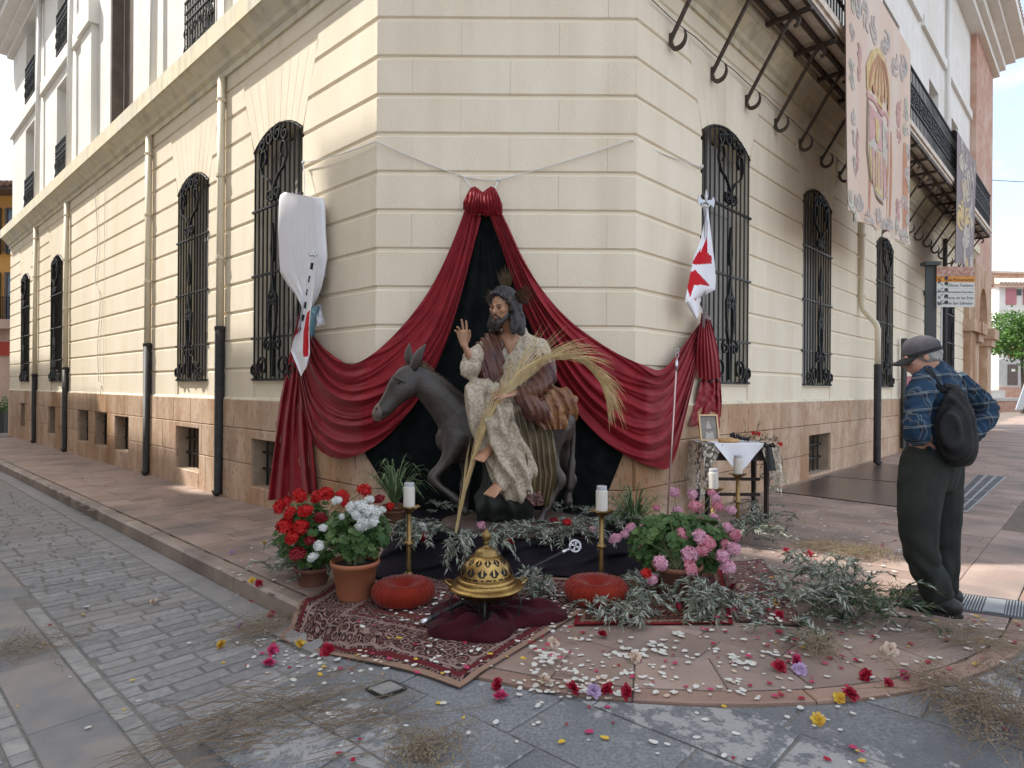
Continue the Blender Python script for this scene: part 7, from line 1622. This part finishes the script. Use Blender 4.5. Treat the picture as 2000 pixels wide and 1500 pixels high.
for k, (x, y, Y, m, lb) in enumerate(((1108, 1020, 4.95, 'f_red', 'red blossom on the statue base right of the drapery'), (1082, 1018, 4.98, 'f_dred', 'small dark red blossom on the statue base'), (940, 1026, 4.9, 'f_pink2', 'faded pink blossom at the foot of the statue'), (826, 1028, 4.85, 'f_white', 'white blossom among olive leaves behind the left candlestick'), (828, 1048, 4.8, 'f_dred', 'dark red blossom behind the left candlestick'), (1160, 1035, 4.9, 'f_pink2', 'pale pink blossom beside the right candlestick'), (1668, 1188, 3.98, 'f_red', 'bright red blossom on the big olive heap'), (1262, 1120, 3.95, 'f_red', 'bright red blossom beside the pink geranium pot'))):
    p = at(x, y, Y); tag(bloom(p, .032, M[m], None, rng, 'cut_blossom', 50), lb, 'flower', 'cut blossoms'); 
# flowers on the lace table
tf = thing('table_flowers', (TBX+.2, TBY-.02, TBZ+.01), 'red flowers with green leaves lying on the lace table', 'flowers'); rng = random.Random(9); mb = MB()
for k in range(110): u = rng.random(); p = Vector((TBX+.08+.34*u, TBY-.05-.1*u+rng.gauss(0, .03), TBZ+.02+abs(rng.gauss(0, .035))*(1-.5*u))); olive_leaf(mb, p, Vector((rng.gauss(.5, .6), rng.gauss(0, .6), rng.gauss(.4, .5))), EZ, .05, 0)
for k in range(14): olive_leaf(mb, Vector((TBX+.24+.004*k, TBY, TBZ+.05+.012*k)), Vector((rng.gauss(0, 1), rng.gauss(0, .5), .5)), EZ, .04, 0)
mb.build('leaves', [M['olive3']], tf); mb = MB(); mb.tube([Vector((TBX+.1, TBY, TBZ+.02)), Vector((TBX+.25, TBY, TBZ+.06)), Vector((TBX+.29, TBY, TBZ+.21))], .003, 4); mb.build('stem', M['twig'], tf)
for p in ((TBX+.20, TBY-.08, TBZ+.10), (TBX+.26, TBY-.06, TBZ+.09), (TBX+.42, TBY-.2, TBZ+.0)): bloom(Vector(p), .026, M['f_red'], tf, rng, 'flower', 24)
# ---- loose petals: one by one for those that show largest, the rest as a scatter
rng = random.Random(21); pets = []
def scatter(n, fx, fy, cols, r=(.007, .019)):
    for _ in range(int(n*1.25)):
        x, y = fx(), fy(); pets.append((x, y, r[0]+(r[1]-r[0])*rng.random(), rng.choice(cols)))
Wc, Rc, Kc, Yc = 'p_white', 'p_red', 'p_pink', 'p_yellow'
scatter(150, lambda: rng.uniform(1040, 1560), lambda: rng.uniform(1230, 1370), [Wc]*9+[Rc, Kc, 'p_cream'])
scatter(120, lambda: rng.uniform(1480, 2000), lambda: 1200+abs(rng.gauss(0, 90)), [Wc]*6+[Rc]*2+[Kc, Yc])
scatter(90, lambda: rng.gauss(590, 70), lambda: rng.gauss(1280, 28), [Wc]*8+[Rc, Yc, Kc, 'p_cream'])
scatter(90, lambda: rng.uniform(700, 1120), lambda: rng.uniform(1190, 1330), [Wc]*8+[Kc, Rc, Yc])
scatter(130, lambda: rng.uniform(1440, 1760), lambda: rng.gauss(1075, 45), [Wc]*7+[Rc]*3)
scatter(120, lambda: rng.gauss(1490, 50), lambda: rng.gauss(1170, 25), [Wc]*8+[Kc, Rc, Yc])
scatter(40, lambda: rng.uniform(600, 1700), lambda: rng.uniform(1370, 1495), [Wc]*6+[Kc, Yc, Rc])
scatter(60, lambda: rng.gauss(1115, 60), lambda: rng.gauss(1345, 14), [Wc]*8+['p_cream'])
scatter(26, lambda: rng.uniform(440, 580), lambda: rng.uniform(1040, 1190), [Wc]*5+[Rc, 'p_dred'] if 0 else [Wc]*5+[Rc])
scatter(10, lambda: rng.uniform(20, 450), lambda: rng.uniform(1180, 1460), [Rc, Wc, Yc])
scatter(70, lambda: rng.gauss(870, 60), lambda: rng.gauss(1190, 14), [Wc]*8+[Kc, Rc]); scatter(60, lambda: rng.gauss(1075, 40), lambda: rng.gauss(1185, 14), [Wc]*7+[Kc]*2)
for x, y in ((1245, 1275), (1270, 1262), (1290, 1272), (1220, 1282), (1450, 1300), (1440, 1290), (1330, 1240), (1075, 1300), (1095, 1290), (1060, 1285)):
    for _ in range(7): pets.append((x+rng.gauss(0, 12), y+rng.gauss(0, 6), .014+.008*rng.random(), Wc))
out = []
for (x, y, r, m) in pets:
    g = ground(x, y, hz); z = hz(g.x, g.y)
    onrug = (690 < x < 1130 and y < 1330 and g.y > 2.9) or (1130 < x < 1570 and 1105 < y < 1224)
    out.append((math.hypot(g.x, g.y)/r, Vector((g.x, g.y, z+(.030 if onrug else .010))), r, m))
out.sort(key=lambda q: q[0])
def petal(mb, p, r, rng, mi=0):
    a = rng.random()*6.28; u = Vector((math.cos(a), math.sin(a), rng.gauss(0, .08))).normalized(); w = u.cross(EZ).normalized(); n = w.cross(u)
    if n.z < 0: n = -n
    V = []; cu = .04+.14*rng.random()
    for j, (t, wd) in enumerate(((-1, .35), (-.35, .85), (.35, .95), (.95, .55))):
        for s_ in (-1, 0, 1): V.append(p+u*t*r+w*s_*wd*r*.8+n*(cu*r*(abs(s_)+.6*t*t)))
    mb.add(V, [(j*3+i, j*3+i+1, j*3+i+4, j*3+i+3) for j in range(3) for i in range(2)], mi)
PN = {'p_white': 'white', 'p_red': 'crimson', 'p_pink': 'magenta', 'p_yellow': 'yellow', 'p_cream': 'cream'}
order = list(PN); restp = MB()
def zone(p):
    if not in_edge(p.x, p.y, 0):
        if p.x < -1.0: return 'on the setts left of the oriental rug'
        if p.x < .15: return 'on the grey flagstones near the oriental rug'
        return 'on the grey flagstones below the curved pavement edge' if p.x < 1 else 'on the grey flagstones at the bottom right'
    if p.x < -1.3: return 'on the left pavement behind the kerb'
    if p.x < .2: return 'on the oriental rug round the brazier'
    if p.y > 4.4: return 'on the pavement behind the olive heap'
    if p.y > 3.7: return 'on the small rugs round the pink geranium' if p.x < 1.75 else 'around the olive heap by the man'
    if not in_edge(p.x, p.y, .5): return 'on the curved border stones'
    return 'on the pavers before the small rugs' if p.x < 1.4 else 'on the pavers in front of the man'
for k, (_, p, r, m) in enumerate(out):
    if k < 300: mb = MB(); petal(mb, p, r, rng); tag(mb.build('loose_petal', M[m], smooth=True, origin=p), 'loose %s rose petal %s' % (PN[m], zone(p)), 'petal', 'loose %s petals %s' % (PN[m], zone(p)))
    else: petal(restp, p, r, rng, order.index(m))
o = restp.build('scattered_petals', [M[m] for m in order], smooth=True, kind='stuff'); tag(o, 'thin scatter of small rose petals over rugs and pavement', 'petals')
# ================================================================== man looking on
M['skinm'] = mat('skin', (.50, .27, .19), (.42, .21, .14), 7, .5, .1, 60); M['greyhair'] = mat('grey_hair', (.36, .35, .33), (.24, .23, .22), 40, .7, .6, 60)
M['trouser'] = mat('dark_green_trousers', (.021, .024, .0205), (.030, .034, .029), 8, .85, .25, 180, spec=.2); M['cap'] = mat('grey_cap', (.065, .06, .066), (.085, .08, .086), 8, .85, .2, 160, spec=.2); M['capdark'] = mat('dark_cap_band', (.014, .013, .014), rough=.8)
M['shoe'] = mat('black_shoe', (.010, .010, .011), (.018, .017, .017), 9, .5, .2, 70); M['bag'] = mat('black_bag', (.009, .009, .010), (.017, .017, .018), 8, .62, .3, 140, spec=.35)
def plaid():
    m = bpy.data.materials.new('blue_plaid'); m.use_nodes = True; N, L, b = nodes(m); b.inputs['Roughness'].default_value = .85; b.inputs['Specular IOR Level'].default_value = .15
    t = N.new('ShaderNodeTexCoord')
    def mth(op, a, c=None):
        x = N.new('ShaderNodeMath'); x.operation = op
        for k, q in ((0, a), (1, c)):
            if q is None: continue
            if isinstance(q, (int, float)): x.inputs[k].default_value = q
            else: L.new(q, x.inputs[k])
        return x.outputs[0]
    def coord(v):
        x = N.new('ShaderNodeVectorMath'); x.operation = 'DOT_PRODUCT'; x.inputs[1].default_value = v; L.new(t.outputs['Object'], x.inputs[0]); return x.outputs['Value']
    nn = N.new('ShaderNodeTexNoise'); nn.inputs['Scale'].default_value = 6; L.new(t.outputs['Object'], nn.inputs[0]); wob = mth('MULTIPLY', nn.outputs[0], .02)
    u, v = mth('ADD', coord((.75, .55, .10)), wob), mth('ADD', coord((-.12, .12, 1)), wob); f = 10.5; fu, fv = mth('FRACT', mth('MULTIPLY', u, f)), mth('FRACT', mth('MULTIPLY', v, f))
    def band(x, c, w): return mth('LESS_THAN', mth('ABSOLUTE', mth('SUBTRACT', x, c)), w)
    def mix(fac_, a, c):
        x = N.new('ShaderNodeMixRGB')
        for k, q in ((0, fac_), (1, a), (2, c)):
            if isinstance(q, tuple): x.inputs[k].default_value = (*q, 1)
            elif isinstance(q, float): x.inputs[k].default_value = q
            else: L.new(q, x.inputs[k])
        return x.outputs[0]
    c = mix(mth('MULTIPLY', band(fv, .5, .30), .75), (.010, .019, .034), (.021, .050, .092)); c = mix(mth('MULTIPLY', band(fu, .5, .28), .55), c, (.020, .046, .085))
    for ctr in (.06, .14): c = mix(mth('MULTIPLY', band(fu, ctr, .016), .45), c, (.27, .30, .31)); c = mix(mth('MULTIPLY', band(fv, ctr, .018), .6), c, (.27, .30, .31))
    c = mix(mth('MULTIPLY', band(fu, .86, .018), .35), c, (.30, .22, .15)); L.new(c, b.inputs['Base Color'])
    bp = N.new('ShaderNodeBump'); bp.inputs['Strength'].default_value = .25; bp.inputs['Distance'].default_value = .01; L.new(nn.outputs[0], bp.inputs['Height']); return m
M['plaid'] = plaid()
LAT = (.70, .71, 0)
def Q(px, py, Y, ra, rb=None): p = at(px, py, Y); return (p.x, p.y, p.z, ra, rb if rb else ra)
mg = pz(2.6, 3.85); base = Vector((2.6, 3.85, mg))
HCm = at(1798, 697, 3.80); HMm = Matrix.Rotation(R(-112), 3, 'Z') @ Matrix.Rotation(R(17), 3, 'X')
def hm(x, y, z): return HCm+HMm @ Vector((x*.95, y*.95, z*.95))
bd = MB(); HMcur = HMm; head_parts(bd, hm, .93)
limb(bd, [(*hm(0, .03, -.05), .058, .058), (*at(1808, 722, 3.81), .058, .058), (*at(1818, 738, 3.83), .06, .055)])
limb(bd, [Q(1826,750,3.84,.12,.07), Q(1831,790,3.85,.14,.10), Q(1828,850,3.86,.15,.11), Q(1826,895,3.86,.15,.12)], ref=LAT)
for P in ([Q(1800,930,3.79,.08), Q(1800,1030,3.77,.06), Q(1838,1172,3.80,.045)], [Q(1844,930,3.93,.07), Q(1843,1030,3.94,.055), Q(1850,1160,3.95,.04)]): limb(bd, P)
limb(bd, [Q(1812,752,3.77,.035), Q(1796,775,3.68,.038), Q(1791,805,3.635,.038), Q(1785,843,3.58,.04), Q(1800,852,3.64,.036), Q(1811,855,3.705,.03)])
wv = at(1811, 855, 3.705); hand(bd, wv, at(1783, 882, 3.80)-wv, (.35, .75, -.1), 1, (.3, .18, .2, .22, .25), .98)
limb(bd, [Q(1868,752,3.95,.035), Q(1896,772,4.0,.04), Q(1922,802,4.035,.04), Q(1912,838,3.98,.036), Q(1893,862,3.93,.028)])
wv = at(1893, 862, 3.93); hand(bd, wv, at(1868, 885, 3.97)-wv, (-.5, .75, 0), -1, (.3, .2, .22, .25, .28), .98)
man = organic('person', bd, M['skinm'], None, .0075, 2, origin=base)
tag(man, 'man in grey cap, blue plaid shirt and dark trousers standing with hands on hips', 'person')
def cloth_disp(seed, a1, f1, zdir=.0):
    def f(p, n): return a1*(nz((p.x*f1, p.y*f1, p.z*f1*(1+zdir)), 1, seed))+a1*.5*nz(p, f1*2.3, seed+3)
    return f
t = MB()
limb(t, [Q(1823,872,3.86,.168,.138), Q(1827,835,3.855,.18,.145), Q(1831,790,3.845,.185,.145), Q(1831,757,3.84,.19,.13), Q(1825,736,3.83,.155,.095), Q(1817,724,3.82,.095,.08)], ref=LAT, n=22)
limb(t, [Q(1808,742,3.75,.076), Q(1797,772,3.67,.072), Q(1791,810,3.62,.067), Q(1788,840,3.585,.066), Q(1797,856,3.62,.052)])
limb(t, [Q(1868,748,3.95,.076), Q(1895,768,4.0,.07), Q(1918,790,4.03,.068), Q(1927,805,4.04,.066), Q(1915,830,4.0,.057), Q(1902,850,3.96,.046)])
def shirt_d(p, n): return .012*(pleat(p.z*11+p.x*4+3.0*nz(p, 5, 2))-.5)+.009*nz(p, 10, 4)
organic('shirt', t, M['plaid'], man, .0095, 2, shirt_d)
t = MB(); limb(t, [(*hm(0, .0, -.085), .06, .06), (*at(1812, 722, 3.815), .075, .068)], n=16); organic('collar', t, M['plaid'], man, .009, 1)
t = MB()
limb(t, [Q(1822,872,3.86,.165,.135), Q(1822,900,3.86,.17,.145), Q(1822,930,3.86,.16,.13)], ref=LAT, n=20)
limb(t, [Q(1804,900,3.80,.12,.125), Q(1797,970,3.775,.118,.118), Q(1795,1040,3.765,.10,.10), Q(1804,1090,3.775,.086,.09), Q(1820,1128,3.79,.08,.088), Q(1835,1156,3.80,.08,.088)], ref=LAT)
limb(t, [Q(1842,900,3.92,.105,.115), Q(1842,970,3.93,.10,.105), Q(1843,1040,3.935,.088,.092), Q(1845,1100,3.94,.075,.08), Q(1846,1122,3.945,.07,.076), Q(1848,1142,3.945,.070,.076)], ref=LAT)
def trou(p, n):
    k = smooth(p.z, .75, .15); return .018*k*(pleat(p.z*6+p.x*5+p.y*3+2.6*nz(p, 3, 1))-.5)+.016*nz((p.x*11, p.y*11, p.z*1.5), 1, 3)+.003*nz(p, 13)
organic('trousers', t, M['trouser'], man, .0105, 2, trou)
for (hx, hy, tx, ty) in ((2.63, 3.745, 2.445, 3.935), (2.775, 3.95, 2.60, 4.13)):
    t = MB(); a, b = Vector((hx, hy, 0)), Vector((tx, ty, 0)); dd = (b-a).normalized(); z = pz(hx, hy); sdv = (-dd.y, dd.x, 0)
    limb(t, [(*(a+EZ*(z+.058)), .046, .052), (*(a+dd*.08+EZ*(z+.066)), .047, .060), (*(a+dd*.17+EZ*(z+.05)), .054, .044), (*(a+dd*.25+EZ*(z+.038)), .048, .032)], ref=sdv); sh = organic('shoe', t, M['shoe'], man, .008, 2)
    s_ = MB(); n = 20; P = []
    for i in range(n): an = 2*math.pi*i/n; c_ = math.cos(an); P.append(a+dd*(.115+.155*c_)+Vector(sdv)*(.046+.006*c_)*math.sin(an))
    s_.prism([Vector((p.x, p.y, z+.001)) for p in P], [Vector((p.x, p.y, z+.020)) for p in P]); s_.box(a+EZ*(z+.012)+dd*.0, (.06, .06, .024)); s_.build('sole', M['shoe'], sh)
# cap: crown, brim, rear strap opening
cp = MB()
def crown(u, v):
    a = 2*math.pi*u; b = v*math.pi/2*.98; r = math.cos(b); x, y = .090*math.sin(a)*r, .108*math.cos(a)*r; z = .020+.112*math.sin(b)**.75+.004*(1 if math.cos(a) < 0 else 0)*r
    q = .002*math.sin(a*3)**12; return hm(x*(1+q), y+.018-.012*v, z+.006*nz((x*20, y*20, z*20), 1))
cp.grid(crown, 48, 16, cu=True); cap_ = cp.build('cap', M['cap'], man, True)
br = MB()
def brim(u, v, d=0): a = (u-.5)*2; return hm(.078*a*(1-.12*v*v), -.070-.100*v*(1-.28*a*a)+.05*a*a, .030-.030*v-.026*a*a*(.5+.5*v)+d)
br.grid(brim, 20, 10); br.grid(lambda u, v: brim(u, v, -.006), 20, 10); br.build('brim', M['capdark'], cap_, True)
bn = MB(); bn.grid(lambda u, v: hm(.0915*math.sin(2*math.pi*u), .018+.1095*math.cos(2*math.pi*u), .010+.022*v), 48, 3, cu=True); bn.build('band', M['capdark'], cap_, True)
bo = MB(); bo.grid(lambda u, v: hm(.042*(u-.5)*2*(1-.6*v*v), .018+.1115*math.cos(.45*(u-.5)*2)*(1-.10*v*v)-.001, .046+.040*v), 10, 6); bo.build('rear_opening', M['greyhair'], cap_, True)
hr = MB(); hr.ball(hm(0, .036, .008), (.081, .085, .07), 20, 12, M=HMm); limb(hr, [(*hm(-.06, .055, -.025), .02, .02), (*hm(0, .085, -.035), .026, .026), (*hm(.06, .055, -.025), .02, .02)]); organic('hair', hr, M['greyhair'], man, .007, 1, lambda p, n: .003*nz(p, 70))
gl_ = MB(); gl_.tube([hm(.084, .0, .0), hm(.08, -.06, .008), hm(.06, -.098, .008)], .002, 4); gl_.build('glasses_arm', M['capdark'], man)
# drawstring backpack
bp_ = thing('drawstring_backpack', at(1868, 895, 3.68), 'black drawstring backpack on the back of the man in the cap', 'backpack')
t = MB(); limb(t, [Q(1859,772,3.72,.095,.055), Q(1861,795,3.69,.098,.07), Q(1865,828,3.66,.118,.09), Q(1869,862,3.65,.13,.10), Q(1870,880,3.67,.118,.09)], ref=LAT, n=22)
def bagf(p, n): return .030*((.5+.5*math.sin(2*math.pi*((p.x*.7+p.y*.7)*19+1.0*nz(p, 3))))**1.3-.45)*(.25+.75*smooth(p.z, .98, 1.28))+.018*nz(p, 6, 2)
organic('bag', t, M['bag'], bp_, .0095, 2, bagf)
t = MB()
def ruff(u, v): a = 2*math.pi*u; c = at(1858, 766-10*v, 3.735); return c+Vector(LAT)*(.082+.014*v+.006*math.sin(a*9))*math.cos(a)+Vector((.7, -.7, 0))*(.04+.010*v)*math.sin(a)
t.grid(ruff, 60, 4, cu=True); t.build('gathered_mouth', M['bag'], bp_, True)
for P in ([Q(1846,766,3.68,0), Q(1832,745,3.66,0), Q(1820,724,3.69,0), Q(1805,722,3.74,0), Q(1796,735,3.76,0)], [Q(1843,768,3.68,0), Q(1828,748,3.66,0), Q(1815,726,3.69,0), Q(1803,724,3.73,0)], [Q(1874,766,3.72,0), Q(1868,745,3.745,0), Q(1862,730,3.80,0), Q(1852,722,3.86,0)], [Q(1886,770,3.73,0), Q(1884,750,3.82,0), Q(1874,736,3.88,0)]):
    t = MB(); t.tube([Vector(p[:3]) for p in crom(P, 14)], .0065, 6); t.build('cord', M['bag'], bp_, True)
